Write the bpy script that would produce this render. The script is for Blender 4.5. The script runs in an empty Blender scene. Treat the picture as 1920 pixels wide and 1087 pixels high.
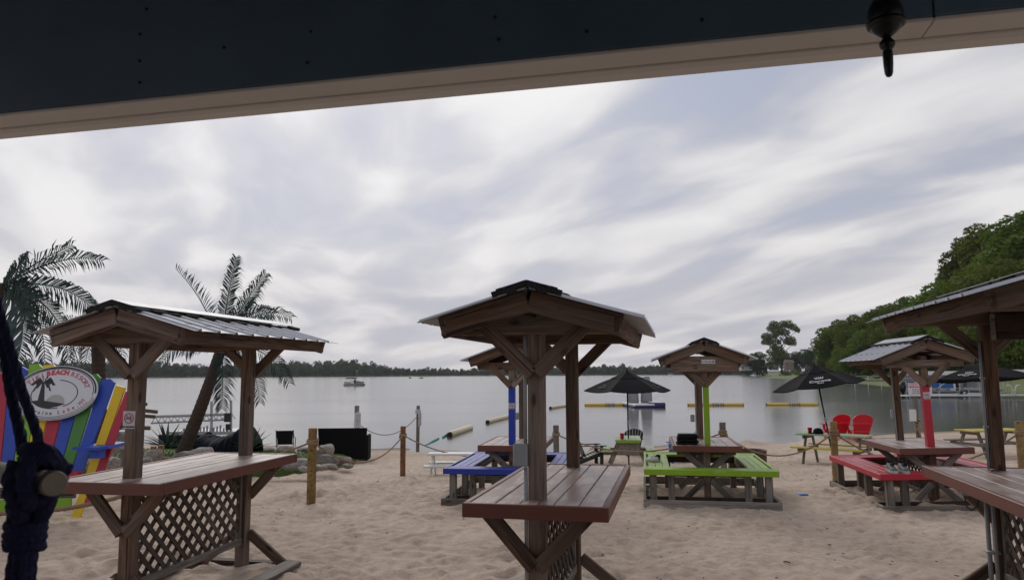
import bpy, bmesh, math, random
import numpy as np
from mathutils import Vector, Matrix, Euler
R = math.radians
C = bpy.context.scene
COL = C.collection
random.seed(7)
rng = np.random.default_rng(11)

# ------------------------------------------------------------------ camera
CAM_H, FPX, PITCH, ROLL = 1.8, 1384.0, R(6.47), R(0.27)
cam_d = bpy.data.cameras.new('camera')
cam = bpy.data.objects.new('camera', cam_d)
COL.objects.link(cam)
cam_d.sensor_width = 36.0
cam_d.lens = FPX / 1920.0 * 36.0
cam_d.clip_start = 0.05
cam_d.clip_end = 9000
_fw = Vector((0, math.cos(PITCH), math.sin(PITCH)))
_up = Vector((0, -math.sin(PITCH), math.cos(PITCH)))
_rt = Vector((1, 0, 0))
_c, _s = math.cos(ROLL), math.sin(ROLL)
RT = _rt * _c - _up * _s
UP = _rt * _s + _up * _c
cam.matrix_world = Matrix(((RT.x, UP.x, -_fw.x, 0), (RT.y, UP.y, -_fw.y, 0), (RT.z, UP.z, -_fw.z, CAM_H), (0, 0, 0, 1)))
cam_d.dof.use_dof = True
cam_d.dof.focus_distance = 6.5
cam_d.dof.aperture_fstop = 9.0
C.camera = cam

# ------------------------------------------------------------------ sky and sun
SUN_EL, SUN_AZ = R(34), R(-17)      # azimuth from +Y towards +X
world = bpy.data.worlds.new('World')
C.world = world
world.use_nodes = True
wn = world.node_tree
wn.nodes.clear()


def N(tree, typ, **kw):
    n = tree.nodes.new(typ)
    for k, v in kw.items():
        if k.startswith('i_'):
            key = k[2:]
            n.inputs[int(key) if key.isdigit() else key].default_value = v
        else:
            setattr(n, k, v)
    return n


def math_node(tree, op, a, b=None, c=None, clamp=False):
    n = tree.nodes.new('ShaderNodeMath')
    n.operation = op
    n.use_clamp = clamp
    for i, v in enumerate((a, b, c)):
        if v is None:
            continue
        if isinstance(v, (int, float)):
            n.inputs[i].default_value = v
        else:
            tree.links.new(v, n.inputs[i])
    return n.outputs[0]


def ramp(tree, fac, stops, interp='EASE'):
    n = tree.nodes.new('ShaderNodeValToRGB')
    cr = n.color_ramp
    cr.interpolation = interp
    while len(cr.elements) < len(stops):
        cr.elements.new(0.5)
    for e, (p, c) in zip(cr.elements, stops):
        e.position = p
        e.color = (*c, 1) if len(c) == 3 else c
    tree.links.new(fac, n.inputs[0])
    return n.outputs[0]


def mixc(tree, fac, a, b, blend='MIX'):
    n = tree.nodes.new('ShaderNodeMix')
    n.data_type = 'RGBA'
    n.blend_type = blend
    for i, v in ((0, fac), (6, a), (7, b)):
        if isinstance(v, (int, float)):
            n.inputs[i].default_value = v
        elif isinstance(v, (tuple, list)):
            n.inputs[i].default_value = (*v, 1) if len(v) == 3 else v
        else:
            tree.links.new(v, n.inputs[i])
    return n.outputs[2]


def build_sky():
    L = wn.links.new
    geo = N(wn, 'ShaderNodeTexCoord')
    sep = N(wn, 'ShaderNodeSeparateXYZ')
    L(geo.outputs['Generated'], sep.inputs[0])
    x, y, z = sep.outputs
    zc = math_node(wn, 'MAXIMUM', z, 0.0)
    zd = math_node(wn, 'ADD', zc, 0.13)
    px = math_node(wn, 'DIVIDE', x, zd)
    py = math_node(wn, 'DIVIDE', y, zd)
    comb = N(wn, 'ShaderNodeCombineXYZ')
    L(px, comb.inputs[0]); L(py, comb.inputs[1])
    # long streets of altostratus running away towards a point low on the left
    def along(a):
        d = N(wn, 'ShaderNodeVectorMath', operation='DOT_PRODUCT')
        d.inputs[1].default_value = (math.sin(a), math.cos(a), 0)
        L(comb.outputs[0], d.inputs[0])
        return d.outputs['Value']
    def coords(a, su, sv, off):
        c = N(wn, 'ShaderNodeCombineXYZ')
        L(math_node(wn, 'MULTIPLY_ADD', along(R(a)), su, off[0]), c.inputs[0])
        L(math_node(wn, 'MULTIPLY_ADD', along(R(a + 90)), sv, off[1]), c.inputs[1])
        return c.outputs[0]
    def noise(v, scale, detail, rough, dist=0.0):
        n_ = N(wn, 'ShaderNodeTexNoise', noise_dimensions='2D', i_Scale=scale, i_Detail=detail, i_Roughness=rough, i_Distortion=dist)
        L(v, n_.inputs[0])
        return n_
    base = coords(SKY_AZ, 0.50, 1.0, SKY_OFF)
    warp = noise(base, 0.8, 3.0, 0.5)
    wv = N(wn, 'ShaderNodeVectorMath', operation='MULTIPLY_ADD')
    wv.inputs[1].default_value = (0.8, 0.4, 0)
    L(warp.outputs['Color'], wv.inputs[0]); L(base, wv.inputs[2])
    n1 = noise(wv.outputs[0], 2.1, 5.0, 0.44, 0.15)
    n2 = noise(coords(SKY_AZ + 12, 0.5, 0.7, (SKY_OFF[1], SKY_OFF[0] + 4)), 0.75, 3.0, 0.45)
    n = math_node(wn, 'ADD', math_node(wn, 'MULTIPLY', n1.outputs['Fac'], 0.66), math_node(wn, 'MULTIPLY', n2.outputs['Fac'], 0.34))
    # glow of the hidden sun through the cloud
    sd = N(wn, 'ShaderNodeVectorMath', operation='DOT_PRODUCT')
    sd.inputs[1].default_value = (math.sin(SUN_AZ) * math.cos(SUN_EL), math.cos(SUN_AZ) * math.cos(SUN_EL), math.sin(SUN_EL))
    L(geo.outputs['Generated'], sd.inputs[0])
    glow = math_node(wn, 'POWER', math_node(wn, 'MAXIMUM', sd.outputs['Value'], 0.0), 7.0)
    nn = math_node(wn, 'ADD', n, math_node(wn, 'MULTIPLY', glow, 0.07))
    cloud = ramp(wn, nn, [(0.38, (.40, .42, .505)), (0.45, (.46, .475, .55)), (0.51, (.555, .56, .61)), (0.575, (.685, .68, .70)), (0.66, (.81, .80, .80))], 'B_SPLINE')
    # paler, warmer air low down
    low = ramp(wn, zc, [(0.0, (1, 1, 1)), (0.09, (0.62, 0.62, 0.62)), (0.22, (0.05, 0.05, 0.05)), (0.3, (0, 0, 0))])
    lowc = mixc(wn, low, cloud, (.69, .635, .62))
    cloud2 = mixc(wn, 0.42, cloud, lowc)
    gl = math_node(wn, 'MULTIPLY_ADD', glow, 2.0, 9.3)
    glc = N(wn, 'ShaderNodeVectorMath', operation='SCALE')
    L(cloud2, glc.inputs[0]); L(gl, glc.inputs['Scale'])
    sky = N(wn, 'ShaderNodeTexSky')
    sky.sky_type = 'NISHITA'
    sky.sun_disc = False
    sky.sun_elevation = SUN_EL
    sky.sun_rotation = SUN_AZ
    gap = ramp(wn, n, [(0.34, (0.20, 0.20, 0.20)), (0.43, (0.06, 0.06, 0.06)), (0.50, (0, 0, 0))])
    gap = math_node(wn, 'MULTIPLY', gap, ramp(wn, zc, [(0.08, (0, 0, 0)), (0.2, (1, 1, 1))]))
    col = mixc(wn, gap, glc.outputs[0], sky.outputs[0])
    bg = N(wn, 'ShaderNodeBackground')
    bg.inputs['Strength'].default_value = 0.1
    L(col, bg.inputs[0])
    out = N(wn, 'ShaderNodeOutputWorld')
    L(bg.outputs[0], out.inputs[0])


SKY_AZ, SKY_OFF = -21.0, (8.3, 2.2)
build_sky()
sun_d = bpy.data.lights.new('sun', 'SUN')
sun_d.energy = 1.0
sun_d.angle = R(22)
sun_d.color = (1.0, 0.95, 0.88)
sun = bpy.data.objects.new('sun', sun_d)
COL.objects.link(sun)
_sd = Vector((math.sin(SUN_AZ) * math.cos(SUN_EL), math.cos(SUN_AZ) * math.cos(SUN_EL), math.sin(SUN_EL)))
sun.rotation_euler = _sd.to_track_quat('Z', 'Y').to_euler()
vs = C.view_settings
vs.view_transform = 'Standard'
vs.look = 'None'
vs.exposure = 0.12
vs.gamma = 1.0
vs.use_curve_mapping = False
C.render.engine = 'CYCLES'
C.cycles.max_bounces = 6
C.cycles.diffuse_bounces = 3
C.cycles.glossy_bounces = 3
C.cycles.transparent_max_bounces = 4
C.cycles.sample_clamp_indirect = 4.0
C.cycles.use_denoising = True


# ------------------------------------------------------------------ sight lines: a pixel of the photo to a point of the place
def ray(px, py):
    return (_fw + RT * ((px - 960) / FPX) + UP * ((543.5 - py) / FPX))


def at(px, py, Y):
    d = ray(px, py)
    k = Y / d.y
    return Vector((d.x * k, Y, CAM_H + d.z * k))


def on_plane(px, py, z=0.0):
    d = ray(px, py)
    k = (z - CAM_H) / d.z
    return Vector((d.x * k, d.y * k, z))


# ------------------------------------------------------------------ materials
def new_mat(name):
    m = bpy.data.materials.new(name)
    m.use_nodes = True
    nt = m.node_tree
    nt.nodes.clear()
    out = nt.nodes.new('ShaderNodeOutputMaterial')
    p = nt.nodes.new('ShaderNodeBsdfPrincipled')
    nt.links.new(p.outputs[0], out.inputs[0])
    return m, nt, p, out


def obj_coords(nt, scale=(1, 1, 1), shift=True):
    tc = nt.nodes.new('ShaderNodeTexCoord')
    v = tc.outputs['Object']
    if shift:
        oi = nt.nodes.new('ShaderNodeObjectInfo')
        a = N(nt, 'ShaderNodeVectorMath', operation='SCALE')
        cb = N(nt, 'ShaderNodeCombineXYZ')
        for i in range(3):
            nt.links.new(oi.outputs['Random'], cb.inputs[i])
        nt.links.new(cb.outputs[0], a.inputs[0])
        a.inputs['Scale'].default_value = 37.0
        b = N(nt, 'ShaderNodeVectorMath', operation='ADD')
        nt.links.new(a.outputs[0], b.inputs[0]); nt.links.new(v, b.inputs[1])
        v = b.outputs[0]
    mp = N(nt, 'ShaderNodeMapping')
    mp.inputs['Scale'].default_value = scale
    nt.links.new(v, mp.inputs[0])
    return mp.outputs[0]


def bump(nt, p, height, strength=0.3, dist=0.02):
    b = N(nt, 'ShaderNodeBump')
    b.inputs['Strength'].default_value = strength
    b.inputs['Distance'].default_value = dist
    nt.links.new(height, b.inputs['Height'])
    nt.links.new(b.outputs[0], p.inputs['Normal'])


def wood(name, dark, mid, light, grey=None, rough=0.75):
    m, nt, p, out = new_mat(name)
    v = obj_coords(nt, (1.1, 15, 15))
    n1 = N(nt, 'ShaderNodeTexNoise', i_Scale=1.6, i_Detail=6.0, i_Roughness=0.62, i_Distortion=0.9)
    nt.links.new(v, n1.inputs[0])
    v2 = obj_coords(nt, (3, 70, 70))
    n2 = N(nt, 'ShaderNodeTexNoise', i_Scale=1.2, i_Detail=4.0, i_Roughness=0.6)
    nt.links.new(v2, n2.inputs[0])
    f = math_node(nt, 'ADD', math_node(nt, 'MULTIPLY', n1.outputs[0], 0.66), math_node(nt, 'MULTIPLY', n2.outputs[0], 0.34))
    c = ramp(nt, f, [(0.36, dark), (0.48, mid), (0.62, light)], 'LINEAR')
    v3 = obj_coords(nt, (0.9, 2.6, 2.6))
    n3 = N(nt, 'ShaderNodeTexNoise', i_Scale=1.6, i_Detail=5.0, i_Roughness=0.6)
    nt.links.new(v3, n3.inputs[0])
    if grey:
        g = ramp(nt, n3.outputs[0], [(0.38, (0, 0, 0)), (0.62, (0.55, 0.55, 0.55))])
        c = mixc(nt, g, c, mixc(nt, f, tuple(x * 0.35 for x in grey), tuple(x * 1.75 for x in grey)))
    else:
        c = mixc(nt, 1.0, c, ramp(nt, n3.outputs[0], [(0.3, (0.62, 0.62, 0.62)), (0.7, (1.0, 1.0, 1.0))]), 'MULTIPLY')
    # drying cracks that follow the grain
    v4 = obj_coords(nt, (0.8, 26, 26))
    n4 = N(nt, 'ShaderNodeTexNoise', i_Scale=1.3, i_Detail=2.0)
    nt.links.new(v4, n4.inputs[0])
    cr_ = ramp(nt, n4.outputs[0], [(0.30, (0.8, 0.8, 0.8)), (0.37, (0, 0, 0))])
    c = mixc(nt, cr_, c, tuple(x * 0.35 for x in dark))
    # knots
    vk = obj_coords(nt, (3.2, 9, 9))
    vo = N(nt, 'ShaderNodeTexVoronoi', i_Scale=1.0)
    nt.links.new(vk, vo.inputs[0])
    k = ramp(nt, vo.outputs['Distance'], [(0.08, (0.85, 0.85, 0.85)), (0.19, (0, 0, 0))])
    c = mixc(nt, k, c, tuple(x * 0.6 for x in dark))
    oi = nt.nodes.new('ShaderNodeObjectInfo')
    hv = N(nt, 'ShaderNodeHueSaturation')
    nt.links.new(c, hv.inputs['Color'])
    nt.links.new(math_node(nt, 'MULTIPLY_ADD', oi.outputs['Random'], 0.7, 0.68), hv.inputs['Value'])
    nt.links.new(math_node(nt, 'MULTIPLY_ADD', oi.outputs['Random'], -0.4, 1.12), hv.inputs['Saturation'])
    nt.links.new(hv.outputs[0], p.inputs['Base Color'])
    p.inputs['Roughness'].default_value = rough
    p.inputs['Specular IOR Level'].default_value = 0.3
    h = math_node(nt, 'SUBTRACT', f, math_node(nt, 'MULTIPLY', cr_, 0.5))
    bump(nt, p, h, 0.7, 0.008)
    return m


def paint(name, col, worn=None, rough=0.45, wear=0.0, var=0.25, grain=True):
    m, nt, p, out = new_mat(name)
    v = obj_coords(nt, (2.0, 14, 14))
    n1 = N(nt, 'ShaderNodeTexNoise', i_Scale=1.5, i_Detail=5.0, i_Roughness=0.65)
    nt.links.new(v, n1.inputs[0])
    vb = obj_coords(nt, (3, 3, 3))
    n2 = N(nt, 'ShaderNodeTexNoise', i_Scale=1.0, i_Detail=4.0)
    nt.links.new(vb, n2.inputs[0])
    c = mixc(nt, n2.outputs[0], tuple(x * (1 - var) for x in col), tuple(min(1, x * (1 + var)) for x in col))
    if worn:
        w = math_node(nt, 'ADD', math_node(nt, 'MULTIPLY', n1.outputs[0], 0.6), math_node(nt, 'MULTIPLY', n2.outputs[0], 0.4))
        wf = ramp(nt, w, [(0.62 - wear, (0, 0, 0)), (0.70 - wear * 0.6, (1, 1, 1))])
        c = mixc(nt, wf, c, worn)
    oi = nt.nodes.new('ShaderNodeObjectInfo')
    hv = N(nt, 'ShaderNodeHueSaturation')
    nt.links.new(c, hv.inputs['Color'])
    nt.links.new(math_node(nt, 'MULTIPLY_ADD', oi.outputs['Random'], 0.22, 0.89), hv.inputs['Value'])
    nt.links.new(hv.outputs[0], p.inputs['Base Color'])
    r = math_node(nt, 'MULTIPLY_ADD', n1.outputs[0], 0.35, rough - 0.17)
    nt.links.new(r, p.inputs['Roughness'])
    if grain:
        bump(nt, p, n1.outputs[0], 0.3, 0.004)
    return m


def plain(name, col, rough=0.6, metal=0.0, var=0.15, scale=6.0, bumpy=0.0, spec=0.5):
    m, nt, p, out = new_mat(name)
    v = obj_coords(nt, (scale,) * 3)
    n = N(nt, 'ShaderNodeTexNoise', i_Scale=1.0, i_Detail=4.0)
    nt.links.new(v, n.inputs[0])
    c = mixc(nt, n.outputs[0], tuple(x * (1 - var) for x in col), tuple(min(1, x * (1 + var)) for x in col))
    nt.links.new(c, p.inputs['Base Color'])
    nt.links.new(math_node(nt, 'MULTIPLY_ADD', n.outputs[0], 0.2, rough - 0.1), p.inputs['Roughness'])
    p.inputs['Metallic'].default_value = metal
    p.inputs['Specular IOR Level'].default_value = spec
    if bumpy:
        bump(nt, p, n.outputs[0], bumpy, 0.02)
    return m


def leafy(name, c1, c2, scale=0.35, transl=0.3):
    m, nt, p, out = new_mat(name)
    v = obj_coords(nt, (scale,) * 3)
    n = N(nt, 'ShaderNodeTexNoise', i_Scale=1.0, i_Detail=5.0, i_Roughness=0.7)
    nt.links.new(v, n.inputs[0])
    c = ramp(nt, n.outputs[0], [(0.33, c1), (0.68, c2)])
    oi = nt.nodes.new('ShaderNodeObjectInfo')
    hv = N(nt, 'ShaderNodeHueSaturation')
    nt.links.new(c, hv.inputs['Color'])
    nt.links.new(math_node(nt, 'MULTIPLY_ADD', oi.outputs['Random'], 0.05, 0.475), hv.inputs['Hue'])
    nt.links.new(math_node(nt, 'MULTIPLY_ADD', oi.outputs['Random'], 0.6, 0.7), hv.inputs['Value'])
    nt.links.new(hv.outputs[0], p.inputs['Base Color'])
    p.inputs['Roughness'].default_value = 0.75
    p.inputs['Specular IOR Level'].default_value = 0.2
    t = nt.nodes.new('ShaderNodeBsdfTranslucent')
    nt.links.new(hv.outputs[0], t.inputs[0])
    mx = nt.nodes.new('ShaderNodeMixShader')
    mx.inputs[0].default_value = transl
    nt.links.new(p.outputs[0], mx.inputs[1]); nt.links.new(t.outputs[0], mx.inputs[2])
    nt.links.new(mx.outputs[0], out.inputs[0])
    return m


def rock_material():
    m, nt, p, out = new_mat('mottled_granite')
    v = obj_coords(nt, (1, 1, 1))
    n1 = N(nt, 'ShaderNodeTexNoise', i_Scale=2.2, i_Detail=8.0, i_Roughness=0.7)
    n2 = N(nt, 'ShaderNodeTexNoise', i_Scale=14.0, i_Detail=4.0, i_Roughness=0.7)
    vo = N(nt, 'ShaderNodeTexVoronoi', i_Scale=2.4, feature='DISTANCE_TO_EDGE')
    for n in (n1, n2, vo): nt.links.new(v, n.inputs[0])
    c = ramp(nt, n1.outputs[0], [(0.34, (0.17, 0.155, 0.14)), (0.5, (0.40, 0.355, 0.31)), (0.66, (0.54, 0.50, 0.44))])
    c = mixc(nt, 1.0, c, ramp(nt, n2.outputs[0], [(0.35, (0.55, 0.55, 0.55)), (0.6, (1, 1, 1))]), 'MULTIPLY')
    cr_ = ramp(nt, vo.outputs['Distance'], [(0.0, (0.7, 0.7, 0.7)), (0.035, (0, 0, 0))])
    c = mixc(nt, cr_, c, (0.05, 0.045, 0.04))
    oi = nt.nodes.new('ShaderNodeObjectInfo')
    hv = N(nt, 'ShaderNodeHueSaturation')
    nt.links.new(c, hv.inputs['Color'])
    nt.links.new(math_node(nt, 'MULTIPLY_ADD', oi.outputs['Random'], 0.7, 0.65), hv.inputs['Value'])
    nt.links.new(hv.outputs[0], p.inputs['Base Color'])
    p.inputs['Roughness'].default_value = 0.9
    bump(nt, p, math_node(nt, 'SUBTRACT', math_node(nt, 'ADD', n1.outputs[0], math_node(nt, 'MULTIPLY', n2.outputs[0], 0.25)), math_node(nt, 'MULTIPLY', cr_, 0.2)), 1.0, 0.05)
    return m


M = {}
M['brown'] = wood('stained_brown_wood', (0.04, 0.023, 0.015), (0.135, 0.072, 0.044), (0.22, 0.132, 0.086), grey=(0.125, 0.102, 0.086))
M['brownpost'] = wood('stained_post_wood', (0.055, 0.032, 0.021), (0.16, 0.090, 0.056), (0.25, 0.158, 0.106), grey=(0.15, 0.128, 0.112))
M['greywood'] = wood('weathered_grey_wood', (0.075, 0.062, 0.052), (0.18, 0.15, 0.125), (0.29, 0.25, 0.21), grey=(0.15, 0.135, 0.12))
M['lattice'] = wood('shade_toned_lattice', (0.05, 0.034, 0.026), (0.10, 0.07, 0.055), (0.15, 0.115, 0.09))  # slats face us on their shaded side; that shade is put into the colour
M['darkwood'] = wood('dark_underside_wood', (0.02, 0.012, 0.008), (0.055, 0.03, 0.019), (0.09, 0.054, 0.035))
M['yellowpost'] = wood('new_yellow_pine', (0.16, 0.09, 0.03), (0.33, 0.21, 0.08), (0.42, 0.29, 0.13))
M['orangepost'] = wood('orange_cedar', (0.11, 0.045, 0.018), (0.24, 0.105, 0.04), (0.32, 0.16, 0.07))
M['counter'] = paint('red_brown_sheen_and_wear', (0.30, 0.19, 0.16), worn=(0.48, 0.405, 0.37), rough=0.36, wear=0.16)  # table tops: wear, and the sky's reflection put into a lighter base colour
M['counterfascia'] = paint('red_brown_fascia_paint', (0.15, 0.048, 0.034), rough=0.45)
M['blue'] = paint('royal_blue_paint', (0.018, 0.04, 0.33), worn=(0.12, 0.13, 0.27), rough=0.42, wear=0.05)
M['lime'] = paint('lime_green_paint', (0.21, 0.36, 0.012), worn=(0.30, 0.38, 0.14), rough=0.45, wear=0.05)
M['red'] = paint('bright_red_paint', (0.45, 0.012, 0.032), worn=(0.38, 0.07, 0.08), rough=0.45, wear=0.02)
M['blue_top'] = paint('royal_blue_sheen_and_wear', (0.025, 0.05, 0.33), worn=(0.15, 0.17, 0.36), rough=0.4, wear=0.09)  # all three bench tops: wear plus sky sheen put into the paler paint
M['lime_top'] = paint('lime_green_sheen_and_wear', (0.22, 0.36, 0.03), worn=(0.36, 0.46, 0.20), rough=0.42, wear=0.09)
M['red_top'] = paint('red_sheen_and_wear', (0.42, 0.02, 0.04), worn=(0.44, 0.15, 0.15), rough=0.42, wear=0.09)
M['yellow'] = paint('yellow_paint', (0.66, 0.46, 0.01), rough=0.5)
M['chairblue'] = paint('chair_blue_paint', (0.02, 0.065, 0.42), rough=0.5, var=0.15)
M['chairgreen'] = paint('chair_green_paint', (0.06, 0.22, 0.035), rough=0.5, var=0.15)
M['chairlime'] = paint('chair_lime_paint', (0.20, 0.40, 0.02), rough=0.5, var=0.15)
M['chairyellow'] = paint('chair_yellow_paint', (0.75, 0.50, 0.01), rough=0.5, var=0.12)
M['chairred'] = paint('chair_red_paint', (0.42, 0.02, 0.05), rough=0.5, var=0.15)
M['palegreen'] = paint('faded_green_paint', (0.30, 0.42, 0.20), worn=(0.36, 0.40, 0.30), rough=0.5, wear=0.05)
M['tableyellow'] = paint('faded_yellow_paint', (0.58, 0.47, 0.07), worn=(0.5, 0.46, 0.25), rough=0.5, wear=0.03)
M['white'] = paint('white_paint', (0.70, 0.70, 0.68), rough=0.5, var=0.06)
M['signwhite'] = plain('sign_white', (0.62, 0.62, 0.66), 0.45, var=0.04)
M['ink'] = plain('black_ink', (0.022, 0.022, 0.026), 0.5)
M['inkred'] = plain('red_ink', (0.52, 0.05, 0.08), 0.5)
M['inkpink'] = plain('faded_red_ink', (0.46, 0.13, 0.17), 0.5)
M['inkgrey'] = plain('pale_grey_ink', (0.40, 0.39, 0.37), 0.5)
M['inkmid'] = plain('grey_lettering', (0.22, 0.20, 0.22), 0.5)
M['roof'] = plain('galvanised_roofing', (0.48, 0.485, 0.515), 0.6, metal=0.15, var=0.12, scale=2.0)
M['cap'] = plain('ridge_cap_metal', (0.36, 0.37, 0.39), 0.55, metal=0.25, var=0.1)
M['foam'] = plain('black_foam_closure', (0.012, 0.012, 0.012), 0.9)
M['greymetal'] = plain('grey_electrical_box', (0.33, 0.35, 0.37), 0.5, metal=0.2, var=0.06)
M['conduit'] = plain('grey_conduit', (0.30, 0.31, 0.32), 0.5, var=0.08)
M['blackiron'] = plain('black_iron', (0.014, 0.014, 0.016), 0.38, metal=0.3)
M['blackfabric'] = plain('black_canvas', (0.009, 0.009, 0.0105), 0.9, var=0.25, scale=4, spec=0.15)
M['blackplastic'] = plain('black_plastic', (0.012, 0.012, 0.014), 0.4, var=0.2)
M['redplastic'] = plain('red_plastic', (0.62, 0.012, 0.03), 0.35, var=0.1)
M['blueplastic'] = plain('blue_plastic', (0.02, 0.17, 0.46), 0.4, var=0.1)
M['teal'] = plain('teal_rope', (0.05, 0.30, 0.28), 0.7)
M['rope'] = plain('manila_rope', (0.30, 0.205, 0.13), 0.9, var=0.3, scale=60, bumpy=0.4)
M['navyrope'] = plain('navy_cord', (0.026, 0.027, 0.075), 0.9, var=0.35, scale=150, bumpy=0.6, spec=0.2)
M['dowel'] = plain('weathered_dowel', (0.27, 0.235, 0.19), 0.8, var=0.25, scale=20, bumpy=0.3)
M['beamblue'] = paint('dark_teal_beam_paint', (0.085, 0.145, 0.215), rough=0.6, var=0.3)
M['tantrim'] = paint('beige_trim', (0.74, 0.695, 0.65), rough=0.55, var=0.10)
M['ceiling'] = plain('dark_ceiling_boards', (0.06, 0.045, 0.035), 0.8)
M['bark'] = plain('bark', (0.085, 0.065, 0.05), 0.9, var=0.4, scale=2, bumpy=0.6)
M['palmbark'] = plain('palm_trunk', (0.052, 0.031, 0.022), 0.85, var=0.35, scale=14, bumpy=0.7)
M['palmleaf'] = leafy('metal_palm_leaf', (0.020, 0.040, 0.038), (0.070, 0.112, 0.104), 3.0, 0.10)
M['palmgrey'] = leafy('faded_palm_leaf', (0.045, 0.07, 0.066), (0.095, 0.13, 0.12), 3.0, 0.15)
M['yucca'] = leafy('spiky_plant_leaf', (0.02, 0.04, 0.025), (0.12, 0.15, 0.11), 3.0, 0.1)
M['leaf'] = leafy('broad_leaf_green', (0.048, 0.080, 0.011), (0.16, 0.215, 0.034), 0.35, 0.38)
M['leafdark'] = leafy('dark_leaf_green', (0.024, 0.05, 0.018), (0.075, 0.11, 0.036), 0.3, 0.25)
M['leafbright'] = leafy('bright_leaf_green', (0.075, 0.125, 0.012), (0.19, 0.27, 0.035), 0.35, 0.4)
M['leafbrown'] = leafy('bronze_leaf', (0.045, 0.045, 0.015), (0.11, 0.10, 0.03), 0.35, 0.3)
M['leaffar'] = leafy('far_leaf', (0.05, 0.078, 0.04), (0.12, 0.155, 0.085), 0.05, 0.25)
M['grass'] = leafy('lawn_grass', (0.045, 0.085, 0.012), (0.10, 0.17, 0.03), 2.0, 0.25)
M['rock'] = rock_material()
M['rustmetal'] = plain('rusty_steel', (0.085, 0.045, 0.03), 0.8, metal=0.2, var=0.4, scale=9, bumpy=0.3)
M['soot'] = plain('soot', (0.012, 0.012, 0.014), 0.9)
M['floatcream'] = plain('cream_float', (0.66, 0.55, 0.36), 0.5, var=0.15, scale=3)
M['floatyellow'] = plain('yellow_float', (0.72, 0.47, 0.09), 0.5, var=0.12, scale=3)
M['purple'] = plain('purple_vinyl', (0.045, 0.03, 0.12), 0.4)
M['vinylwhite'] = plain('white_vinyl', (0.72, 0.69, 0.66), 0.45)
M['vinylgrey'] = plain('grey_vinyl', (0.25, 0.25, 0.262), 0.5, var=0.1)
M['boatwhite'] = plain('boat_white', (0.78, 0.78, 0.78), 0.35, var=0.06)
M['boatgrey'] = plain('boat_grey', (0.28, 0.28, 0.30), 0.4)
M['boatblue'] = plain('boat_blue', (0.03, 0.11, 0.34), 0.35, var=0.1)
M['alu'] = plain('aluminium', (0.6, 0.61, 0.63), 0.4, metal=0.6)
M['canopygrey'] = plain('grey_canopy', (0.17, 0.165, 0.185), 0.8, var=0.1, scale=2)
M['canopylight'] = plain('pale_canopy', (0.42, 0.40, 0.38), 0.8, var=0.08)
M['darktarp'] = plain('dark_tarpaulin', (0.008, 0.010, 0.016), 0.85, spec=0.15, var=0.3, scale=4, bumpy=0.4)
M['housewall'] = plain('house_white', (0.60, 0.58, 0.54), 0.7, var=0.06)
M['housegrey'] = plain('house_grey', (0.14, 0.15, 0.17), 0.7)
M['housebrown'] = plain('house_brown', (0.19, 0.14, 0.12), 0.8)
M['shingle'] = plain('roof_shingle', (0.15, 0.155, 0.17), 0.9)
M['glassdark'] = plain('dark_window', (0.02, 0.022, 0.025), 0.15)
M['farlawn'] = plain('far_lawn', (0.12, 0.145, 0.045), 0.9, var=0.3, scale=0.05)
M['farbank'] = plain('far_bank_undergrowth', (0.035, 0.05, 0.022), 0.9, var=0.3, scale=0.05)
M['skin'] = plain('skin', (0.35, 0.2, 0.14), 0.6)
M['darkcloth'] = plain('dark_clothes', (0.03, 0.03, 0.04), 0.8)
M['faintgrey'] = plain('faded_print', (0.075, 0.075, 0.08), 0.8)
M['fabricwhite'] = plain('white_cloth', (0.6, 0.6, 0.6), 0.8)
M['greyshoe'] = plain('grey_shoe', (0.10, 0.10, 0.11), 0.7)


def sand_material():
    m, nt, p, out = new_mat('beach_sand')
    tc = nt.nodes.new('ShaderNodeTexCoord')
    v = tc.outputs['Object']
    n1 = N(nt, 'ShaderNodeTexNoise', i_Scale=0.55, i_Detail=5.0, i_Roughness=0.6)
    n2 = N(nt, 'ShaderNodeTexNoise', i_Scale=9.0, i_Detail=6.0, i_Roughness=0.65)
    n3 = N(nt, 'ShaderNodeTexNoise', i_Scale=260.0, i_Detail=2.0)
    for n in (n1, n2, n3):
        nt.links.new(v, n.inputs[0])
    c = ramp(nt, n1.outputs[0], [(0.35, (0.475, 0.375, 0.292)), (0.65, (0.575, 0.465, 0.370))])
    c = mixc(nt, 1.0, c, ramp(nt, n2.outputs[0], [(0.28, (0.80, 0.79, 0.78)), (0.62, (1.06, 1.06, 1.06))]), 'MULTIPLY')
    c = mixc(nt, 1.0, c, ramp(nt, n3.outputs[0], [(0.3, (0.86, 0.86, 0.86)), (0.7, (1.1, 1.1, 1.1))]), 'MULTIPLY')
    # darker damp band by the water line
    at_ = N(nt, 'ShaderNodeAttribute', attribute_name='damp')
    c = mixc(nt, math_node(nt, 'MULTIPLY', at_.outputs['Fac'], 0.8), c, (0.17, 0.125, 0.095))
    nt.links.new(c, p.inputs['Base Color'])
    p.inputs['Roughness'].default_value = 0.95
    p.inputs['Specular IOR Level'].default_value = 0.15
    h = math_node(nt, 'ADD', math_node(nt, 'MULTIPLY', n2.outputs[0], 1.0), math_node(nt, 'MULTIPLY', n3.outputs[0], 0.08))
    bump(nt, p, h, 0.75, 0.045)
    return m


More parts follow.
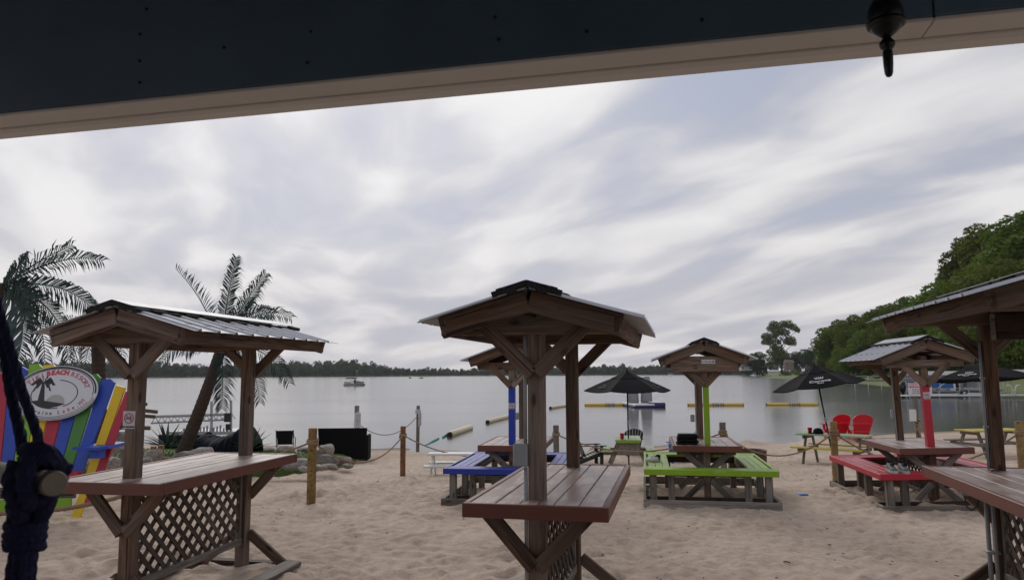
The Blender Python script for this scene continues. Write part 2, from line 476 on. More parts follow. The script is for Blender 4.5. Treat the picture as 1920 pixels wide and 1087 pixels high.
def water_material():
    m, nt, p, out = new_mat('lake_water')
    tc = nt.nodes.new('ShaderNodeTexCoord')
    mp = N(nt, 'ShaderNodeMapping')
    mp.inputs['Scale'].default_value = (0.35, 1.5, 1)
    nt.links.new(tc.outputs['Object'], mp.inputs[0])
    n1 = N(nt, 'ShaderNodeTexNoise', i_Scale=1.1, i_Detail=4.0, i_Roughness=0.55)
    nt.links.new(mp.outputs[0], n1.inputs[0])
    n2 = N(nt, 'ShaderNodeTexNoise', i_Scale=0.06, i_Detail=2.0)
    nt.links.new(mp.outputs[0], n2.inputs[0])
    h = math_node(nt, 'MULTIPLY', n1.outputs[0], ramp(nt, n2.outputs[0], [(0.40, (0.2, 0.2, 0.2)), (0.65, (1, 1, 1))]))
    p.inputs['Base Color'].default_value = (0.055, 0.055, 0.045, 1)
    p.inputs['Roughness'].default_value = 0.13
    p.inputs['IOR'].default_value = 1.333
    bump(nt, p, h, 0.16, 0.12)
    return m


M['sand'] = sand_material()
M['water'] = water_material()


# ------------------------------------------------------------------ objects
def tag(o, label=None, cat=None, group=None, kind=None):
    if label: o['label'] = label
    if cat: o['category'] = cat
    if group: o['group'] = group
    if kind: o['kind'] = kind
    return o


def thing(name, label, cat, loc=(0, 0, 0), rotz=0.0, group=None):
    o = bpy.data.objects.new(name, None)
    o.empty_display_size = 0.1
    COL.objects.link(o)
    o.location = loc
    o.rotation_euler = (0, 0, rotz)
    return tag(o, label, cat, group)


def link(name, me, parent=None, loc=None, rot=None):
    o = bpy.data.objects.new(name, me)
    COL.objects.link(o)
    if parent: o.parent = parent
    if loc is not None: o.location = loc
    if rot is not None: o.rotation_euler = rot
    return o


def copy_tree(o, parent=None):
    c = o.copy()
    COL.objects.link(c)
    c.parent = parent
    for ch in list(o.children):
        copy_tree(ch, c)
    return c


class MB:
    """collects shapes and links them as one mesh object"""
    def __init__(self):
        self.v, self.f, self.mi = [], [], []
        self.cur = 0

    def add(self, vs_, fs_):
        b = len(self.v)
        self.v += [tuple(v) for v in vs_]
        self.f += [tuple(b + i for i in f) for f in fs_]
        self.mi += [self.cur] * len(fs_)
        return self

    def box(self, c, s, rot=None):
        hx, hy, hz = s[0] / 2, s[1] / 2, s[2] / 2
        pts = [Vector((x, y, z)) for x in (-hx, hx) for y in (-hy, hy) for z in (-hz, hz)]
        if rot is not None:
            q = Euler(rot).to_matrix() if not isinstance(rot, Matrix) else rot
            pts = [q @ p for p in pts]
        c = Vector(c)
        return self.add([p + c for p in pts], [(0, 1, 3, 2), (4, 6, 7, 5), (0, 4, 5, 1), (2, 3, 7, 6), (0, 2, 6, 4), (1, 5, 7, 3)])

    def bar(self, p0, p1, w, t, up=(0, 0, 1)):
        vs_, fs_ = bar_geo(p0, p1, w, t, up)
        return self.add(vs_, fs_)

    def tube(self, path, r, n=8, caps=True, lobes=0, twist=0.0, lobe_amp=0.28, closed=False):
        path = [Vector(p) for p in path]
        m = len(path)
        rr = r if isinstance(r, (list, tuple)) else [r] * m
        rings = []
        ref = None
        acc = 0.0
        for i, p in enumerate(path):
            if closed:
                t = path[(i + 1) % m] - path[i - 1]
            else:
                t = path[min(i + 1, m - 1)] - path[max(i - 1, 0)]
            t.normalize()
            if ref is None:
                ref = Vector((0, 0, 1)) if abs(t.z) < 0.9 else Vector((1, 0, 0))
            u = (ref - t * ref.dot(t)).normalized()
            w = t.cross(u)
            ref = u
            if i: acc += (p - path[i - 1]).length * twist
            ring = []
            for k in range(n):
                a = 2 * math.pi * k / n
                q = rr[i] * (1 + (lobe_amp * math.cos(lobes * a) if lobes else 0))
                ring.append(p + u * (math.cos(a + acc) * q) + w * (math.sin(a + acc) * q))
            rings.append(ring)
        vs_ = [v for ring in rings for v in ring]
        fs_ = []
        for i in range(m - (0 if closed else 1)):
            j = (i + 1) % m
            for k in range(n):
                k2 = (k + 1) % n
                fs_.append((i * n + k, i * n + k2, j * n + k2, j * n + k))
        if caps and not closed:
            fs_.append(tuple(reversed(range(n))))
            fs_.append(tuple((m - 1) * n + k for k in range(n)))
        return self.add(vs_, fs_)

    def lathe(self, prof, n=16, c=(0, 0, 0), rot=None):
        vs_, fs_ = [], []
        c = Vector(c)
        q = Euler(rot).to_matrix() if rot is not None else None
        for r, z in prof:
            for k in range(n):
                a = 2 * math.pi * k / n
                p = Vector((r * math.cos(a), r * math.sin(a), z))
                if q: p = q @ p
                vs_.append(p + c)
        m = len(prof)
        for i in range(m - 1):
            for k in range(n):
                k2 = (k + 1) % n
                fs_.append((i * n + k, i * n + k2, (i + 1) * n + k2, (i + 1) * n + k))
        fs_.append(tuple(reversed(range(n))))
        fs_.append(tuple((m - 1) * n + k for k in range(n)))
        return self.add(vs_, fs_)

    def prism(self, poly, z0, z1, mat=None):
        """polygon in XY pushed from z0 to z1, then moved by a 4x4"""
        n = len(poly)
        vs_ = [Vector((x, y, z0)) for x, y in poly] + [Vector((x, y, z1)) for x, y in poly]
        if mat is not None: vs_ = [mat @ v for v in vs_]
        fs_ = [tuple(reversed(range(n))), tuple(range(n, 2 * n))]
        for k in range(n):
            k2 = (k + 1) % n
            fs_.append((k, k2, n + k2, n + k))
        return self.add(vs_, fs_)

    def mesh(self, name, mats, smooth=False):
        me = bpy.data.meshes.new(name)
        me.from_pydata(self.v, [], self.f)
        for m_ in (mats if isinstance(mats, (list, tuple)) else [mats]):
            me.materials.append(m_)
        if any(self.mi):
            me.polygons.foreach_set('material_index', self.mi)
        if smooth:
            me.polygons.foreach_set('use_smooth', [True] * len(me.polygons))
        me.validate()
        me.update()
        return me

    def build(self, name, mats, parent=None, smooth=False, loc=None, rot=None):
        return link(name, self.mesh(name, mats, smooth), parent, loc, rot)


def frame_of(p0, p1, up=(0, 0, 1)):
    p0, p1 = Vector(p0), Vector(p1)
    x = (p1 - p0).normalized()
    u = Vector(up)
    if abs(x.dot(u)) > 0.985:
        u = Vector((0, 1, 0))
    y = u.cross(x).normalized()
    z = x.cross(y)
    return Matrix(((x.x, y.x, z.x), (x.y, y.y, z.y), (x.z, y.z, z.z))), (p0 + p1) / 2, (p1 - p0).length


def bar_geo(p0, p1, w, t, up=(0, 0, 1)):
    q, c, L = frame_of(p0, p1, up)
    pts = [q @ Vector((x, y, z)) + c for x in (-L / 2, L / 2) for y in (-w / 2, w / 2) for z in (-t / 2, t / 2)]
    return pts, [(0, 1, 3, 2), (4, 6, 7, 5), (0, 4, 5, 1), (2, 3, 7, 6), (0, 2, 6, 4), (1, 5, 7, 3)]


_boards = {}


def board_mesh(L, w, t, mat, bev):
    key = (round(L, 3), round(w, 3), round(t, 3), mat.name, bev)
    if key in _boards: return _boards[key]
    bm = bmesh.new()
    bmesh.ops.create_cube(bm, size=1.0)
    for v in bm.verts:
        v.co = Vector((v.co.x * L, v.co.y * w, v.co.z * t))
    if bev:
        bmesh.ops.bevel(bm, geom=list(bm.edges), offset=min(bev, 0.2 * min(w, t, L)), segments=1, profile=0.5, affect='EDGES')
    me = bpy.data.meshes.new('board')
    bm.to_mesh(me)
    bm.free()
    me.materials.append(mat)
    _boards[key] = me
    return me


def board(parent, name, p0, p1, w, t, mat, up=(0, 0, 1), bev=0.005):
    """a plank from p0 to p1: w wide, t thick along 'up'; grain follows its length"""
    q, c, L = frame_of(p0, p1, up)
    o = link(name, board_mesh(L, w, t, M[mat] if isinstance(mat, str) else mat, bev), parent)
    o.location = c
    o.rotation_euler = q.to_euler()
    return o


def text_geo(s, size, extrude=0.0015, bold=0.0, spacing=1.0):
    cu = bpy.data.curves.new('lettering', 'FONT')
    cu.body = s
    cu.size = size
    cu.extrude = extrude
    cu.offset = bold
    cu.space_character = spacing
    cu.resolution_u = 3
    cu.align_x = 'CENTER'
    cu.align_y = 'CENTER'
    ob = bpy.data.objects.new('lettering', cu)
    COL.objects.link(ob)
    dg = bpy.context.evaluated_depsgraph_get()
    me = bpy.data.meshes.new_from_object(ob.evaluated_get(dg))
    vs_ = [v.co.copy() for v in me.vertices]
    fs_ = [tuple(p.vertices) for p in me.polygons]
    bpy.data.objects.remove(ob)
    bpy.data.curves.remove(cu)
    bpy.data.meshes.remove(me)
    return vs_, fs_


def face_matrix(origin, xdir, ydir):
    x = Vector(xdir).normalized()
    y = Vector(ydir)
    y = (y - x * y.dot(x)).normalized()
    z = x.cross(y)
    o = Vector(origin)
    return Matrix(((x.x, y.x, z.x, o.x), (x.y, y.y, z.y, o.y), (x.z, y.z, z.z, o.z), (0, 0, 0, 1)))


# ------------------------------------------------------------------ ground, lake, far shore
WATER_Z = -0.9
_P = rng.random((256, 256))


def vnoise(x, y, seed=0):
    x = np.asarray(x, float) + seed * 17.3
    y = np.asarray(y, float) + seed * 5.7
    xi, yi = np.floor(x).astype(int), np.floor(y).astype(int)
    fx, fy = x - xi, y - yi
    fx = fx * fx * (3 - 2 * fx); fy = fy * fy * (3 - 2 * fy)
    a = _P[xi % 256, yi % 256]; b = _P[(xi + 1) % 256, yi % 256]
    c = _P[xi % 256, (yi + 1) % 256]; d = _P[(xi + 1) % 256, (yi + 1) % 256]
    return (a * (1 - fx) + b * fx) * (1 - fy) + (c * (1 - fx) + d * fx) * fy - 0.5


def shore_y(x):
    """how far out the water's edge lies"""
    return np.interp(x, [-40, -14, -9, -5, 0, 4, 10, 19, 24, 40], [33, 30, 29, 27.4, 26.9, 27.4, 29.4, 33.6, 35.5, 40])


def beach_z(x, y):
    """smooth beach profile without the footprints"""
    x = np.asarray(x, float); y = np.asarray(y, float)
    s = shore_y(x)
    k = y * 26.9 / s
    z = np.interp(k, [-50, 10.5, 11.5, 14.6, 18, 21, 24, 26.9, 29, 34, 60, 120], [0, 0, -0.03, -0.25, -0.52, -0.74, -0.85, -0.90, -1.0, -1.5, -2.5, -3.0])
    return z


def bz(x, y):
    return float(beach_z(x, y))


def on_beach(px, py):
    """where a sight line meets the sand"""
    z = 0.0
    for _ in range(40):
        p = on_plane(px, py, z)
        z = 0.5 * z + 0.5 * bz(p.x, p.y)
    return Vector((p.x, p.y, bz(p.x, p.y)))


def spaced(segs):
    out = []
    for a, b, st in segs:
        n = max(1, int(round((b - a) / st)))
        out += list(np.linspace(a, b, n, endpoint=False))
    out.append(segs[-1][1])
    return np.array(out)


def build_ground():
    xs = spaced([(-4000, -400, 600), (-400, -40, 60), (-40, -13, 1.5), (-13, -8, 0.12), (-8, 9, 0.045), (9, 14, 0.1), (14, 26, 0.3), (26, 60, 3), (60, 400, 60), (400, 4000, 600)])
    ys = spaced([(-300, -10, 40), (-10, 2, 1), (2, 10, 0.045), (10, 15, 0.07), (15, 31, 0.12), (31, 60, 2.5), (60, 400, 60), (400, 5000, 600)])
    X, Y = np.meshgrid(xs, ys)
    Z = beach_z(X, Y)
    near = np.clip((32 - Y) / 3, 0, 1) * np.clip((40 - np.abs(X)) / 5, 0, 1) * (Y > -20)
    wob = 0.07 * vnoise(X * 0.35, Y * 0.35, 1) + 0.05 * vnoise(X * 1.1, Y * 1.0, 2)
    chop = 0.016 * vnoise(X * 2.6, Y * 2.8, 3) + 0.020 * (0.25 - np.abs(vnoise(X * 5.2 + wob * 9, Y * 5.6, 6))) + 0.030 * vnoise(X * 6.5, Y * 7.5, 4) + 0.026 * vnoise(X * 10, Y * 11, 5)
    fade = np.clip((shore_y(X) - Y) / 4.0, 0.12, 1)
    Z += near * (wob + chop * fade)
    # scuffed footprints
    n = 14000
    fx = rng.uniform(-11, 12, n); fy = 2.2 + 24 * rng.random(n) ** 1.5
    for i in range(n):
        a = rng.uniform(0, math.pi); l = rng.uniform(0.06, 0.12); w = rng.uniform(0.04, 0.062); dpt = rng.uniform(0.006, 0.021)
        i0, i1 = np.searchsorted(xs, [fx[i] - 0.5, fx[i] + 0.5]); j0, j1 = np.searchsorted(ys, [fy[i] - 0.5, fy[i] + 0.5])
        if i1 - i0 < 3 or j1 - j0 < 3: continue
        dx = xs[i0:i1][None, :] - fx[i]; dy = ys[j0:j1][:, None] - fy[i]
        u = (dx * math.cos(a) + dy * math.sin(a)) / l; v = (-dx * math.sin(a) + dy * math.cos(a)) / w
        r2 = u * u + v * v
        Z[j0:j1, i0:i1] += dpt * (-np.exp(-r2) + 0.55 * np.exp(-(np.sqrt(r2) - 1.75) ** 2 * 2.2))
    for cpx, cpy, cr, cn in ((755, 892, 0.45, 40), (583, 945, 0.4, 34), (1358, 898, 0.5, 30), (842, 895, 0.6, 40), (1330, 945, 1.3, 110), (900, 940, 1.0, 80), (1700, 950, 1.2, 110), (300, 1060, 1.0, 90), (1040, 1087, 0.8, 60), (700, 930, 1.6, 120), (1500, 870, 1.5, 90)):
        c_ = on_plane(cpx, cpy, -0.1)
        for _ in range(cn):
            qx, qy = c_.x + rng.normal() * cr * 0.6, c_.y + rng.normal() * cr * 0.6
            l = rng.uniform(0.06, 0.12); dpt = rng.uniform(0.015, 0.04)
            i0, i1 = np.searchsorted(xs, [qx - 0.4, qx + 0.4]); j0, j1 = np.searchsorted(ys, [qy - 0.4, qy + 0.4])
            if i1 - i0 < 3 or j1 - j0 < 3: continue
            r2 = ((xs[i0:i1][None, :] - qx) ** 2 + (ys[j0:j1][:, None] - qy) ** 2 * 1.6) / l ** 2
            Z[j0:j1, i0:i1] += dpt * (-np.exp(-r2) + 0.6 * np.exp(-(np.sqrt(r2) - 1.6) ** 2 * 2.5))
    # little heaps of dug sand at the water's edge on the right, bank under the lawn on the left
    for hx, hy, hr, hh in ((8.6, 27.6, 0.42, 0.20), (9.3, 27.9, 0.5, 0.10), (11.5, 28.6, 0.6, 0.10), (12.6, 28.8, 0.5, 0.09), (10.2, 26.2, 0.8, 0.08), (6.9, 26.6, 0.9, 0.06), (11.2, 25.0, 1.9, 0.33), (13.5, 25.5, 2.2, 0.28), (16.5, 27.0, 2.6, 0.25), (20.0, 29.0, 3.0, 0.22)):
        Z += hh * np.exp(-((X - hx) ** 2 + (Y - hy) ** 2) / hr ** 2)
    damp = np.clip(1 - (shore_y(X) - Y) / 1.1 + vnoise(X * 1.3, Y * 1.3, 8) * 0.9, 0, 1) * (Y < 60)
    nx, ny = len(xs), len(ys)
    me = bpy.data.meshes.new('ground')
    idx = np.arange(nx * ny).reshape(ny, nx)
    quads = np.stack([idx[:-1, :-1], idx[:-1, 1:], idx[1:, 1:], idx[1:, :-1]], -1).reshape(-1, 4)
    co = np.stack([X, Y, Z], -1).reshape(-1, 3).astype(np.float32)
    me.vertices.add(len(co)); me.vertices.foreach_set('co', co.ravel())
    me.loops.add(quads.size); me.loops.foreach_set('vertex_index', quads.ravel().astype(np.int32))
    me.polygons.add(len(quads)); me.polygons.foreach_set('loop_start', np.arange(0, quads.size, 4, dtype=np.int32))
    me.polygons.foreach_set('use_smooth', np.ones(len(quads), bool))
    me.update(calc_edges=True)
    at_ = me.attributes.new('damp', 'FLOAT', 'POINT')
    at_.data.foreach_set('value', damp.reshape(-1).astype(np.float32))
    me.materials.append(M['sand'])
    tag(link('ground', me), kind='structure')


build_ground()
w_ = MB().add([(-4000, 18, WATER_Z), (4000, 18, WATER_Z), (4000, 5000, WATER_Z), (-4000, 5000, WATER_Z)], [(0, 1, 2, 3)])
tag(w_.build('water', M['water']), kind='structure')

SHORE = [(-2600, 250), (-1500, 700), (-900, 900), (-420, 980), (-150, 1060), (60, 1150), (230, 1180), (300, 1020), (255, 760), (190, 560),
         (152, 455), (122, 358), (112, 300), (86, 190), (70, 140), (63, 110), (63, 88), (70, 66), (62, 50), (46, 42), (38, 30), (38, -200)]
SH = np.array(SHORE, float)


def shore_dist(x, y):
    p = np.array([x, y])
    a, b = SH[:-1], SH[1:]
    ab = b - a
    t = np.clip(((p - a) * ab).sum(1) / (ab * ab).sum(1), 0, 1)
    return float(np.sqrt((((a + ab * t[:, None]) - p) ** 2).sum(1)).min())


def land_z(x, y, d=None):
    if d is None: d = shore_dist(x, y)
    hill = np.clip((x - 45) / 45, 0, 1) * np.clip((330 - y) / 200, 0, 1)
    z = np.interp(d, [0, 1.5, 6, 30, 120, 600], [-0.95, -0.55, 0.0, 1.2, 2.0, 6])
    return float(z + hill * np.interp(d, [0, 8, 60, 160], [0, 0, 12, 20]))


def build_far_land():
    # resample the shoreline, push rows inland away from the lake
    pts = []
    for (a, b) in zip(SHORE[:-1], SHORE[1:]):
        L = math.dist(a, b)
        n = max(2, int(L / (12 if min(a[1], b[1]) < 600 else 60)))
        for k in range(n):
            t = k / n
            pts.append(Vector((a[0] + (b[0] - a[0]) * t, a[1] + (b[1] - a[1]) * t)))
    pts.append(Vector(SHORE[-1]))
    rows = [0, 1.5, 5, 12, 25, 45, 80, 140, 300, 800, 2500]
    vs_, fs_ = [], []
    for i, p in enumerate(pts):
        t = (pts[min(i + 4, len(pts) - 1)] - pts[max(i - 4, 0)]).normalized()
        nrm = Vector((-t.y, t.x))
        if i: pass
        for d in rows:
            q = p + nrm * d
            vs_.append((q.x, q.y, land_z(q.x, q.y, d) if d else -1.4))
    m = len(rows)
    for i in range(len(pts) - 1):
        for k in range(m - 1):
            fs_.append((i * m + k, (i + 1) * m + k, (i + 1) * m + k + 1, i * m + k + 1))
    k0 = min(i for i, p in enumerate(pts) if p.x > 200 and p.y < 1000)
    lawn_f = [f for f in fs_ if f[0] // m >= k0]
    bank_f = [f for f in fs_ if f[0] // m < k0]
    for nm, ff, mt in (('far_lawn', lawn_f, 'farlawn'), ('far_bank', bank_f, 'farbank')):
        tag(MB().add(vs_, ff).build(nm, M[mt], smooth=True), kind='structure')


build_far_land()


# ------------------------------------------------------------------ trees
def leaf_cloud(lobes, n, size, seed, shell=0.55):
    """leaf-sized quads spread through overlapping lobes (x, y, z, r)"""
    g = np.random.default_rng(seed)
    w = np.array([l[3] ** 2 for l in lobes]); w /= w.sum()
    which = g.choice(len(lobes), n, p=w)
    L = np.array([l[:4] for l in lobes])[which]
    d = g.normal(size=(n, 3)); d /= np.linalg.norm(d, axis=1)[:, None]
    rad = L[:, 3] * (shell + (1.08 - shell) * g.random(n) ** 0.6)
    ctr = L[:, :3] + d * rad[:, None] * np.array([1, 1, 0.85])
    nrm = d + g.normal(size=(n, 3)) * 0.8
    nrm /= np.linalg.norm(nrm, axis=1)[:, None]
    a = np.cross(nrm, g.normal(size=(n, 3))); a /= np.linalg.norm(a, axis=1)[:, None]
    b = np.cross(nrm, a)
    s = size * g.uniform(0.55, 1.3, n)[:, None]
    e = g.uniform(0.5, 1.0, n)[:, None]
    V = np.stack([ctr - a * s, ctr - b * s * e * 0.6, ctr + a * s, ctr + b * s * e * 0.6], 1).reshape(-1, 3)
    return V, n


def quad_mesh(name, V, n, mat):
    me = bpy.data.meshes.new(name)
    me.vertices.add(4 * n); me.vertices.foreach_set('co', V.astype(np.float32).ravel())
    me.loops.add(4 * n); me.loops.foreach_set('vertex_index', np.arange(4 * n, dtype=np.int32))
    me.polygons.add(n); me.polygons.foreach_set('loop_start', np.arange(0, 4 * n, 4, dtype=np.int32))
    me.update(calc_edges=True)
    me.materials.append(mat)
    return me


def round_lobes(seed, n=13, rx=0.30, zlo=0.30, zhi=0.86, rmin=0.12, rmax=0.21):
    g = random.Random(seed)
    out = [(0, 0, (zlo + zhi) / 2, rx * 0.8)]
    for i in range(n):
        t = (i + 0.5) / n
        z = zlo + (zhi - zlo) * t
        prof = math.sin(math.pi * (0.18 + 0.72 * t)) ** 0.7
        a = i * 2.4 + g.uniform(-0.5, 0.5)
        r = rx * prof * g.uniform(0.5, 1.0)
        out.append((r * math.cos(a), r * math.sin(a), z + g.uniform(-0.05, 0.05), g.uniform(rmin, rmax) * (0.7 + 0.4 * prof)))
    return out


def trunk_mesh(seed, lobes, r=0.022, top=0.7):
    g = random.Random(seed)
    m = MB()
    path = [Vector((g.uniform(-1, 1) * 0.012 * k, g.uniform(-1, 1) * 0.012 * k, top * k / 6)) for k in range(7)]
    path[0].z = -0.02
    m.tube(path, [r * (1.25 - 0.16 * k) for k in range(7)], 7)
    for l in lobes[1:9]:
        k = g.randint(2, 5)
        s = path[k]
        e = Vector(l[:3])
        mid = (s + e) / 2 + Vector((0, 0, -0.03))
        m.tube([s, mid, e], [r * 0.5, r * 0.36, r * 0.16], 5)
    return m.mesh('trunk', M['bark'], True)


TREE_KINDS = []
for sd, (mt, nl, rx, sz, nn) in enumerate([('leaf', 13, 0.32, 0.030, 6200), ('leaf', 15, 0.36, 0.030, 6800), ('leafdark', 12, 0.28, 0.032, 5200),
                                           ('leafbright', 12, 0.34, 0.034, 5000), ('leafbrown', 11, 0.36, 0.034, 4600), ('leaf', 14, 0.34, 0.027, 7600)]):
    lb = round_lobes(sd + 20, nl, rx, zlo=0.16 if mt != 'leafdark' else 0.12)
    V, n_ = leaf_cloud(lb, nn, sz, sd + 3)
    TREE_KINDS.append((quad_mesh('crown', V, n_, M[mt]), trunk_mesh(sd, lb)))


def tree(x, y, h, kind, label, group=None, z=None, wide=1.0, name='tree'):
    t = thing(name, label, 'tree', (x, y, land_z(x, y) if z is None else z), random.uniform(0, 6.28), group)
    cr, tr = TREE_KINDS[kind]
    a = link('crown', cr, t); b = link('trunk', tr, t)
    for o in (a, b): o.scale = (h * wide, h * wide, h)
    return t


def shrub(x, y, h, mat, label, group=None, z=None, wide=1.3, n=900, size=0.05, seed=1):
    t = thing('shrub', label, 'shrub', (x, y, land_z(x, y) if z is None else z), 0, group)
    lb = round_lobes(seed, 8, 0.34, 0.12, 0.72, 0.18, 0.28)
    V, n_ = leaf_cloud(lb, n, size, seed)
    a = link('foliage', quad_mesh('foliage', V, n_, M[mat]), t)
    m = MB()
    for l in lb[1:6]:
        m.tube([(0, 0, -0.05), (l[0] * 0.4, l[1] * 0.4, l[2] * 0.5), l[:3]], [0.03, 0.02, 0.01], 5)
    b = m.build('stem', M['bark'], t)
    for o in (a, b): o.scale = (h * wide, h * wide, h)
    return t


# the wooded hill on the right: rows of trees whose tops follow the photographed skyline
SKYL = ([1540, 1572, 1590, 1620, 1650, 1680, 1702, 1722, 1742, 1770, 1790, 1803, 1830, 1860, 1890, 1920, 2000, 2100, 2250],
        [640, 606, 588, 590, 580, 566, 566, 552, 548, 528, 512, 470, 436, 424, 410, 402, 380, 360, 350])
g = random.Random(5)
hill_lab = ['leafy green tree among the dense trees covering the right hillside', 'dark green tree among the dense trees covering the right hillside',
            'light green tree among the dense trees covering the right hillside']
for row, (frac, D0, D1) in enumerate([(1.0, 330, 150), (0.70, 300, 128), (0.40, 270, 110)]):
    px = 1560 + 13 * row
    while px < 2260:
        f = min(1, (px - 1560) / 360)
        D = D0 + (D1 - D0) * f ** 0.6
        hz = 700.4 - (px - 960) * 0.0047
        top = float(np.interp(px, *SKYL)) + g.uniform(-6, 4)
        if px > 1580: top += (hz - top) * (1 - frac) * 0.85
        x = (px - 960) / FPX * D
        zb = land_z(x, D)
        ztop = CAM_H + (hz - top) / FPX * D
        h = ztop - zb
        if h > 17:
            zb = ztop - g.uniform(14, 17); h = ztop - zb
        if h > 4:
            kd = g.choice([0, 0, 1, 5, 5, 2, 3]) if row else g.choice([0, 1, 5, 3, 5])
            lab = hill_lab[{2: 1, 3: 2}.get(kd, 0)]
            tree(x, D, h, kd, lab, 'trees on the right hillside', zb, wide=g.uniform(1.05, 1.4))
        px += g.uniform(0.42, 0.62) * max(h, 6) * 0.62 / D * FPX

# single trees on the far right bank
def bank_tree(px, top, D, kind, label, wide=1.0, group=None, base=None):
    hz = 700.4 - (px - 960) * 0.0047
    x = (px - 960) / FPX * D
    zb = land_z(x, D) if base is None else base
    return tree(x, D, CAM_H + (hz - top) / FPX * D - zb, kind, label, group, zb, wide)


bank_tree(1515, 649, 590, 2, 'rounded dark green tree right of the tall ragged tree', 1.15)
bank_tree(1484, 657, 600, 2, 'small dark tree just right of the tall ragged tree', 1.1)
bank_tree(1538, 663, 560, 2, 'narrow dark conifer beside the rounded dark tree', 0.7)
bank_tree(1416, 657, 640, 2, 'dark tree behind the low houses left of the tall tree', 1.3)
bank_tree(1404, 664, 660, 2, 'dim tree showing past the lime-post table roof', 1.2)
bank_tree(1560, 650, 420, 4, 'bronze leaved bushy tree below the utility pole', 1.25)
bank_tree(1544, 654, 430, 0, 'small green tree left of the bronze leaved tree', 1.0)
bank_tree(1576, 648, 380, 0, 'slender green tree right of the bronze leaved tree', 0.7)
for k, (px, tp, D, kd, lb) in enumerate([(1572, 672, 300, 3, 'bright green bushy tree behind the leaning umbrella'), (1602, 662, 260, 3, 'bright green bushy tree left of the red-post table roof'),
                                         (1618, 690, 210, 3, 'low bright green tree under the red-post table roof edge')]):
    bank_tree(px, tp, D, kd, lb, 1.35)

# the tall ragged tree with gaps: its lobes follow its outline
D = 600.0
tx = (1462 - 960) / FPX * D
tz = land_z(tx, D)
kx = FPX / D
def tl(zx, zy, r):       # position in the enlarged crop (6.4 x)
    px, py = 1360 + zx / 6.4, 590 + zy / 6.4
    return ((px - 1462) / kx, random.uniform(-2.0, 2.0), CAM_H + (698.1 - py) / kx - tz, r / 6.4 / kx)
lobes = [tl(*a) for a in [(585, 125, 62), (540, 170, 45), (690, 120, 55), (760, 115, 58), (820, 150, 50), (872, 185, 38), (640, 190, 70), (710, 215, 55), (580, 250, 60), (490, 270, 62),
                          (455, 330, 42), (530, 330, 50), (600, 330, 48), (760, 310, 66), (800, 350, 38), (720, 320, 40), (560, 400, 45), (500, 440, 28), (540, 470, 35), (630, 430, 70),
                          (600, 500, 80), (680, 480, 60), (560, 560, 66), (650, 570, 80), (700, 560, 50), (520, 600, 45)]]
tt = thing('tree', 'tall ragged tree with gaps in its crown on the far lawn', 'tree', (tx, D, tz))
V, n_ = leaf_cloud(lobes, 11000, 0.75, 77, 0.35)
link('crown', quad_mesh('crown', V, n_, M['leaf']), tt)
m = MB()
m.tube([(0, 0, -0.5), (0.3, 0, 10), (0.6, 0.2, 20), (0.2, 0, 28), (1.0, 0, 36)], [0.9, 0.75, 0.55, 0.4, 0.15], 8)
for l in lobes[:19]:
    zs = max(8, l[2] - abs(l[0]) * 0.7 - 3)
    m.tube([(0.4, 0, zs), (l[0] * 0.5, l[1] * 0.5, (zs + l[2]) / 2 + 0.5), l[:3]], [0.35, 0.22, 0.1], 5)
m.build('trunk', M['bark'], tt, True)

# the wood on the far shore
FARTOP = ([-400, 0, 230, 300, 390, 520, 560, 590, 620, 668, 675, 690, 712, 735, 755, 775, 800, 860, 905, 940, 1000, 1060, 1100, 1150, 1180, 1215, 1260, 1300, 1400, 1440],
          [672, 676, 678, 680, 684, 679, 677, 681, 676, 672, 682, 677, 680, 688, 690, 692, 690, 692, 691, 690, 689, 688, 687, 684, 686, 686, 684, 680, 672, 668])


def far_y(px):
    # depth of the far shoreline along a column of the photograph
    tx_ = (px - 960) / FPX
    best = 1100.0
    for (x0, y0), (x1, y1) in zip(SHORE[:10], SHORE[1:11]):
        den = (x1 - x0) - tx_ * (y1 - y0)
        if abs(den) < 1e-6: continue
        t = (tx_ * y0 - x0) / den
        if 0 <= t <= 1: best = y0 + t * (y1 - y0)
    return best


def build_far_wood():
    Vs, n = [], 0
    gg = np.random.default_rng(3)
    singles = []
    for row in range(3):
        px = -420.0
        while px < 1400:
            Dn = far_y(px) + 8 + row * 22
            hz = 700.4 - (px - 960) * 0.0047
            top = float(np.interp(px, *FARTOP)) + gg.normal() * (1.8 if row else 2.6) + (2.0 if row == 0 else 0)
            if row == 0 and gg.random() < 0.35: top += (hz - top) * gg.uniform(0.2, 0.55)
            x = (px - 960) / FPX * Dn
            zb = WATER_Z + 0.6
            h = CAM_H + (hz - top) / FPX * Dn - zb
            w = h * gg.uniform(0.42, 0.72)
            if h > 3:
                lb = [(0, 0, 0.42, 0.36), (0, 0, 0.16, 0.3)]
                for k in range(7):
                    a = gg.uniform(0, 6.28); r = gg.uniform(0.12, 0.3)
                    lb.append((r * math.cos(a), r * math.sin(a), gg.uniform(0.3, 0.86), gg.uniform(0.15, 0.24)))
                nq = 520
                V, k = leaf_cloud(lb, nq, 0.085, int(gg.integers(1e6)))
                V = V * np.array([w * 1.5, w * 1.5, h * 1.0]) + np.array([x, Dn, zb])
                if row == 0 and 500 < px < 740:
                    singles.append((x, Dn, zb, V - np.array([x, Dn, zb]), k))
                else:
                    Vs.append(V); n += k
            px += w * 0.95 / Dn * FPX
    tag(link('far_wood', quad_mesh('far_wood', np.concatenate(Vs), n, M['leaffar'])), 'dark green line of trees along the far shore', 'woodland', kind='stuff')
    for x, y, z, V, k in singles:
        o = link('tree', quad_mesh('far_tree', V, k, M['leaffar']), None, (x, y, z))
        tag(o, 'distant green tree on the far shore beyond the pontoon boat', 'tree', 'trees on the far shore')


build_far_wood()

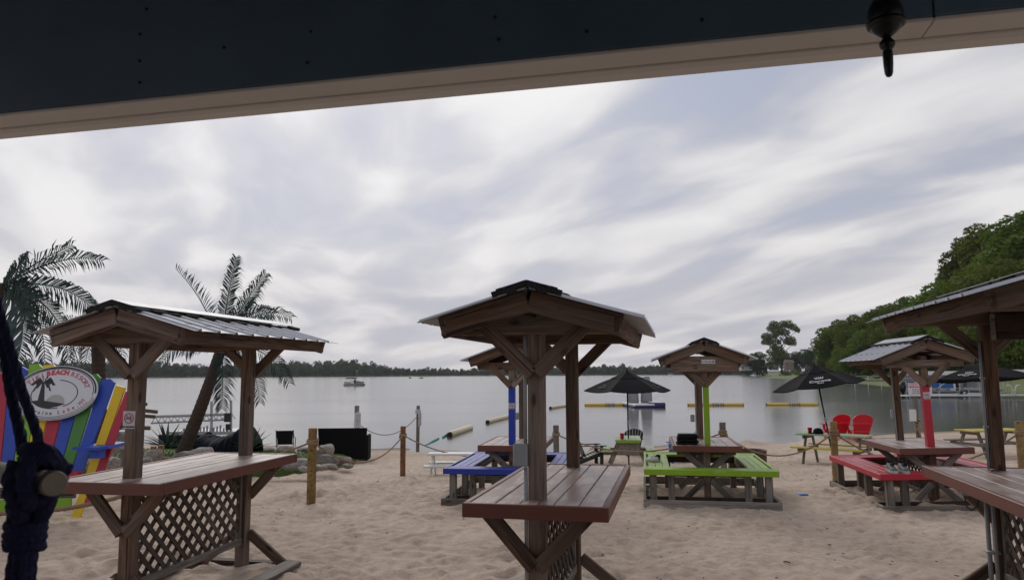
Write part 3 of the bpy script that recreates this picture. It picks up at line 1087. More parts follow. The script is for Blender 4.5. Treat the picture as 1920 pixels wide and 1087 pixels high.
# shrubs on the small point at the right, and reeds along the bank
for k, (px, tp, D, mt, lab) in enumerate([(1468, 691, 372, 'leaf', 'dark green shrub at the tip of the grassy point'), (1490, 693, 365, 'leafbright', 'broad green shrub behind the leaning umbrella top'),
                                          (1512, 692, 350, 'leaf', 'green shrub right of the point, by the umbrella'), (1535, 690, 330, 'leafbright', 'bright green shrub on the bank behind the umbrella'),
                                          (1600, 700, 230, 'leafbright', 'bright green shrub on the bank below the hill'), (1640, 697, 190, 'leaf', 'green shrub on the bank left of the boat canopies'),
                                          (1662, 700, 165, 'leafbright', 'light green shrub beside the far little jetty')]):
    hz = 700.4 - (px - 960) * 0.0047
    x = (px - 960) / FPX * D
    z = land_z(x, D) - 0.2
    shrub(x, D, CAM_H + (hz - tp) / FPX * D - z, mt, lab, z=z, wide=1.9, seed=k + 40)


# ------------------------------------------------------------------ houses and poles on the far bank
def house(px0, px1, y_top, y_eave, D, wall, roof, label, windows=2, porch=False, y_base=None):
    hz = 700.4 - ((px0 + px1) / 2 - 960) * 0.0047
    x0, x1 = (px0 - 960) / FPX * D, (px1 - 960) / FPX * D
    zt, ze = CAM_H + (hz - y_top) / FPX * D, CAM_H + (hz - y_eave) / FPX * D
    zb = CAM_H + (hz - y_base) / FPX * D if y_base else land_z((x0 + x1) / 2, D)
    w, dp = x1 - x0, (x1 - x0) * 0.6
    t = thing('house', label, 'house', ((x0 + x1) / 2, D + dp / 2, zb))
    h = ze - zb
    MB().box((0, 0, h / 2 - 0.4), (w * 0.94, dp * 0.9, h + 0.8)).build('wall', M[wall], t)
    m = MB()
    rz = zt - zb
    a, b = w / 2, dp / 2
    m.add([(-a, -b, h), (a, -b, h), (a, b, h), (-a, b, h), (-a * 0.95, 0, rz), (a * 0.95, 0, rz), (-a, -b, h - .25), (a, -b, h - .25), (a, b, h - .25), (-a, b, h - .25)],
          [(0, 1, 5, 4), (2, 3, 4, 5), (1, 2, 5), (3, 0, 4), (6, 7, 1, 0), (7, 8, 2, 1), (8, 9, 3, 2), (9, 6, 0, 3), (9, 8, 7, 6)])
    m.build('roof', M[roof], t)
    for k in range(windows):
        xx = -w * 0.32 + w * 0.64 * (k / max(1, windows - 1)) if windows > 1 else 0
        f = MB()
        f.box((xx, -dp * 0.45 - 0.03, h * 0.52), (w * 0.17, 0.12, h * 0.46)).build('window', M['housewall'], t)
        MB().box((xx, -dp * 0.45 - 0.10, h * 0.52), (w * 0.14, 0.06, h * 0.38)).build('pane', M['glassdark'], t.children[-1])
    return t


house(1386, 1408, 683, 687, 640, 'housewall', 'shingle', 'small white cottage with two dark windows beyond the lake', 2, y_base=693)
house(1408, 1436, 682, 687, 650, 'housegrey', 'shingle', 'grey cottage with long slate roof beside the white one', 2, y_base=692.5)
house(1441, 1457, 685, 688.5, 640, 'housegrey', 'shingle', 'low dark shed half hidden right of the grey cottage', 1, y_base=692)
house(1469, 1486, 674, 680, 560, 'housebrown', 'housebrown', 'brown gabled house behind the shrubs on the point', 1, y_base=692)


def utility_pole(px, top, D, label, arm=True):
    hz = 700.4 - (px - 960) * 0.0047
    x = (px - 960) / FPX * D
    zb = land_z(x, D)
    t = thing('utility_pole', label, 'utility pole', (x, D, zb))
    h = CAM_H + (hz - top) / FPX * D - zb
    MB().tube([(0, 0, -0.5), (0, 0, h)], [0.24, 0.16], 8).build('pole', M['greywood'], t)
    if arm:
        MB().box((0, -0.2, h - 0.5), (4.4, 0.2, 0.25)).build('crossarm', M['greywood'], t)
        m = MB()
        for dx in (-1.9, -1.0, 1.0, 1.9): m.lathe([(0.12, 0), (0.16, 0.2), (0.06, 0.4)], 6, (dx, -0.2, h - 0.36))
        m.build('insulator', M['greymetal'], t)
    return t


utility_pole(1561, 631, 420, 'utility pole with a crossarm above the bronze leaved tree')
utility_pole(1602, 632, 300, 'plain pale pole against the dark trees of the hillside', False)

# lawn of the left bank: bank, blades, and rocks along its edge
def lawn_z(x, y):
    return bz(x, y) + 0.16


# ------------------------------------------------------------------ gabled roofs shared by the bar tables
def corrugated(parent, name, y0, y1, b0, z0, b1, z1, pitch=0.232, rib=0.018, seed=0):
    """metal sheet between ridge (b0, z0) and eave (b1, z1), ribs running down the slope"""
    g_ = random.Random(seed)
    ys_ = []
    y = y0
    ys_.append((y0, 0))
    y = y0 + 0.06
    while y < y1 - 0.06:
        ys_ += [(y - 0.024, 0), (y - 0.010, rib), (y + 0.010, rib), (y + 0.024, 0), (y + pitch * 0.35, 0.003), (y + pitch * 0.65, 0.003)]
        y += pitch
    ys_ = [q for q in ys_ if q[0] < y1 - 0.001] + [(y1, 0)]
    sl = Vector((b1 - b0, 0, z1 - z0)).normalized()
    nrm = Vector((-sl.z, 0, sl.x)) if b1 > b0 else Vector((sl.z, 0, -sl.x))
    segs = 5
    vs_, fs_ = [], []
    th = 0.004
    for side in (0, 1):
        for k in range(segs + 1):
            t = k / segs
            for (yy, hh) in ys_:
                jag = 0.0
                p = Vector((b0 + (b1 - b0) * t, yy, z0 + (z1 - z0) * t)) + nrm * (hh - th * side + 0.006 * math.sin(3 * t + yy * 2 + seed) * 0.4)
                vs_.append(p)
    m = len(ys_)
    per = (segs + 1) * m
    for k in range(segs):
        for i in range(m - 1):
            a = k * m + i
            fs_.append((a, a + 1, a + m + 1, a + m))
            fs_.append((per + a, per + a + m, per + a + m + 1, per + a + 1))
    for i in range(m - 1):
        fs_.append((i, per + i, per + i + 1, i + 1))
        e = segs * m + i
        fs_.append((e, e + 1, per + e + 1, per + e))
    for k in range(segs):
        a = k * m
        fs_.append((a, a + m, per + a + m, per + a))
        a = k * m + m - 1
        fs_.append((a, per + a, per + a + m, a + m))
    return MB().add(vs_, fs_).build(name, M['roof'], parent)


def gable_roof(t, y0, y1, rw, ze, zr, tie_ys, tie_z, tie_h, beam_b, seed=0, tie_mat='brown', front_tie_wide=0.5):
    slope = (zr - ze) / rw
    corrugated(t, 'roof_panel', y0, y1, -0.012, zr - 0.012 * slope, -rw, ze, seed=seed)
    corrugated(t, 'roof_panel', y0 + 0.004, y1, 0.012, zr - 0.012 * slope, rw, ze, seed=seed + 1)
    # ridge cap with black foam closures peeping out under it
    cw = 0.17
    m = MB()
    for s in (-1, 1):
        a = (0, zr + 0.045); b = (s * cw, zr + 0.045 - cw * slope)
        ya, yb = y0 - 0.004, y1 + 0.004
        vs_ = [(a[0], ya, a[1]), (b[0], ya, b[1]), (b[0], yb, b[1]), (a[0], yb, a[1])]
        vs_ += [(x, y, z - 0.005) for x, y, z in vs_]
        m.add(vs_, [(0, 1, 2, 3), (7, 6, 5, 4), (0, 4, 5, 1), (1, 5, 6, 2), (2, 6, 7, 3)])
    m.build('ridge_cap', M['cap'], t)
    g_ = random.Random(seed)
    for s in (-1, 1):
        f = MB()
        y = y0 + 0.01
        while y < y1 - 0.1:
            L = g_.uniform(0.13, 0.19)
            h = g_.uniform(0.018, 0.034)
            ww = g_.uniform(0.03, 0.07)
            c = cw + g_.uniform(-0.01, 0.02)
            f.box((s * c, y + L / 2, zr - c * slope + h / 2 + 0.006), (ww, L, h), (0, s * math.atan(slope), 0))
            y += L + g_.uniform(0.02, 0.06)
        # wavy strip showing at the gable end
        for c in np.linspace(0.02, cw + 0.02, 7):
            f.box((s * c, y0 + 0.006, zr - c * slope + 0.018 + 0.008 * math.sin(c * 50)), (0.034, 0.03, 0.034), (0, s * math.atan(slope), 0))
        f.build('closure_strip', M['foam'], t)
    # rafters at both ends and over the posts
    def z_at(b): return zr - abs(b) * slope
    for y in (y0 + 0.07, y1 - 0.07):
        for s in (-1, 1):
            d = 0.075
            board(t, 'rafter', (s * 0.004, y, zr - d), (s * (rw - 0.13), y, z_at(rw - 0.13) - d), 0.04, 0.13, 'brown', up=(0, 0, 1))
    for y in tie_ys:
        for s in (-1, 1):
            d = 0.07
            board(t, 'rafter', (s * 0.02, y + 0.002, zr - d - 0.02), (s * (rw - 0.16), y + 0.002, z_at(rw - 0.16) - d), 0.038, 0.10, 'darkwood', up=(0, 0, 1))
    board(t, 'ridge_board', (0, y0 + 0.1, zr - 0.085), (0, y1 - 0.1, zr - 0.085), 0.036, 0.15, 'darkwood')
    for s in (-1, 1):     # eave boards along the sides and battens under the metal
        board(t, 'eave_board', (s * beam_b, y0 + 0.05, z_at(beam_b) - 0.075), (s * beam_b, y1 - 0.05, z_at(beam_b) - 0.075), 0.038, 0.11, 'brown')
        for b in (0.2, 0.42):
            bb = b * rw / 0.66
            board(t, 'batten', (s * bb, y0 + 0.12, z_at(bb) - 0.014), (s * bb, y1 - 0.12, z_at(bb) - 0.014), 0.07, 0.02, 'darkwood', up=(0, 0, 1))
    for i, y in enumerate(tie_ys):
        for dy in (-0.068, 0.068):
            board(t, 'tie_beam', (-front_tie_wide, y + dy, tie_z), (front_tie_wide, y + dy, tie_z), 0.036, tie_h, tie_mat)


def lattice(t, y0, y1, z0, z1, b=0.0, step=0.098, w=0.040, mat='lattice'):
    """diagonal slats between two posts, clipped to the opening"""
    def clip(c, sg):
        # line z = z0 + sg*(y - c)
        pts = []
        for y in (y0, y1):
            z = z0 + sg * (y - c)
            if z0 <= z <= z1: pts.append((y, z))
        for z in (z0, z1):
            y = c + (z - z0) / sg
            if y0 < y < y1: pts.append((y, z))
        pts = sorted(set((round(a, 4), round(q, 4)) for a, q in pts))
        return pts if len(pts) >= 2 else None
    H_ = z1 - z0
    st = step * 1.414
    c = y0 - H_ + 0.03
    while c < y1:
        q = clip(c, 1)
        if q and math.dist(q[0], q[-1]) > 0.06:
            board(t, 'slat', (b - 0.005, *q[0]), (b - 0.005, *q[-1]), 0.008, w, mat, up=(0, -1, 1), bev=0.0)
        c += st
    c = y0 + 0.05
    while c < y1 + H_:
        q = clip(c, -1)
        if q and math.dist(q[0], q[-1]) > 0.06:
            board(t, 'slat', (b + 0.004, *q[0]), (b + 0.004, *q[-1]), 0.008, w, mat, up=(0, 1, 1), bev=0.0)
        c += st


def no_smoking_sign(t, loc, w=0.11, h=0.14, axis='front'):
    """small white plate: red ring and bar over a cigarette, line of lettering below"""
    m = MB()
    m.box((0, 0, 0), (w, h, 0.004))
    f = m.build('no_smoking_sign', M['signwhite'], t)
    f.location = loc
    f.rotation_euler = (R(90), 0, 0)
    r = w * 0.36
    k = MB()
    ring = [(r * math.cos(a), r * math.sin(a) + h * 0.1, 0.004) for a in np.linspace(0, 2 * math.pi, 25)[:-1]]
    k.tube(ring, r * 0.10, 5, closed=True)
    k.bar((-r * 0.68, r * 0.68 + h * 0.1, 0.0045), (r * 0.68, -r * 0.68 + h * 0.1, 0.0045), r * 0.18, 0.003)
    k.build('ring', M['inkpink'], f)
    k = MB()
    k.box((-r * 0.1, h * 0.08, 0.003), (r * 1.1, r * 0.24, 0.002))
    k.box((r * 0.55, h * 0.08, 0.003), (r * 0.14, r * 0.24, 0.0024))
    for sx in (0.25, 0.42): k.box((r * sx, h * 0.08 + r * 0.42, 0.003), (r * 0.08, r * 0.42, 0.002), (0, 0, 0.4))
    v_, f_ = text_geo('NO SMOKING', w * 0.155, 0.001, 0.001)
    k.add([(p.x, p.y - h * 0.40, p.z + 0.0025) for p in v_], f_)
    k.build('lettering', M['ink'], f)
    return f


def electric_box(t, c, s=(0.085, 0.07, 0.19), name='outlet_box'):
    o = board(t, name, (c[0], c[1], c[2] - s[2] / 2), (c[0], c[1], c[2] + s[2] / 2), s[0], s[1], 'greymetal', bev=0.008)
    return o


# ------------------------------------------------------------------ three bar-height tables
TS = dict(s=1.547, e1=0.278, e2=0.183, zc=1.052, th=0.082, r1=0.31, r2=0.541, rw=0.67, ze=2.112, zr=2.300)


def bar_table(name_label, x, y, deg, wl, wr, seed, s=1.547, e1=0.278, tilt=(0, 0), far_extra=0.0, lift=0.0, roof_wide=0.0):
    t = thing('bar_table', name_label, 'bar table', (x, y, 0), -R(deg), 'tall roofed bar tables near the camera')
    p = TS
    e2, zc, th = p['e2'], p['zc'], p['th']
    g_ = random.Random(seed)
    # posts
    for yy in (0, s):
        board(t, 'post', (0, yy, -0.25), (0, yy, 2.13 + lift), 0.098, 0.098, 'brownpost', bev=0.006)
    # counter planks between fascia boards
    y0, y1 = -e1, s + e2
    ft = 0.036
    inner0, inner1 = -wl + ft + 0.003, wr - ft - 0.003
    n = 6
    gap = 0.006
    ws = [0.148, 0.142, 0.10, 0.092, 0.142, 0.14]
    k = (inner1 - inner0 - gap * (n - 1)) / sum(ws)
    b = inner0
    for i in range(n):
        w = ws[i] * k
        board(t, 'plank', (b + w / 2, y0 + ft + 0.002, zc - 0.021 + g_.uniform(-0.002, 0.001)), (b + w / 2, y1 - ft - 0.002, zc - 0.021 + g_.uniform(-0.002, 0.001)), w, 0.036, 'counter', bev=0.005)
        b += w + gap
    for (a, c) in (((-wl, y0 + ft / 2), (wr, y0 + ft / 2)), ((-wl, y1 - ft / 2), (wr, y1 - ft / 2))):
        board(t, 'fascia_board', (*a, zc - th / 2), (*c, zc - th / 2), ft, th, 'counterfascia')
    for bb in (-wl + ft / 2, wr - ft / 2):
        board(t, 'fascia_board', (bb, y0 + ft + 0.001, zc - th / 2 + 0.001), (bb, y1 - ft - 0.001, zc - th / 2 + 0.001), ft, th, 'counterfascia')
    # bearers and Y braces under the counter, Y braces under the roof
    for yy, sg in ((0, -1), (s, 1)):
        f = yy + sg * 0.071
        board(t, 'bearer', (-wl + 0.08, yy - sg * 0.075, zc - th - 0.01), (wr - 0.08, yy - sg * 0.075, zc - th - 0.01), 0.036, 0.085, 'brown')
        for q in (-1, 1):
            board(t, 'brace', (q * (0.30 if q < 0 else 0.32), f, zc - th + 0.012), (q * 0.012, f, 0.665), 0.038, 0.088, 'brownpost', up=(0, 0, 1))
            board(t, 'brace', (q * 0.32, f, 2.10 + lift), (q * 0.012, f, 1.80 + lift), 0.038, 0.088, 'brown', up=(0, 0, 1))
    # foot braces and ground skids
    for q in (-1, 1):
        board(t, 'foot_brace', (q * 0.05, s + 0.02, 0.34), (q * 0.46, s + 0.02, 0.03), 0.038, 0.088, 'brownpost', up=(0, 0, 1))
        board(t, 'foot_brace', (q * 0.05, -0.02, 0.34), (q * 0.46, -0.02, 0.03), 0.038, 0.088, 'brownpost', up=(0, 0, 1))
        board(t, 'skid', (q * 0.49, 0.55 if q < 0 else -0.3, 0.075), (q * 0.49, s + 0.08, 0.075), 0.14, 0.038, 'greywood', up=(0.12 * q, 0, 1))
        board(t, 'skid_edge', (q * 0.445, 0.5 if q < 0 else -0.3, 0.03), (q * 0.445, s + 0.04, 0.03), 0.03, 0.07, 'greywood')
    board(t, 'cross_skid', (-0.42, s + 0.14, 0.04), (0.42, s + 0.14, 0.04), 0.1, 0.036, 'darkwood')
    # lattice side with its frame
    lattice(t, 0.10, s - 0.09, 0.30, zc - th - 0.02)
    board(t, 'lattice_rail', (0.0, 0.052, 0.275), (0.0, s - 0.052, 0.275), 0.055, 0.06, 'greywood')
    board(t, 'lattice_rail', (0.0, 0.052, zc - th - 0.045), (0.0, s - 0.052, zc - th - 0.045), 0.034, 0.036, 'darkwood')
    for yy in (0.075, s - 0.072):
        board(t, 'lattice_stile', (0.0, yy, 0.305), (0.0, yy, zc - th - 0.065), 0.04, 0.036, 'greywood')
    gable_roof(t, -p['r1'], s + p['r2'] + far_extra, p['rw'] + roof_wide, p['ze'] + lift, p['zr'] + lift + roof_wide * 0.3, (0.0, s), 2.10 + lift, 0.12, p['rw'] + roof_wide - 0.155, seed)
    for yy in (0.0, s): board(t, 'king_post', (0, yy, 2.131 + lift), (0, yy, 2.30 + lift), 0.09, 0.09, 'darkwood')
    t.rotation_euler = (tilt[0], tilt[1], -R(deg))
    return t


ta = bar_table('tall roofed bar table at the left with no smoking plate on its post', -2.815, 5.58, 10.84, 0.50, 0.437, 1)
o = no_smoking_sign(ta, (-0.012, -0.0525, 1.475), 0.10, 0.128)
electric_box(ta, (-0.075, -0.09, 0.27), (0.06, 0.05, 0.16))
tb = bar_table('tall roofed bar table in the middle with a grey outlet box on its post', 0.15, 4.572, 12.5, 0.408, 0.447, 2, s=1.57, e1=0.235)
m = MB()
m.tube([(-0.062, -0.045, 0.06), (-0.062, -0.045, 0.9), (-0.064, -0.045, 1.24)], 0.0125, 8)
m.tube([(-0.064, -0.047, 1.36), (-0.064, -0.047, 2.02), (-0.064, 0.06, 2.06)], 0.0115, 8)
m.build('conduit', M['conduit'], tb, True)
electric_box(tb, (-0.092, -0.055, 1.315), (0.088, 0.06, 0.135))
electric_box(tb, (-0.10, -0.075, 0.40), (0.085, 0.07, 0.13))
tc_ = bar_table('tall roofed bar table at the right edge with a cord down its post', 3.362, 4.27, 13.1, 0.473, 0.433, 3, s=1.56, lift=0.12, roof_wide=0.08)
cb = board(tc_, 'cross_board', (0.02, 1.43, 2.14), (0.56, 1.43, 2.14), 0.036, 0.20, 'darkwood')
board(tc_, 'cross_board', (-0.012, 1.43, 2.14), (0.017, 1.43, 2.14), 0.036, 0.20, 'greywood')
m = MB()
m.tube([(-0.058, 1.515, 2.03), (-0.060, 1.51, 1.6), (-0.057, 1.512, 1.2), (-0.06, 1.51, 1.075), (-0.075, 1.46, 1.062), (-0.055, 1.43, 1.066), (-0.09, 1.41, 1.06)], 0.006, 6)
m.build('power_cord', M['blackplastic'], tc_, True)
m = MB()
m.tube([(-0.075, 1.50, 2.02), (-0.075, 1.50, 1.075)], 0.010, 8)
for zz in (1.38, 1.75): m.box((-0.072, 1.50, zz), (0.03, 0.03, 0.014))
m.build('conduit', M['conduit'], tc_, True)
m = MB()
m.tube([(-0.105, 1.52, -0.05), (-0.105, 1.52, 0.955)], 0.017, 8)
m.tube([(-0.078, 1.47, -0.05), (-0.078, 1.47, 0.955)], 0.013, 8)
m.box((-0.092, 1.495, 0.45), (0.085, 0.07, 0.02))
m.build('conduit', M['conduit'], tc_, True)
electric_box(tc_, (-0.30, 1.36, 0.925), (0.05, 0.06, 0.09), 'socket')
m = MB()
m.tube([(-0.30, 1.36, 0.88), (-0.285, 1.38, 0.80), (-0.25, 1.40, 0.765), (-0.20, 1.43, 0.79), (-0.15, 1.47, 0.9)], 0.005, 6)
m.build('power_cord', M['blackplastic'], tc_, True)


# ------------------------------------------------------------------ three low tables ringed by benches
SS = dict(s=1.065, a=0.607, b=0.843, zb=0.508, tb=0.078, e1=0.213, e2=0.292, w=0.47, zc=0.789, th=0.086, rw=0.726, ze=1.985, zr=2.255)


def ring_table(label, x, y, deg, paint_name, seed, tall_tie=False, lattice_side=False, roll=0.0, r0=0.03, r1=0.24, z=0.0):
    t = thing('picnic_table', label, 'picnic table', (x, y, z), 0, 'low roofed tables ringed by benches')
    t.rotation_euler = (0, roll, -R(deg))
    p = SS
    s, a, b, zb, tb, zc, th, w = p['s'], p['a'], p['b'], p['zb'], p['tb'], p['zc'], p['th'], p['w']
    g_ = random.Random(seed)
    # posts: the front one painted between table top and braces
    board(t, 'post', (0, 0, -0.25), (0, 0, zc - 0.002), 0.092, 0.092, 'brownpost')
    zp = 1.62
    pwid = 0.08 if paint_name == 'lime' else 0.094
    f = board(t, 'post', (0.02 if paint_name == 'lime' else 0, 0, zc - 0.001), (0.02 if paint_name == 'lime' else 0, 0, zp), pwid, pwid, paint_name)
    f['label'] = {'blue': 'royal blue painted section of the front post', 'lime': 'lime green painted section of the front post', 'red': 'red painted section of the front post'}[paint_name]
    board(t, 'post', (0, 0, zp + 0.001), (0, 0, 2.02), 0.092, 0.092, 'brownpost')
    board(t, 'post', (0, s, -0.25), (0, s, 2.02), 0.092, 0.092, 'brownpost')
    # table top
    y0, y1, ft = -p['e1'], s + p['e2'], 0.034
    n, gap = 6, 0.007
    pw = (2 * w - 2 * ft - gap * (n + 1)) / n
    for i in range(n):
        bb = -w + ft + gap + i * (pw + gap) + pw / 2
        zz = zc - 0.02 + g_.uniform(-0.0025, 0.001)
        board(t, 'plank', (bb, y0 + ft + 0.002, zz), (bb, y1 - ft - 0.002, zz), pw, 0.034, 'counter')
    for yy in (y0 + ft / 2, y1 - ft / 2):
        board(t, 'fascia_board', (-w, yy, zc - th / 2), (w, yy, zc - th / 2), ft, th, 'counterfascia')
    for bb in (-w + ft / 2, w - ft / 2):
        board(t, 'fascia_board', (bb, y0 + ft + 0.001, zc - th / 2 + 0.001), (bb, y1 - ft - 0.001, zc - th / 2 + 0.001), ft, th, 'counterfascia')
    for yy, sg in ((0, -1), (s, 1)):
        f = yy + sg * 0.068
        board(t, 'bearer', (-w + 0.06, yy - sg * 0.07, zc - th - 0.02), (w - 0.06, yy - sg * 0.07, zc - th - 0.02), 0.036, 0.085, 'greywood')
        for q in (-1, 1):
            board(t, 'brace', (q * 0.34, f, zc - th + 0.01), (q * 0.015, f, 0.42), 0.036, 0.085, 'greywood', up=(0, 0, 1))
            board(t, 'brace', (q * 0.31, f, 1.93), (q * 0.012, f, 1.62), 0.036, 0.085, 'brownpost', up=(0, 0, 1))
            board(t, 'foot_brace', (q * 0.05, f, 0.30), (q * 0.33, f, 0.02), 0.036, 0.08, 'greywood', up=(0, 0, 1))
    # bench ring
    ya, yb, bw = -a, s + a, 0.285
    pw = (bw - 2 * 0.006) / 3
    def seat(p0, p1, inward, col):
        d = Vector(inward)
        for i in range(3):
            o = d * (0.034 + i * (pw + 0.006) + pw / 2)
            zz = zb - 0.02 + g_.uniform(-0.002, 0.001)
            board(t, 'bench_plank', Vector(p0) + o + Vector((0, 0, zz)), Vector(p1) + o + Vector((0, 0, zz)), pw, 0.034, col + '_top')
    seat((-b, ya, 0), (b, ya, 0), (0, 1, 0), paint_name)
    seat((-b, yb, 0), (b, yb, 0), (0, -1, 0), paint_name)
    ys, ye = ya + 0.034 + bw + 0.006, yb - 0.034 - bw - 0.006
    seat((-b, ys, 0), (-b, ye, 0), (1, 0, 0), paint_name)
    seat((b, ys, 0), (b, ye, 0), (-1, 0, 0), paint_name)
    ft = 0.034
    for yy in (ya + ft / 2, yb - ft / 2):
        board(t, 'bench_fascia', (-b - ft, yy, zb - tb / 2 + 0.002), (b + ft, yy, zb - tb / 2 + 0.002), ft, tb, paint_name)
    for q in (-1, 1):
        board(t, 'bench_fascia', (q * (b + ft / 2 - 0.0), ya + ft + 0.001, zb - tb / 2 + 0.001), (q * (b + ft / 2), yb - ft - 0.001, zb - tb / 2 + 0.001), ft, tb, paint_name)
        bi = q * (b - bw - 0.02)
        board(t, 'bench_apron', (bi, ya + bw + 0.06, zb - 0.085), (bi, yb - bw - 0.06, zb - 0.085), 0.034, 0.085, 'greywood')
    for yy in (ya + bw + 0.02, yb - bw - 0.02):
        board(t, 'bench_apron', (-b + bw, yy, zb - 0.085), (b - bw, yy, zb - 0.085), 0.034, 0.085, 'darkwood')
    ym = (ya + yb) / 2
    for bx in (-b + 0.09, b - 0.09):
        for yy in (ya + 0.10, ym - 0.25, yb - 0.10):
            board(t, 'leg', (bx, yy, -0.15), (bx, yy, zb - 0.04), 0.09, 0.09, 'greywood')
    for bx in (-b + bw + 0.05, b - bw - 0.05):
        board(t, 'leg', (bx, ya + 0.26, -0.15), (bx, ya + 0.26, zb - 0.04), 0.088, 0.088, 'greywood')
        board(t, 'leg', (bx, yb - 0.26, -0.15), (bx, yb - 0.26, zb - 0.04), 0.088, 0.088, 'greywood')
    # ground frame half sunk in the sand
    for yy in (ya - 0.02, yb + 0.02):
        board(t, 'ground_frame', (-b - 0.05, yy, 0.05), (b + 0.05, yy, 0.05), 0.038, 0.12, 'greywood')
    for q in (-1, 1):
        board(t, 'ground_frame', (q * (b + 0.03), ya, 0.051), (q * (b + 0.03), yb, 0.051), 0.038, 0.12, 'greywood')
    board(t, 'ground_frame', (-b, ya + 0.30, 0.06), (b, ya + 0.30, 0.06), 0.038, 0.1, 'darkwood')
    if lattice_side:
        lattice(t, 0.06, s - 0.06, 0.16, zc - th - 0.05, step=0.085, w=0.03)
        board(t, 'lattice_rail', (0, 0.05, 0.14), (0, s - 0.05, 0.14), 0.04, 0.05, 'greywood')
    gable_roof(t, r0 - 0.28, s + r1, p['rw'], p['ze'], p['zr'], (0.0, s), 1.915 if not tall_tie else 1.93, 0.10, p['rw'] - 0.17, seed)
    if tall_tie:
        board(t, 'sign_board', (-0.47, -0.125, 1.925), (0.47, -0.125, 1.925), 0.036, 0.222, 'brown')
    return t


tu = ring_table('low roofed table with royal blue benches behind the middle bar table', -0.007, 10.858, 8.6, 'blue', 11)
no_smoking_sign(tu, (0, -0.05, 1.335), 0.088, 0.088)
electric_box(tu, (-0.09, SS['s'] - 0.02, 1.13), (0.07, 0.06, 0.11))
tg = ring_table('low roofed table with lime green benches and a black bundle on top', 2.746, 10.662, 10.0, 'lime', 12, tall_tie=True)
m = MB()
m.tube([(-0.06, SS['s'] - 0.05, 0.5), (-0.06, SS['s'] - 0.05, 1.9)], 0.011, 6)
m.build('conduit', M['conduit'], tg)
electric_box(tg, (-0.115, SS['s'] - 0.06, 1.10), (0.065, 0.06, 0.11))
pl = MB().box((0, 0, 0), (0.19, 0.055, 0.004)).build('notice_strip', M['signwhite'], tg, False, (0.055, -0.146, 1.958), (R(90), 0, 0))
v_, f_ = text_geo('No Smoking', 0.034, 0.0008, 0.0006)
k_ = MB().add([(p.x - 0.02, p.y, p.z + 0.0025) for p in v_], f_)
k_.build('lettering', M['ink'], pl)
k_ = MB().box((0.072, 0, 0.0025), (0.03, 0.028, 0.001)).build('emblem', M['inkmid'], pl)
tr_ = ring_table('low roofed table with red benches and sneakers left on one', 5.72, 10.25, 7.5, 'red', 13, lattice_side=True, roll=R(-1.6))
no_smoking_sign(tr_, (0, -0.05, 1.475), 0.088, 0.10)
electric_box(tr_, (-0.075, SS['s'] - 0.02, 1.17), (0.06, 0.05, 0.13))
m = MB()
m.tube([(-0.06, SS['s'] - 0.05, 0.5), (-0.06, SS['s'] - 0.05, 1.9)], 0.010, 6)
m.build('conduit', M['conduit'], tr_)


# ------------------------------------------------------------------ fence posts and ropes
def fence_post(px, py_base, top_z, r, mat, label, base=None, tied=True):
    b = on_beach(px, py_base) if base is None else Vector(base)
    t = thing('fence_post', label, 'fence post', b, random.uniform(0, 6), 'rope fence posts in the sand')
    h = top_z
    m = MB()
    m.tube([(0, 0, -0.4), (0.0, 0, h * 0.5), (0.004, 0, h - 0.012), (0.004, 0, h)], [r, r, r * 0.98, r * 0.93], 14)
    m.build('post', M[mat], t, False)
    if tied:
        k = MB()
        for j in range(3):
            zt = h * 0.80 + j * 0.024
            k.tube([(math.cos(a) * (r + 0.012), math.sin(a) * (r + 0.012), zt + 0.012 * math.sin(a + j)) for a in np.linspace(0, 6.283, 17)[:-1]], 0.013, 6, closed=True)
        k.tube([(r + 0.01, 0, h * 0.8), (r + 0.03, 0.012, h * 0.79), (r + 0.02, 0.03, h * 0.76)], [0.02, 0.024, 0.012], 8)
        k.build('rope_tie', M['rope'], t, True)
    return b + Vector((0, 0, h * 0.82))


def hang_rope(a, b, sag, label, r=0.0135, mat='rope', group='ropes strung between the fence posts', n=26, lobes=3):
    a, b = Vector(a), Vector(b)
    L = (b - a).length
    path = []
    for k in range(n + 1):
        t = k / n
        p = a.lerp(b, t)
        p.z -= sag * 4 * t * (1 - t)
        path.append(p)
    m = MB()
    # finer steps so that the lay of the strands shows
    fine = []
    steps = max(n, int(L / 0.02)) if lobes else n
    for k in range(steps + 1):
        u = k / steps * n
        i = min(int(u), n - 1)
        fine.append(path[i].lerp(path[i + 1], u - i))
    m.tube(fine, r, 9 if lobes else 6, True, lobes, 75.0 if lobes else 0)
    o = m.build('rope', M[mat], None, True)
    return tag(o, label, 'rope', group)


f1 = fence_post(583, 945, 1.05, 0.062, 'yellowpost', 'yellow pine post beside the left bar table, ropes tied to it')
f2 = fence_post(755, 892, 1.05, 0.058, 'orangepost', 'orange brown cedar post standing in open sand')
q = at(1043, 840, 16.0)
f3 = fence_post(0, 0, 1.06, 0.062, 'greywood', 'grey post showing between the two posts of the middle bar table', base=(q.x, 16.0, bz(q.x, 16.0)))
f4 = fence_post(1358, 898, 1.07, 0.062, 'greywood', 'weathered grey post behind the lime-bench table')
f5 = fence_post(1568, 904, 1.05, 0.060, 'yellowpost', 'pale pine post at the corner of the red benches')
q = at(1915, 850, 12.2)
f6 = fence_post(0, 0, 1.02, 0.062, 'yellowpost', 'yellow pine post at the right edge beyond the bar table', base=(q.x, 12.2, bz(q.x, 12.2)))
hang_rope(f1, f2, 0.42, 'slack rope from the yellow post to the orange cedar post')
hang_rope(f2, f3, 0.46, 'slack rope running right from the orange cedar post')
hang_rope(f3, f4, 0.36, 'slack rope passing in front of the green umbrella table', r=0.016)
hang_rope(f4, f5, 0.42, 'slack rope from the weathered grey post to the pale pine post')
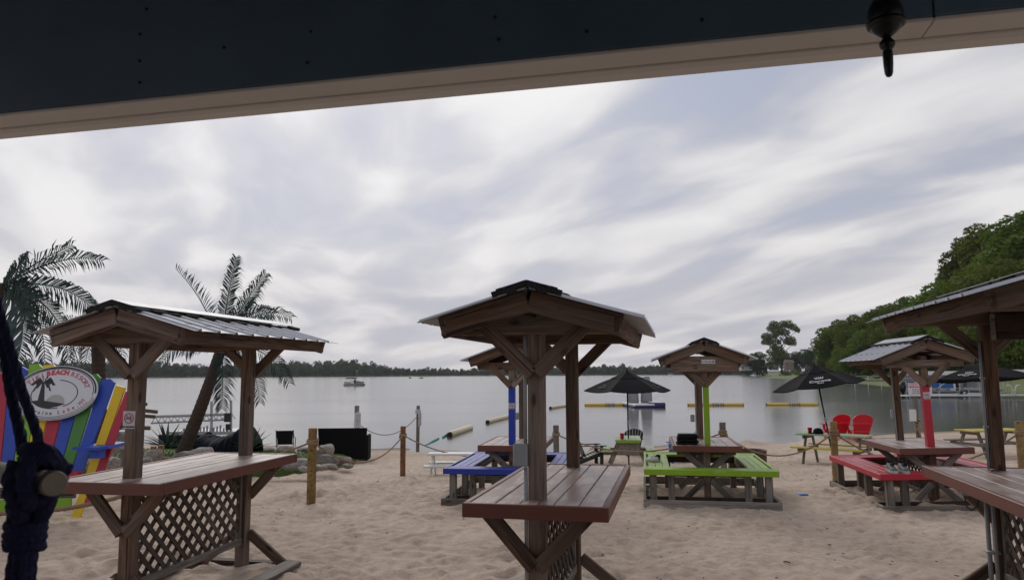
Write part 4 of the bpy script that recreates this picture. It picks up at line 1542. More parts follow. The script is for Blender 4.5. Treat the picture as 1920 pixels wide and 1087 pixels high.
hang_rope(f5, f6, 0.55, 'slack rope hanging behind the red-bench table', r=0.016)
q = at(330, 905, 11.0)
hang_rope(f1, (q.x, 11.0, 0.45), 0.1, 'rope from the yellow post into the rocks on the left')

# two weathered posts with notices
def notice_post(px, pyb, top_px, label, width, sign_dx, sign_py, sw, turn=0.0):
    b = on_beach(px, pyb)
    Y = b.y
    h = at(px, top_px, Y).z - b.z
    t = thing('notice_post', label, 'sign post', b, 0)
    board(t, 'post', (0, 0, -0.3), (0.012, 0, h), width, width, 'greywood')
    z0 = at(px, sign_py[1], Y).z - b.z
    z1 = at(px, sign_py[0], Y).z - b.z
    hgt = z1 - z0
    s = MB().box((0, 0, 0), (sw, hgt, 0.006))
    s.add([(-sw * 0.46, hgt / 2, -0.002), (sw * 0.46, hgt / 2, -0.002), (0, hgt / 2 + 0.05, -0.002), (-sw * 0.46, hgt / 2, 0.002), (sw * 0.46, hgt / 2, 0.002), (0, hgt / 2 + 0.05, 0.002)], [(2, 1, 0), (3, 4, 5), (0, 1, 4, 3), (1, 2, 5, 4), (2, 0, 3, 5)])
    so = s.build('notice', M['signwhite'], t, False, (sign_dx, -width / 2 - 0.012, (z0 + z1) / 2), (R(90), 0, turn))
    k = MB()
    g_ = random.Random(int(px))
    for j, yy in enumerate((0.40, 0.30, 0.19, 0.08, -0.02, -0.12, -0.22)):
        L = sw * (0.62 if j < 4 else 0.42)
        x = -L / 2
        while x < L / 2:      # illegible lines: short dashes the length of words
            w = g_.uniform(0.02, 0.05)
            k.box((x + w / 2, yy * hgt, 0.0045), (w, hgt * 0.035, 0.0014))
            x += w + 0.012
    k.box((0, 0.03 * hgt, 0.0045), (sw * 0.92, hgt * 0.012, 0.001))
    k.build('lettering', M['inkmid'], so)
    MB().box((0, -0.38 * hgt, 0.0045), (sw * 0.6, hgt * 0.07, 0.0014)).build('lettering', M['inkred'], so)
    return t, b


nt1, nb1 = notice_post(667, 855, 760, 'grey post with white notice in front of the black loveseat', 0.13, 0.055, (774, 806), 0.21)
nt2, nb2 = notice_post(783, 838, 760, 'grey post with a notice seen edge-on at the waterline', 0.12, 0.085, (773, 798), 0.20, R(62))
k = MB()
for j in range(3):
    k.tube([(0.09 * math.cos(a), 0.09 * math.sin(a), 1.28 + 0.06 * j) for a in np.linspace(0, 6.283, 13)[:-1]], 0.026, 6, closed=True)
k.build('rope_tie', M['fabricwhite'], nt2, True)
hang_rope(nb1 + Vector((0.1, 0, 1.02)), nb2 + Vector((0, 0, 1.2)), 0.52, 'thin pale rope between the two grey notice posts', r=0.014)
a = on_beach(797, 838); b2 = on_plane(822, 822, WATER_Z)
c2 = on_plane(839, 814, WATER_Z)
hang_rope((a.x, a.y, a.z + 0.04), (b2.x, b2.y, WATER_Z + 0.01), -0.02, 'teal line running from the sand into the water', r=0.05, mat='teal', group=None, n=6, lobes=0)
hang_rope((b2.x + 0.15, b2.y + 0.4, WATER_Z + 0.02), (c2.x, c2.y, WATER_Z + 0.03), -0.02, 'teal line tied to the nearest cream float', r=0.04, mat='teal', group=None, n=6, lobes=0)

# ------------------------------------------------------------------ floats and the inflatable on the lake
def float_log(pa, pb, r, mat, label, band=False, group='swim area float logs'):
    a, b = Vector((pa[0], pa[1], WATER_Z + r * 0.45)), Vector((pb[0], pb[1], WATER_Z + r * 0.45))
    t = thing('float_log', label, 'float', a, 0, group)
    d = b - a
    m = MB()
    m.tube([d * 0.004, d * 0.012, d * 0.5, d * 0.988, d * 0.996], [r * 0.9, r, r, r, r * 0.9], 14)
    m.build('log', M[mat], t, True)
    u = d.normalized()
    MB().tube([-u * 0.03, d * 0.0035], [r * 0.80, r * 0.88], 12).build('end_cap', M['blackplastic'], t)
    MB().tube([d * 0.9965, d + u * 0.03], [r * 0.88, r * 0.80], 12).build('end_cap', M['blackplastic'], t)
    if band:
        k = MB()
        for s_ in (0.44, 0.49, 0.53, 0.58, 0.62):
            k.tube([d * s_, d * (s_ + 0.03)], r * 1.012, 14, False)
        k.build('lettering_band', M['inkmid'], t)
    return t


def wp(px, py): return on_plane(px, py, WATER_Z)


float_log(wp(843, 817.5), wp(882, 804), 0.15, 'floatcream', 'nearest cream float log, black end towards the beach')
float_log(wp(914, 793), wp(962, 780), 0.14, 'floatcream', 'cream float log left of the blue post')
float_log(wp(1032, 766), wp(1066, 760.5), 0.14, 'floatcream', 'cream float log between the middle table posts')
float_log(wp(1097, 760.2), wp(1183, 760.2), 0.15, 'floatyellow', 'yellow float log behind the upright umbrella pole', True)
float_log(wp(1290, 760), wp(1394, 760), 0.15, 'floatyellow', 'yellow float log behind the lime green post', True)
float_log(wp(1437, 759.5), wp(1534, 759.5), 0.15, 'floatyellow', 'yellow float log left of the leaning umbrella pole', True)

q = wp(1216, 763.5)
rf = thing('inflatable_raft', 'purple and white inflatable raft with two grey pylons on the lake', 'inflatable raft', q, R(4))
def pillow(lx, ly, lz, c):
    prof = []
    vs_, fs_ = [], []
    n = 28
    lv = [(-0.5, 0.82), (-0.3, 0.98), (0.0, 1.0), (0.3, 0.98), (0.5, 0.82)]
    for (zz, k) in lv:
        for i in range(n):
            a = 2 * math.pi * i / n
            ca, sa = math.cos(a), math.sin(a)
            x = math.copysign(abs(ca) ** 0.35, ca) * lx / 2 * (1 - (1 - k) * 0.12); y = math.copysign(abs(sa) ** 0.35, sa) * ly / 2 * (1 - (1 - k) * 0.2)
            vs_.append((c[0] + x, c[1] + y, c[2] + zz * lz))
    for j in range(len(lv) - 1):
        for i in range(n):
            fs_.append((j * n + i, j * n + (i + 1) % n, (j + 1) * n + (i + 1) % n, (j + 1) * n + i))
    fs_.append(tuple(reversed(range(n)))); fs_.append(tuple((len(lv) - 1) * n + i for i in range(n)))
    return vs_, fs_
sc = q.y / FPX
MB().add(*pillow(46 * sc, 5.0, 0.20, (-8 * sc, 2.0, 0.08))).build('float_base', M['purple'], rf)
MB().add(*pillow(45 * sc, 4.9, 0.14, (-8 * sc, 2.05, 0.20))).build('deck', M['vinylwhite'], rf)
MB().add(*pillow(27 * sc, 3.7, 0.40, (20 * sc, 1.6, 0.17))).build('end_pillow', M['purple'], rf)
MB().add(*pillow(23 * sc, 3.4, 0.10, (19 * sc, 1.7, 0.36))).build('pillow_top', M['vinylwhite'], rf)
for px, w0, w1 in ((1199.5, 22, 16), (1225.5, 23, 15)):
    dx = (px - 1216) * sc
    m = MB()
    a, b = w0 * sc / 2, w1 * sc / 2
    hh = 52 * sc
    m.lathe([(a, 0.1), (a * 0.98, hh * 0.25), (a * 0.9, hh * 0.5), (b, hh), (b * 0.7, hh + 0.06)], 12, (dx, 2.2, 0.15))
    m.build('pylon', M['vinylgrey'], rf, True)

# ------------------------------------------------------------------ boats
def pontoon_boat():
    q = wp(664, 722.5)
    t = thing('pontoon_boat', 'pontoon boat with dark bimini out on the lake at left', 'boat', q, R(-3))
    s = 38 / FPX * q.y / 6.0       # six metres long
    m = MB()
    for yy in (-0.9, 0.9):
        m.tube([(-2.9, yy, 0.15), (-2.6, yy, 0.1), (2.6, yy, 0.1), (3.0, yy, 0.3)], [0.18, 0.28, 0.28, 0.1], 10)
    m.build('pontoon', M['boatgrey'], t, True)
    MB().box((0, 0, 0.45), (5.8, 2.4, 0.12)).build('deck', M['boatgrey'], t)
    m = MB()
    for yy in (-1.15, 1.15): m.box((-1.2, yy, 0.85), (3.0, 0.05, 0.62))
    m.box((-2.7, 0, 0.85), (0.05, 2.3, 0.62))
    m.build('side_panel', M['boatwhite'], t)
    MB().box((-1.7, -1.19, 0.85), (1.9, 0.03, 0.26), (0, 0.08, 0)).build('side_stripe', M['boatgrey'], t)
    m = MB()
    for yy in (-1.15, 1.15): m.box((1.7, yy, 0.85), (1.9, 0.05, 0.6))
    m.build('bow_panel', M['boatgrey'], t)
    MB().box((1.9, 0, 0.33), (2.3, 2.3, 0.28)).build('bow_skirt', M['blackplastic'], t)
    MB().box((0.3, -0.2, 1.0), (0.7, 1.2, 0.8)).build('console', M['blackplastic'], t)
    m = MB()
    m.box((-1.7, 0.5, 0.8), (1.6, 0.8, 0.6)); m.box((1.5, 0.5, 0.85), (0.9, 0.9, 0.7)); m.box((1.3, -0.6, 0.95), (0.6, 0.5, 0.75))
    m.build('seat', M['darkcloth'], t)
    m = MB()
    top = []
    for i in range(9):
        u = i / 8
        for j in range(5):
            v = j / 4
            top.append((-2.4 + 3.0 * u, -1.1 + 2.2 * v, 2.12 + 0.16 * math.sin(math.pi * v) + 0.12 * math.sin(math.pi * u)))
    fs_ = [(i * 5 + j, (i + 1) * 5 + j, (i + 1) * 5 + j + 1, i * 5 + j + 1) for i in range(8) for j in range(4)]
    m.add(top, fs_)
    m.add([(x, y, z - 0.2) for x, y, z in top], [tuple(reversed(f)) for f in fs_])
    m.build('bimini_top', M['darktarp'], t, True)
    m = MB()
    for xx in (-2.2, -0.6, 0.5):
        for yy in (-1.1, 1.1): m.tube([(-0.9, yy, 0.9), (xx, yy, 2.15)], 0.03, 5)
    m.build('bimini_frame', M['boatgrey'], t)
    m = MB()
    m.tube([(0.25, -0.2, 0.55), (0.28, -0.2, 1.1), (0.3, -0.2, 1.55), (0.3, -0.2, 1.72), (0.3, -0.2, 1.80), (0.3, -0.2, 1.95), (0.3, -0.2, 2.05)], [0.22, 0.24, 0.25, 0.1, 0.11, 0.14, 0.05], 8)
    p = m.build('person', M['darkcloth'], None, True)
    p.matrix_world = Matrix.Translation(q) @ Matrix.Rotation(R(-3), 4, 'Z') @ Matrix.Scale(s, 4)
    tag(p, 'person in dark clothes standing at the console of the pontoon boat', 'person')
    t.scale = (s, s, s)
    return t


pontoon_boat()


def kayak(px, py, L, label):
    q = wp(px, py)
    t = thing('kayak', label, 'kayak', q, R(10))
    m = MB()
    m.tube([(-L / 2, 0, 0.2), (-L / 4, 0, 0.12), (0, 0, 0.1), (L / 4, 0, 0.12), (L / 2, 0, 0.22)], [0.03, 0.28, 0.36, 0.28, 0.03], 8)
    m.build('hull', M['darkcloth'], t, True)
    m = MB()
    m.tube([(0, 0, 0.2), (0, 0, 0.55), (0, 0, 0.85), (0, 0, 0.95), (0, 0, 1.05), (0, 0, 1.2), (0, 0, 1.28)], [0.2, 0.24, 0.26, 0.09, 0.11, 0.13, 0.05], 8)
    m.tube([(0, 0, 0.78), (0.42, 0.02, 0.58), (0.6, 0.1, 0.72)], [0.09, 0.07, 0.05], 6)
    m.tube([(0, 0, 0.78), (-0.42, 0.02, 0.58), (-0.6, 0.1, 0.72)], [0.09, 0.07, 0.05], 6)
    p = m.build('person', M['darkcloth'], None, True, (q.x, q.y, q.z))
    tag(p, 'tiny paddler seated in the ' + label.split(' far')[0], 'person')


kayak(790, 709, 3.6, 'dark kayak far out on the lake, right of the pontoon boat')
kayak(769, 709, 2.2, 'smaller dark kayak far out, between boat and other kayak')
q = wp(1255, 705)
q = Vector(((1255 - 960) / FPX * 700, 700, WATER_Z))
bt = thing('motor_boat', 'small white boat by the far shore left of the lime-post roof', 'boat', q, R(5))
m = MB(); m.tube([(-3, 0, 0.6), (-2.4, 0, 0.5), (1, 0, 0.5), (3, 0, 0.9)], [0.5, 0.8, 0.8, 0.1], 8); m.build('hull', M['boatwhite'], bt, True)
MB().box((-0.6, 0, 2.6), (3.6, 1.6, 0.14)).build('hardtop', M['boatwhite'], bt)
m = MB()
for xx in (-2.0, 0.9): m.tube([(xx, -.7, 1), (xx, -.7, 2.6)], 0.08, 5); m.tube([(xx, .7, 1), (xx, .7, 2.6)], 0.08, 5)
m.build('hardtop_post', M['boatgrey'], bt)

# moored boats, lifts and pier on the right
def right_harbour():
    D = 76.0
    k = D / FPX
    def X(px): return (px - 960) * k
    def Z(px, py): return at(px, py, D).z
    # pier
    p = thing('pier', 'long white edged pier on thin posts at the right bank', 'pier', (X(1690), D, WATER_Z), R(-1))
    L = 30
    MB().box((L / 2, 0.5, Z(1690, 741.5) - WATER_Z), (L, 1.2, 0.13)).build('deck', M['boatwhite'], p)
    m = MB()
    for i in range(11): m.tube([(i * 3 + 0.4, 0.0, -2), (i * 3 + 0.4, 0.0, 0.75)], 0.045, 6)
    m.build('pile', M['alu'], p)
    m = MB()
    m.tube([(0.2, 0.1, 0.18), (L - 1, 0.1, 0.18)], 0.03, 5)
    m.build('brace_rail', M['alu'], p)
    # pontoon boats under the lifts
    def moored(px0, px1, label, D2, hull):
        k2 = D2 / FPX
        x0, x1 = (px0 - 960) * k2, (px1 - 960) * k2
        b = thing('pontoon_boat', label, 'boat', ((x0 + x1) / 2, D2, WATER_Z), R(2))
        w = x1 - x0
        m = MB()
        for yy in (-0.8, 0.8): m.tube([(-w / 2, yy, 0.3), (-w / 2 + .4, yy, 0.25), (w / 2 - .6, yy, 0.25), (w / 2, yy, 0.45)], [0.2, 0.3, 0.3, 0.08], 8)
        m.build('pontoon', M['alu'], b, True)
        MB().box((0, 0, 0.65), (w * 0.97, 2.4, 0.14)).build('deck', M['boatgrey'], b)
        m = MB()
        for yy in (-1.18, 1.18): m.box((-0.06 * w, yy, 1.28), (w * 0.80, 0.05, 0.62))
        m.box((-0.46 * w, 0, 1.28), (0.05, 2.3, 0.62))
        m.build('side_panel', M[hull], b)
        m = MB()
        for yy in (-1.21, 1.21):
            for zz in (0.95, 1.62): m.tube([(-w * 0.46, yy, zz), (w * 0.46, yy, zz)], 0.035, 5)
            for f in (-0.46, -0.2, 0.06, 0.34, 0.46): m.tube([(w * f, yy, 0.7), (w * f, yy, 1.64)], 0.035, 5)
        m.build('rail', M['alu'], b)
        m = MB()
        m.box((w * 0.25, 0.2, 1.1), (w * 0.16, 0.7, 0.8)); m.box((-w * 0.28, 0.4, 1.1), (w * 0.26, 0.8, 0.7)); m.box((w * 0.4, -0.3, 1.05), (0.6, 0.6, 0.75))
        m.build('seat', M['boatwhite'], b)
        m = MB()
        m.tube([(w * 0.02, -1.22, 1.0), (w * 0.10, -1.225, 1.35), (w * 0.22, -1.22, 1.6)], 0.03, 5)
        m.build('side_stripe', M['boatwhite'], b)
        # outboard motor
        m = MB()
        m.tube([(-w / 2 - 0.45, 0, -0.2), (-w / 2 - 0.45, 0, 0.5), (-w / 2 - 0.5, 0, 0.8), (-w / 2 - 0.5, 0, 1.3), (-w / 2 - 0.42, 0, 1.5)], [0.12, 0.16, 0.38, 0.42, 0.22], 8)
        m.build('outboard_motor', M['blackplastic'], b, True)
    moored(1692, 1782, 'blue sided pontoon boat behind the red warning sign', D + 4, 'boatblue')
    moored(1790, 1862, 'grey pontoon boat right of the blue one, half hidden by the table post', D + 7, 'boatgrey')
    # canopies on posts
    def canopy(px0, px1, D2, label, top_py, eave_py):
        k2 = D2 / FPX
        x0, x1 = (px0 - 960) * k2, (px1 - 960) * k2
        zt, ze = at((px0 + px1) / 2, top_py, D2).z, at((px0 + px1) / 2, eave_py, D2).z
        c = thing('boat_canopy', label, 'boat canopy', ((x0 + x1) / 2, D2, WATER_Z))
        w, dp = x1 - x0, 3.2
        zt -= WATER_Z; ze -= WATER_Z
        sec = [(-dp / 2, ze), (-dp / 2, ze + 0.12), (-dp * 0.36, ze + (zt - ze) * 0.52), (0, zt), (dp * 0.36, ze + (zt - ze) * 0.52), (dp / 2, ze + 0.12), (dp / 2, ze)]
        vs_, fs_ = [], []
        for x in (-w / 2, w / 2):
            vs_ += [(x, y, z) for y, z in sec]
        n = len(sec)
        for i in range(n - 1): fs_.append((i, i + 1, n + i + 1, n + i))
        fs_.append(tuple(reversed(range(n)))); fs_.append(tuple(range(n, 2 * n)))
        m = MB(); m.add(vs_, fs_); m.build('cover', M['canopygrey'], c)
        MB().box((0, -dp * 0.18 - 0.02, ze + (zt - ze) * 0.80 + 0.05), (w * 0.98, dp * 0.36, 0.03), (math.atan2((zt - ze) * 0.48, dp * 0.36), 0, 0)).build('top_panel', M['canopylight'], c)
        m = MB()
        for x in (-w * 0.48, -w * 0.16, w * 0.16, w * 0.48):
            for y in (-dp * 0.46, dp * 0.46): m.tube([(x, y, -1.5), (x, y, ze + 0.02)], 0.05, 6)
        m.build('post', M['alu'], c)
    canopy(1676, 1815, D + 5, 'grey fabric boat canopy above the blue pontoon boat', 697, 713)
    canopy(1822, 1945, D + 9, 'grey fabric boat canopy behind the right bar table post', 694, 710)
    # dock ladder rails
    q = Vector((X(1884), D - 0.6, WATER_Z))
    l = thing('dock_ladder', 'white curved ladder rails on the pier right of the post', 'ladder', q)
    m = MB()
    for s in (-1, 1): m.tube([(s * 0.15, 0, 0.2), (s * 0.16, 0, 1.0), (s * 0.3, 0, 1.28), (s * 0.6, 0, 1.34), (s * 0.7, 0, 1.22)], 0.05, 6)
    m.build('rail', M['boatwhite'], l, True)
    m = MB()
    for zz in (0.3, 0.55, 0.8): m.tube([(-0.15, 0, zz), (0.15, 0, zz)], 0.03, 5)
    m.build('rung', M['boatwhite'], l)
    # little jetty further along the bank
    q = at(1650, 713, 140)
    j = thing('jetty', 'low grey jetty along the bank beyond the leaning umbrella', 'jetty', (q.x, 140, WATER_Z))
    MB().box((0, 0, 1.1), (11, 1.3, 0.18)).build('deck', M['greywood'], j)
    m = MB()
    for xx in (-5, -2.5, 0, 2.5, 5): m.tube([(xx, -0.5, -2), (xx, -0.5, 2.0)], 0.07, 5)
    m.build('pile', M['alu'], j)
    m = MB(); m.tube([(-5, -.5, 1.95), (5, -.5, 1.95)], 0.05, 5); m.build('rail', M['alu'], j)
    q = at(1432, 706, 400)
    j = thing('jetty', 'thin far jetty in the water left of the shrubby point', 'jetty', (q.x, 400, WATER_Z))
    MB().box((0, 0, 0.7), (8, 1.5, 0.2)).build('deck', M['greywood'], j)
    m = MB()
    for xx in (-3.5, -1.2, 1.2, 3.5): m.tube([(xx, -0.5, -2), (xx, -0.5, 1.4)], 0.1, 5)
    m.build('pile', M['greywood'], j)


right_harbour()


# ------------------------------------------------------------------ umbrellas
def umbrella(base, Rr, z_edge, rise, label, tilt=(0, 0), turn=0.0, logo_faces=(), logo_size=0.17, logo_mat='fabricwhite', crank=True, shade='blackfabric'):
    """six-sided canopy; z_edge and rise are heights above the base"""
    t = thing('beach_umbrella', label, 'umbrella', base, 0, 'black beach umbrellas')
    t.rotation_euler = (tilt[0], tilt[1], 0)
    n = 6
    ang = [turn + 2 * math.pi * k / n for k in range(n)]
    top = Vector((0, 0, z_edge + rise))
    m = MB()
    seg = 8
    for k in range(n):
        a = Vector((math.cos(ang[k]) * Rr, math.sin(ang[k]) * Rr, z_edge)); b = Vector((math.cos(ang[(k + 1) % n]) * Rr, math.sin(ang[(k + 1) % n]) * Rr, z_edge))
        vs_, fs_ = [], []
        for i in range(seg + 1):
            u = i / seg
            for j in range(seg + 1):
                v = j / seg
                p = top.lerp(a.lerp(b, v), u)
                r_ = u
                bulge = 0.035 * math.sin(math.pi * u)            # ribs bow upward a little
                sag = 0.045 * u * math.sin(math.pi * v)          # cloth dips between ribs
                vs_.append(p + Vector((0, 0, bulge - sag)))
        for i in range(seg):
            for j in range(seg):
                q = i * (seg + 1) + j
                fs_.append((q, q + seg + 1, q + seg + 2, q + 1))
        m.add(vs_, fs_)
        hem = [a.lerp(b, v / seg) + Vector((0, 0, -0.045 * math.sin(math.pi * v / seg))) for v in range(seg + 1)]
        m.add(hem + [h - Vector((0, 0, 0.025)) for h in hem], [(v, seg + 1 + v, seg + 2 + v, v + 1) for v in range(seg)])
    m.build('canopy', M[shade], t, True)
    # vent cap
    m = MB()
    rv = Rr * 0.37
    pts = [Vector((math.cos(a) * rv, math.sin(a) * rv, z_edge + rise * (1 - 0.37) + 0.045)) for a in ang]
    tp = top + Vector((0, 0, 0.07))
    for k in range(n):
        a, b = pts[k], pts[(k + 1) % n]
        mid = (a + b) / 2 - Vector((0, 0, 0.02))
        m.add([tp, a, mid, b], [(0, 1, 2), (0, 2, 3)])
        m.add([a, mid, b, a - Vector((0, 0, .03)), mid - Vector((0, 0, .03)), b - Vector((0, 0, .03))], [(0, 3, 4, 1), (1, 4, 5, 2)])
    m.build('vent_cap', M[shade], t)
    MB().lathe([(0.008, 0), (0.03, 0.02), (0.035, 0.05), (0.02, 0.075), (0.012, 0.11), (0.002, 0.12)], 8, tp - Vector((0, 0, 0.01))).build('finial', M['blackplastic'], t, True)
    m = MB()
    m.tube([(0, 0, -0.1), (0, 0, z_edge + rise)], 0.021, 10)
    m.build('pole', M['blackiron'], t, True)
    if crank:
        m = MB()
        m.lathe([(0.03, -0.06), (0.034, 0), (0.03, 0.06)], 10, (0, 0, z_edge * 0.56)); m.box((0.04, -0.03, z_edge * 0.56), (0.05, 0.02, 0.03))
        m.build('tilt_joint', M['greymetal'], t)
    for k in range(n):
        a = Vector((math.cos(ang[k]) * Rr * 0.985, math.sin(ang[k]) * Rr * 0.985, z_edge - 0.012))
        r = MB()
        r.tube([top - Vector((0, 0, 0.05)), top.lerp(a, 0.5) + Vector((0, 0, 0.012)), a], 0.009, 5)
        r.build('rib', M['blackiron'], t)
        s = MB()
        s.tube([(0, 0, z_edge - 0.1), top.lerp(a, 0.5) - Vector((0, 0, 0.012))], 0.007, 5)
        s.build('strut', M['blackiron'], t)
    for k in logo_faces:
        a = Vector((math.cos(ang[k]) * Rr, math.sin(ang[k]) * Rr, z_edge)); b = Vector((math.cos(ang[(k + 1) % n]) * Rr, math.sin(ang[(k + 1) % n]) * Rr, z_edge))
        mid = (a + b) / 2
        up = (top - mid).normalized()
        xd = (b - a).normalized()
        S = logo_size
        mk = MB()
        F = face_matrix(mid + up * (0.13) + Vector((0, 0, 0.012)), xd, up)
        v_, f_ = text_geo('Extra', S * 0.55, 0.002, S * 0.012)
        mk.add([F @ Vector((p.x, p.y, p.z)) for p in v_], f_)
        F = face_matrix(mid + up * (0.13 + S * 0.72) + Vector((0, 0, 0.02)), xd, up)
        v_, f_ = text_geo('Corona', S * 1.25, 0.002, S * 0.02)
        mk.add([F @ Vector((p.x, p.y, p.z)) for p in v_], f_)
        F = face_matrix(mid + up * (0.13 + S * 1.75) + Vector((0, 0, 0.026)), xd, up)
        cw = S * 0.9
        # small crown emblem: arched band, five points with beads
        mk.prism([(-cw * 0.8, -S * .12), (cw * 0.8, -S * .12), (cw * 0.86, S * .05), (-cw * 0.86, S * .05)], -0.001, 0.002, F)
        for i in range(5):
            x = (i - 2) * cw * 0.36
            h = S * (0.62 - 0.06 * abs(i - 2))
            mk.prism([(x - cw * .15, S * .08), (x + cw * .15, S * .08), (x + (i - 2) * cw * .05, h)], -0.001, 0.002, F)
            mk.prism([(x + (i - 2) * cw * .06 + S * .1 * math.cos(q), h + S * .06 + S * .1 * math.sin(q)) for q in np.linspace(0, 6.283, 9)[:-1]], -0.001, 0.002, F)
        mk.build('logo', M[logo_mat], t)
    return t


b1 = on_beach(1181, 869)
Y1 = 21.0
q = at(1179, 860, Y1); b1 = Vector((q.x, Y1, bz(q.x, Y1)))
ze = at(1178, 731, Y1).z - b1.z
zt = at(1178, 700, Y1).z - b1.z
umbrella(b1, 1.22, ze, zt - ze, 'upright black umbrella over the lime green picnic table', turn=0.0, logo_faces=(3, 5), logo_size=0.085, logo_mat='faintgrey')
Y2 = 19.2
q = at(1561, 800, Y2); b2 = Vector((q.x, Y2, bz(q.x, Y2)))
tz = at(1549, 735, Y2)
lean = math.atan2(tz.x - at(1561, 800, Y2).x, tz.z - at(1561, 800, Y2).z)
ze = (at(1549, 722, Y2).z - b2.z) / math.cos(lean)
zt = (at(1545, 689, Y2).z - b2.z) / math.cos(lean)
umbrella(b2, 1.13, ze, zt - ze, 'leaning black umbrella with a white logo over the green and yellow table', tilt=(R(-3), lean), turn=R(-18), logo_faces=(4,), logo_size=0.13)
Y3 = 20.0
q = at(1856, 800, Y3); b3 = Vector((q.x, Y3, bz(q.x, Y3)))
ze = at(1856, 709, Y3).z - b3.z
zt = at(1856, 683, Y3).z - b3.z
umbrella(b3, 1.28, ze, zt - ze, 'black umbrella half hidden behind the right bar table post', tilt=(R(-4), R(-1)), turn=R(8), logo_faces=(3,), logo_size=0.12)


# ------------------------------------------------------------------ A-frame picnic tables
def picnic(base, rot, L, label, top_col, seat_col, h=0.74, w=0.72, seat_h=0.44, lift=0.0):
    t = thing('picnic_table', label, 'picnic table', base, rot, None)
    n = 5
    pw = w / n - 0.006
    for i in range(n):
        y = -w / 2 + (i + 0.5) * w / n
        board(t, 'plank', (-L / 2, y, h - 0.018), (L / 2, y, h - 0.018), pw, 0.036, top_col)
    for x in (-L / 2 + 0.18, L / 2 - 0.18):
        board(t, 'cleat', (x, -w / 2 + 0.03, h - 0.082), (x, w / 2 - 0.03, h - 0.082), 0.036, 0.088, 'greywood')
        board(t, 'seat_bearer', (x, -0.70, seat_h - 0.085), (x, 0.70, seat_h - 0.085), 0.036, 0.088, 'greywood')
        for q in (-1, 1):
            board(t, 'leg', (x + 0.038, q * 0.22, h - 0.05), (x + 0.038, q * 0.56, -0.12), 0.036, 0.10, 'greywood', up=(0, 0, 1))
    for q in (-1, 1):
        for j in (0, 1):
            y = q * (0.56 + 0.135 * j)
            board(t, 'seat_plank', (-L / 2, y, seat_h - 0.02), (L / 2, y, seat_h - 0.02), 0.128, 0.036, seat_col)
    return t


q = at(1180, 868, 21.2)
pg = picnic((q.x, 21.4, bz(q.x, 21.4) - 0.02), R(82), 1.5, 'lime green picnic table seen end on under the upright umbrella', 'palegreen', 'palegreen')
board(pg, 'end_board', (-0.76, -0.34, 0.69), (-0.76, 0.34, 0.69), 0.03, 0.06, 'lime')
MB().box((-0.62, 0, 0.5), (0.03, 0.62, 0.34)).build('end_panel', M['greywood'], pg)
q = at(1572, 850, 19.0)
py_ = picnic((q.x, 19.2, bz(q.x, 19.2)), R(-42), 1.7, 'picnic table with pale green top and yellow seats under the leaning umbrella', 'palegreen', 'tableyellow', w=0.75)
q = at(1866, 850, 20.5)
pz_ = picnic((q.x, 20.6, bz(q.x, 20.6)), R(12), 1.75, 'yellow topped picnic table behind the right bar table', 'tableyellow', 'greywood')


def kid_table():
    b = on_beach(842, 893)
    t = thing('small_picnic_table', 'small white picnic table left of the blue benches', 'picnic table', b, R(-4))
    board(t, 'top', (-0.46, 0.1, 0.46), (0.62, 0.1, 0.46), 0.36, 0.045, 'white')
    for y in (-0.24, 0.46):
        board(t, 'seat', (-0.50, y, 0.235), (0.60, y, 0.235), 0.19, 0.04, 'white')
    for x in (-0.36, 0.48):
        for q in (-1, 1):
            board(t, 'leg', (x, 0.1 + q * 0.06, 0.45), (x, 0.1 + q * 0.36, -0.06), 0.03, 0.055, 'white', up=(0, 0, 1))
        board(t, 'seat_bearer', (x + 0.03, -0.30, 0.205), (x + 0.03, 0.52, 0.205), 0.028, 0.045, 'white')


kid_table()


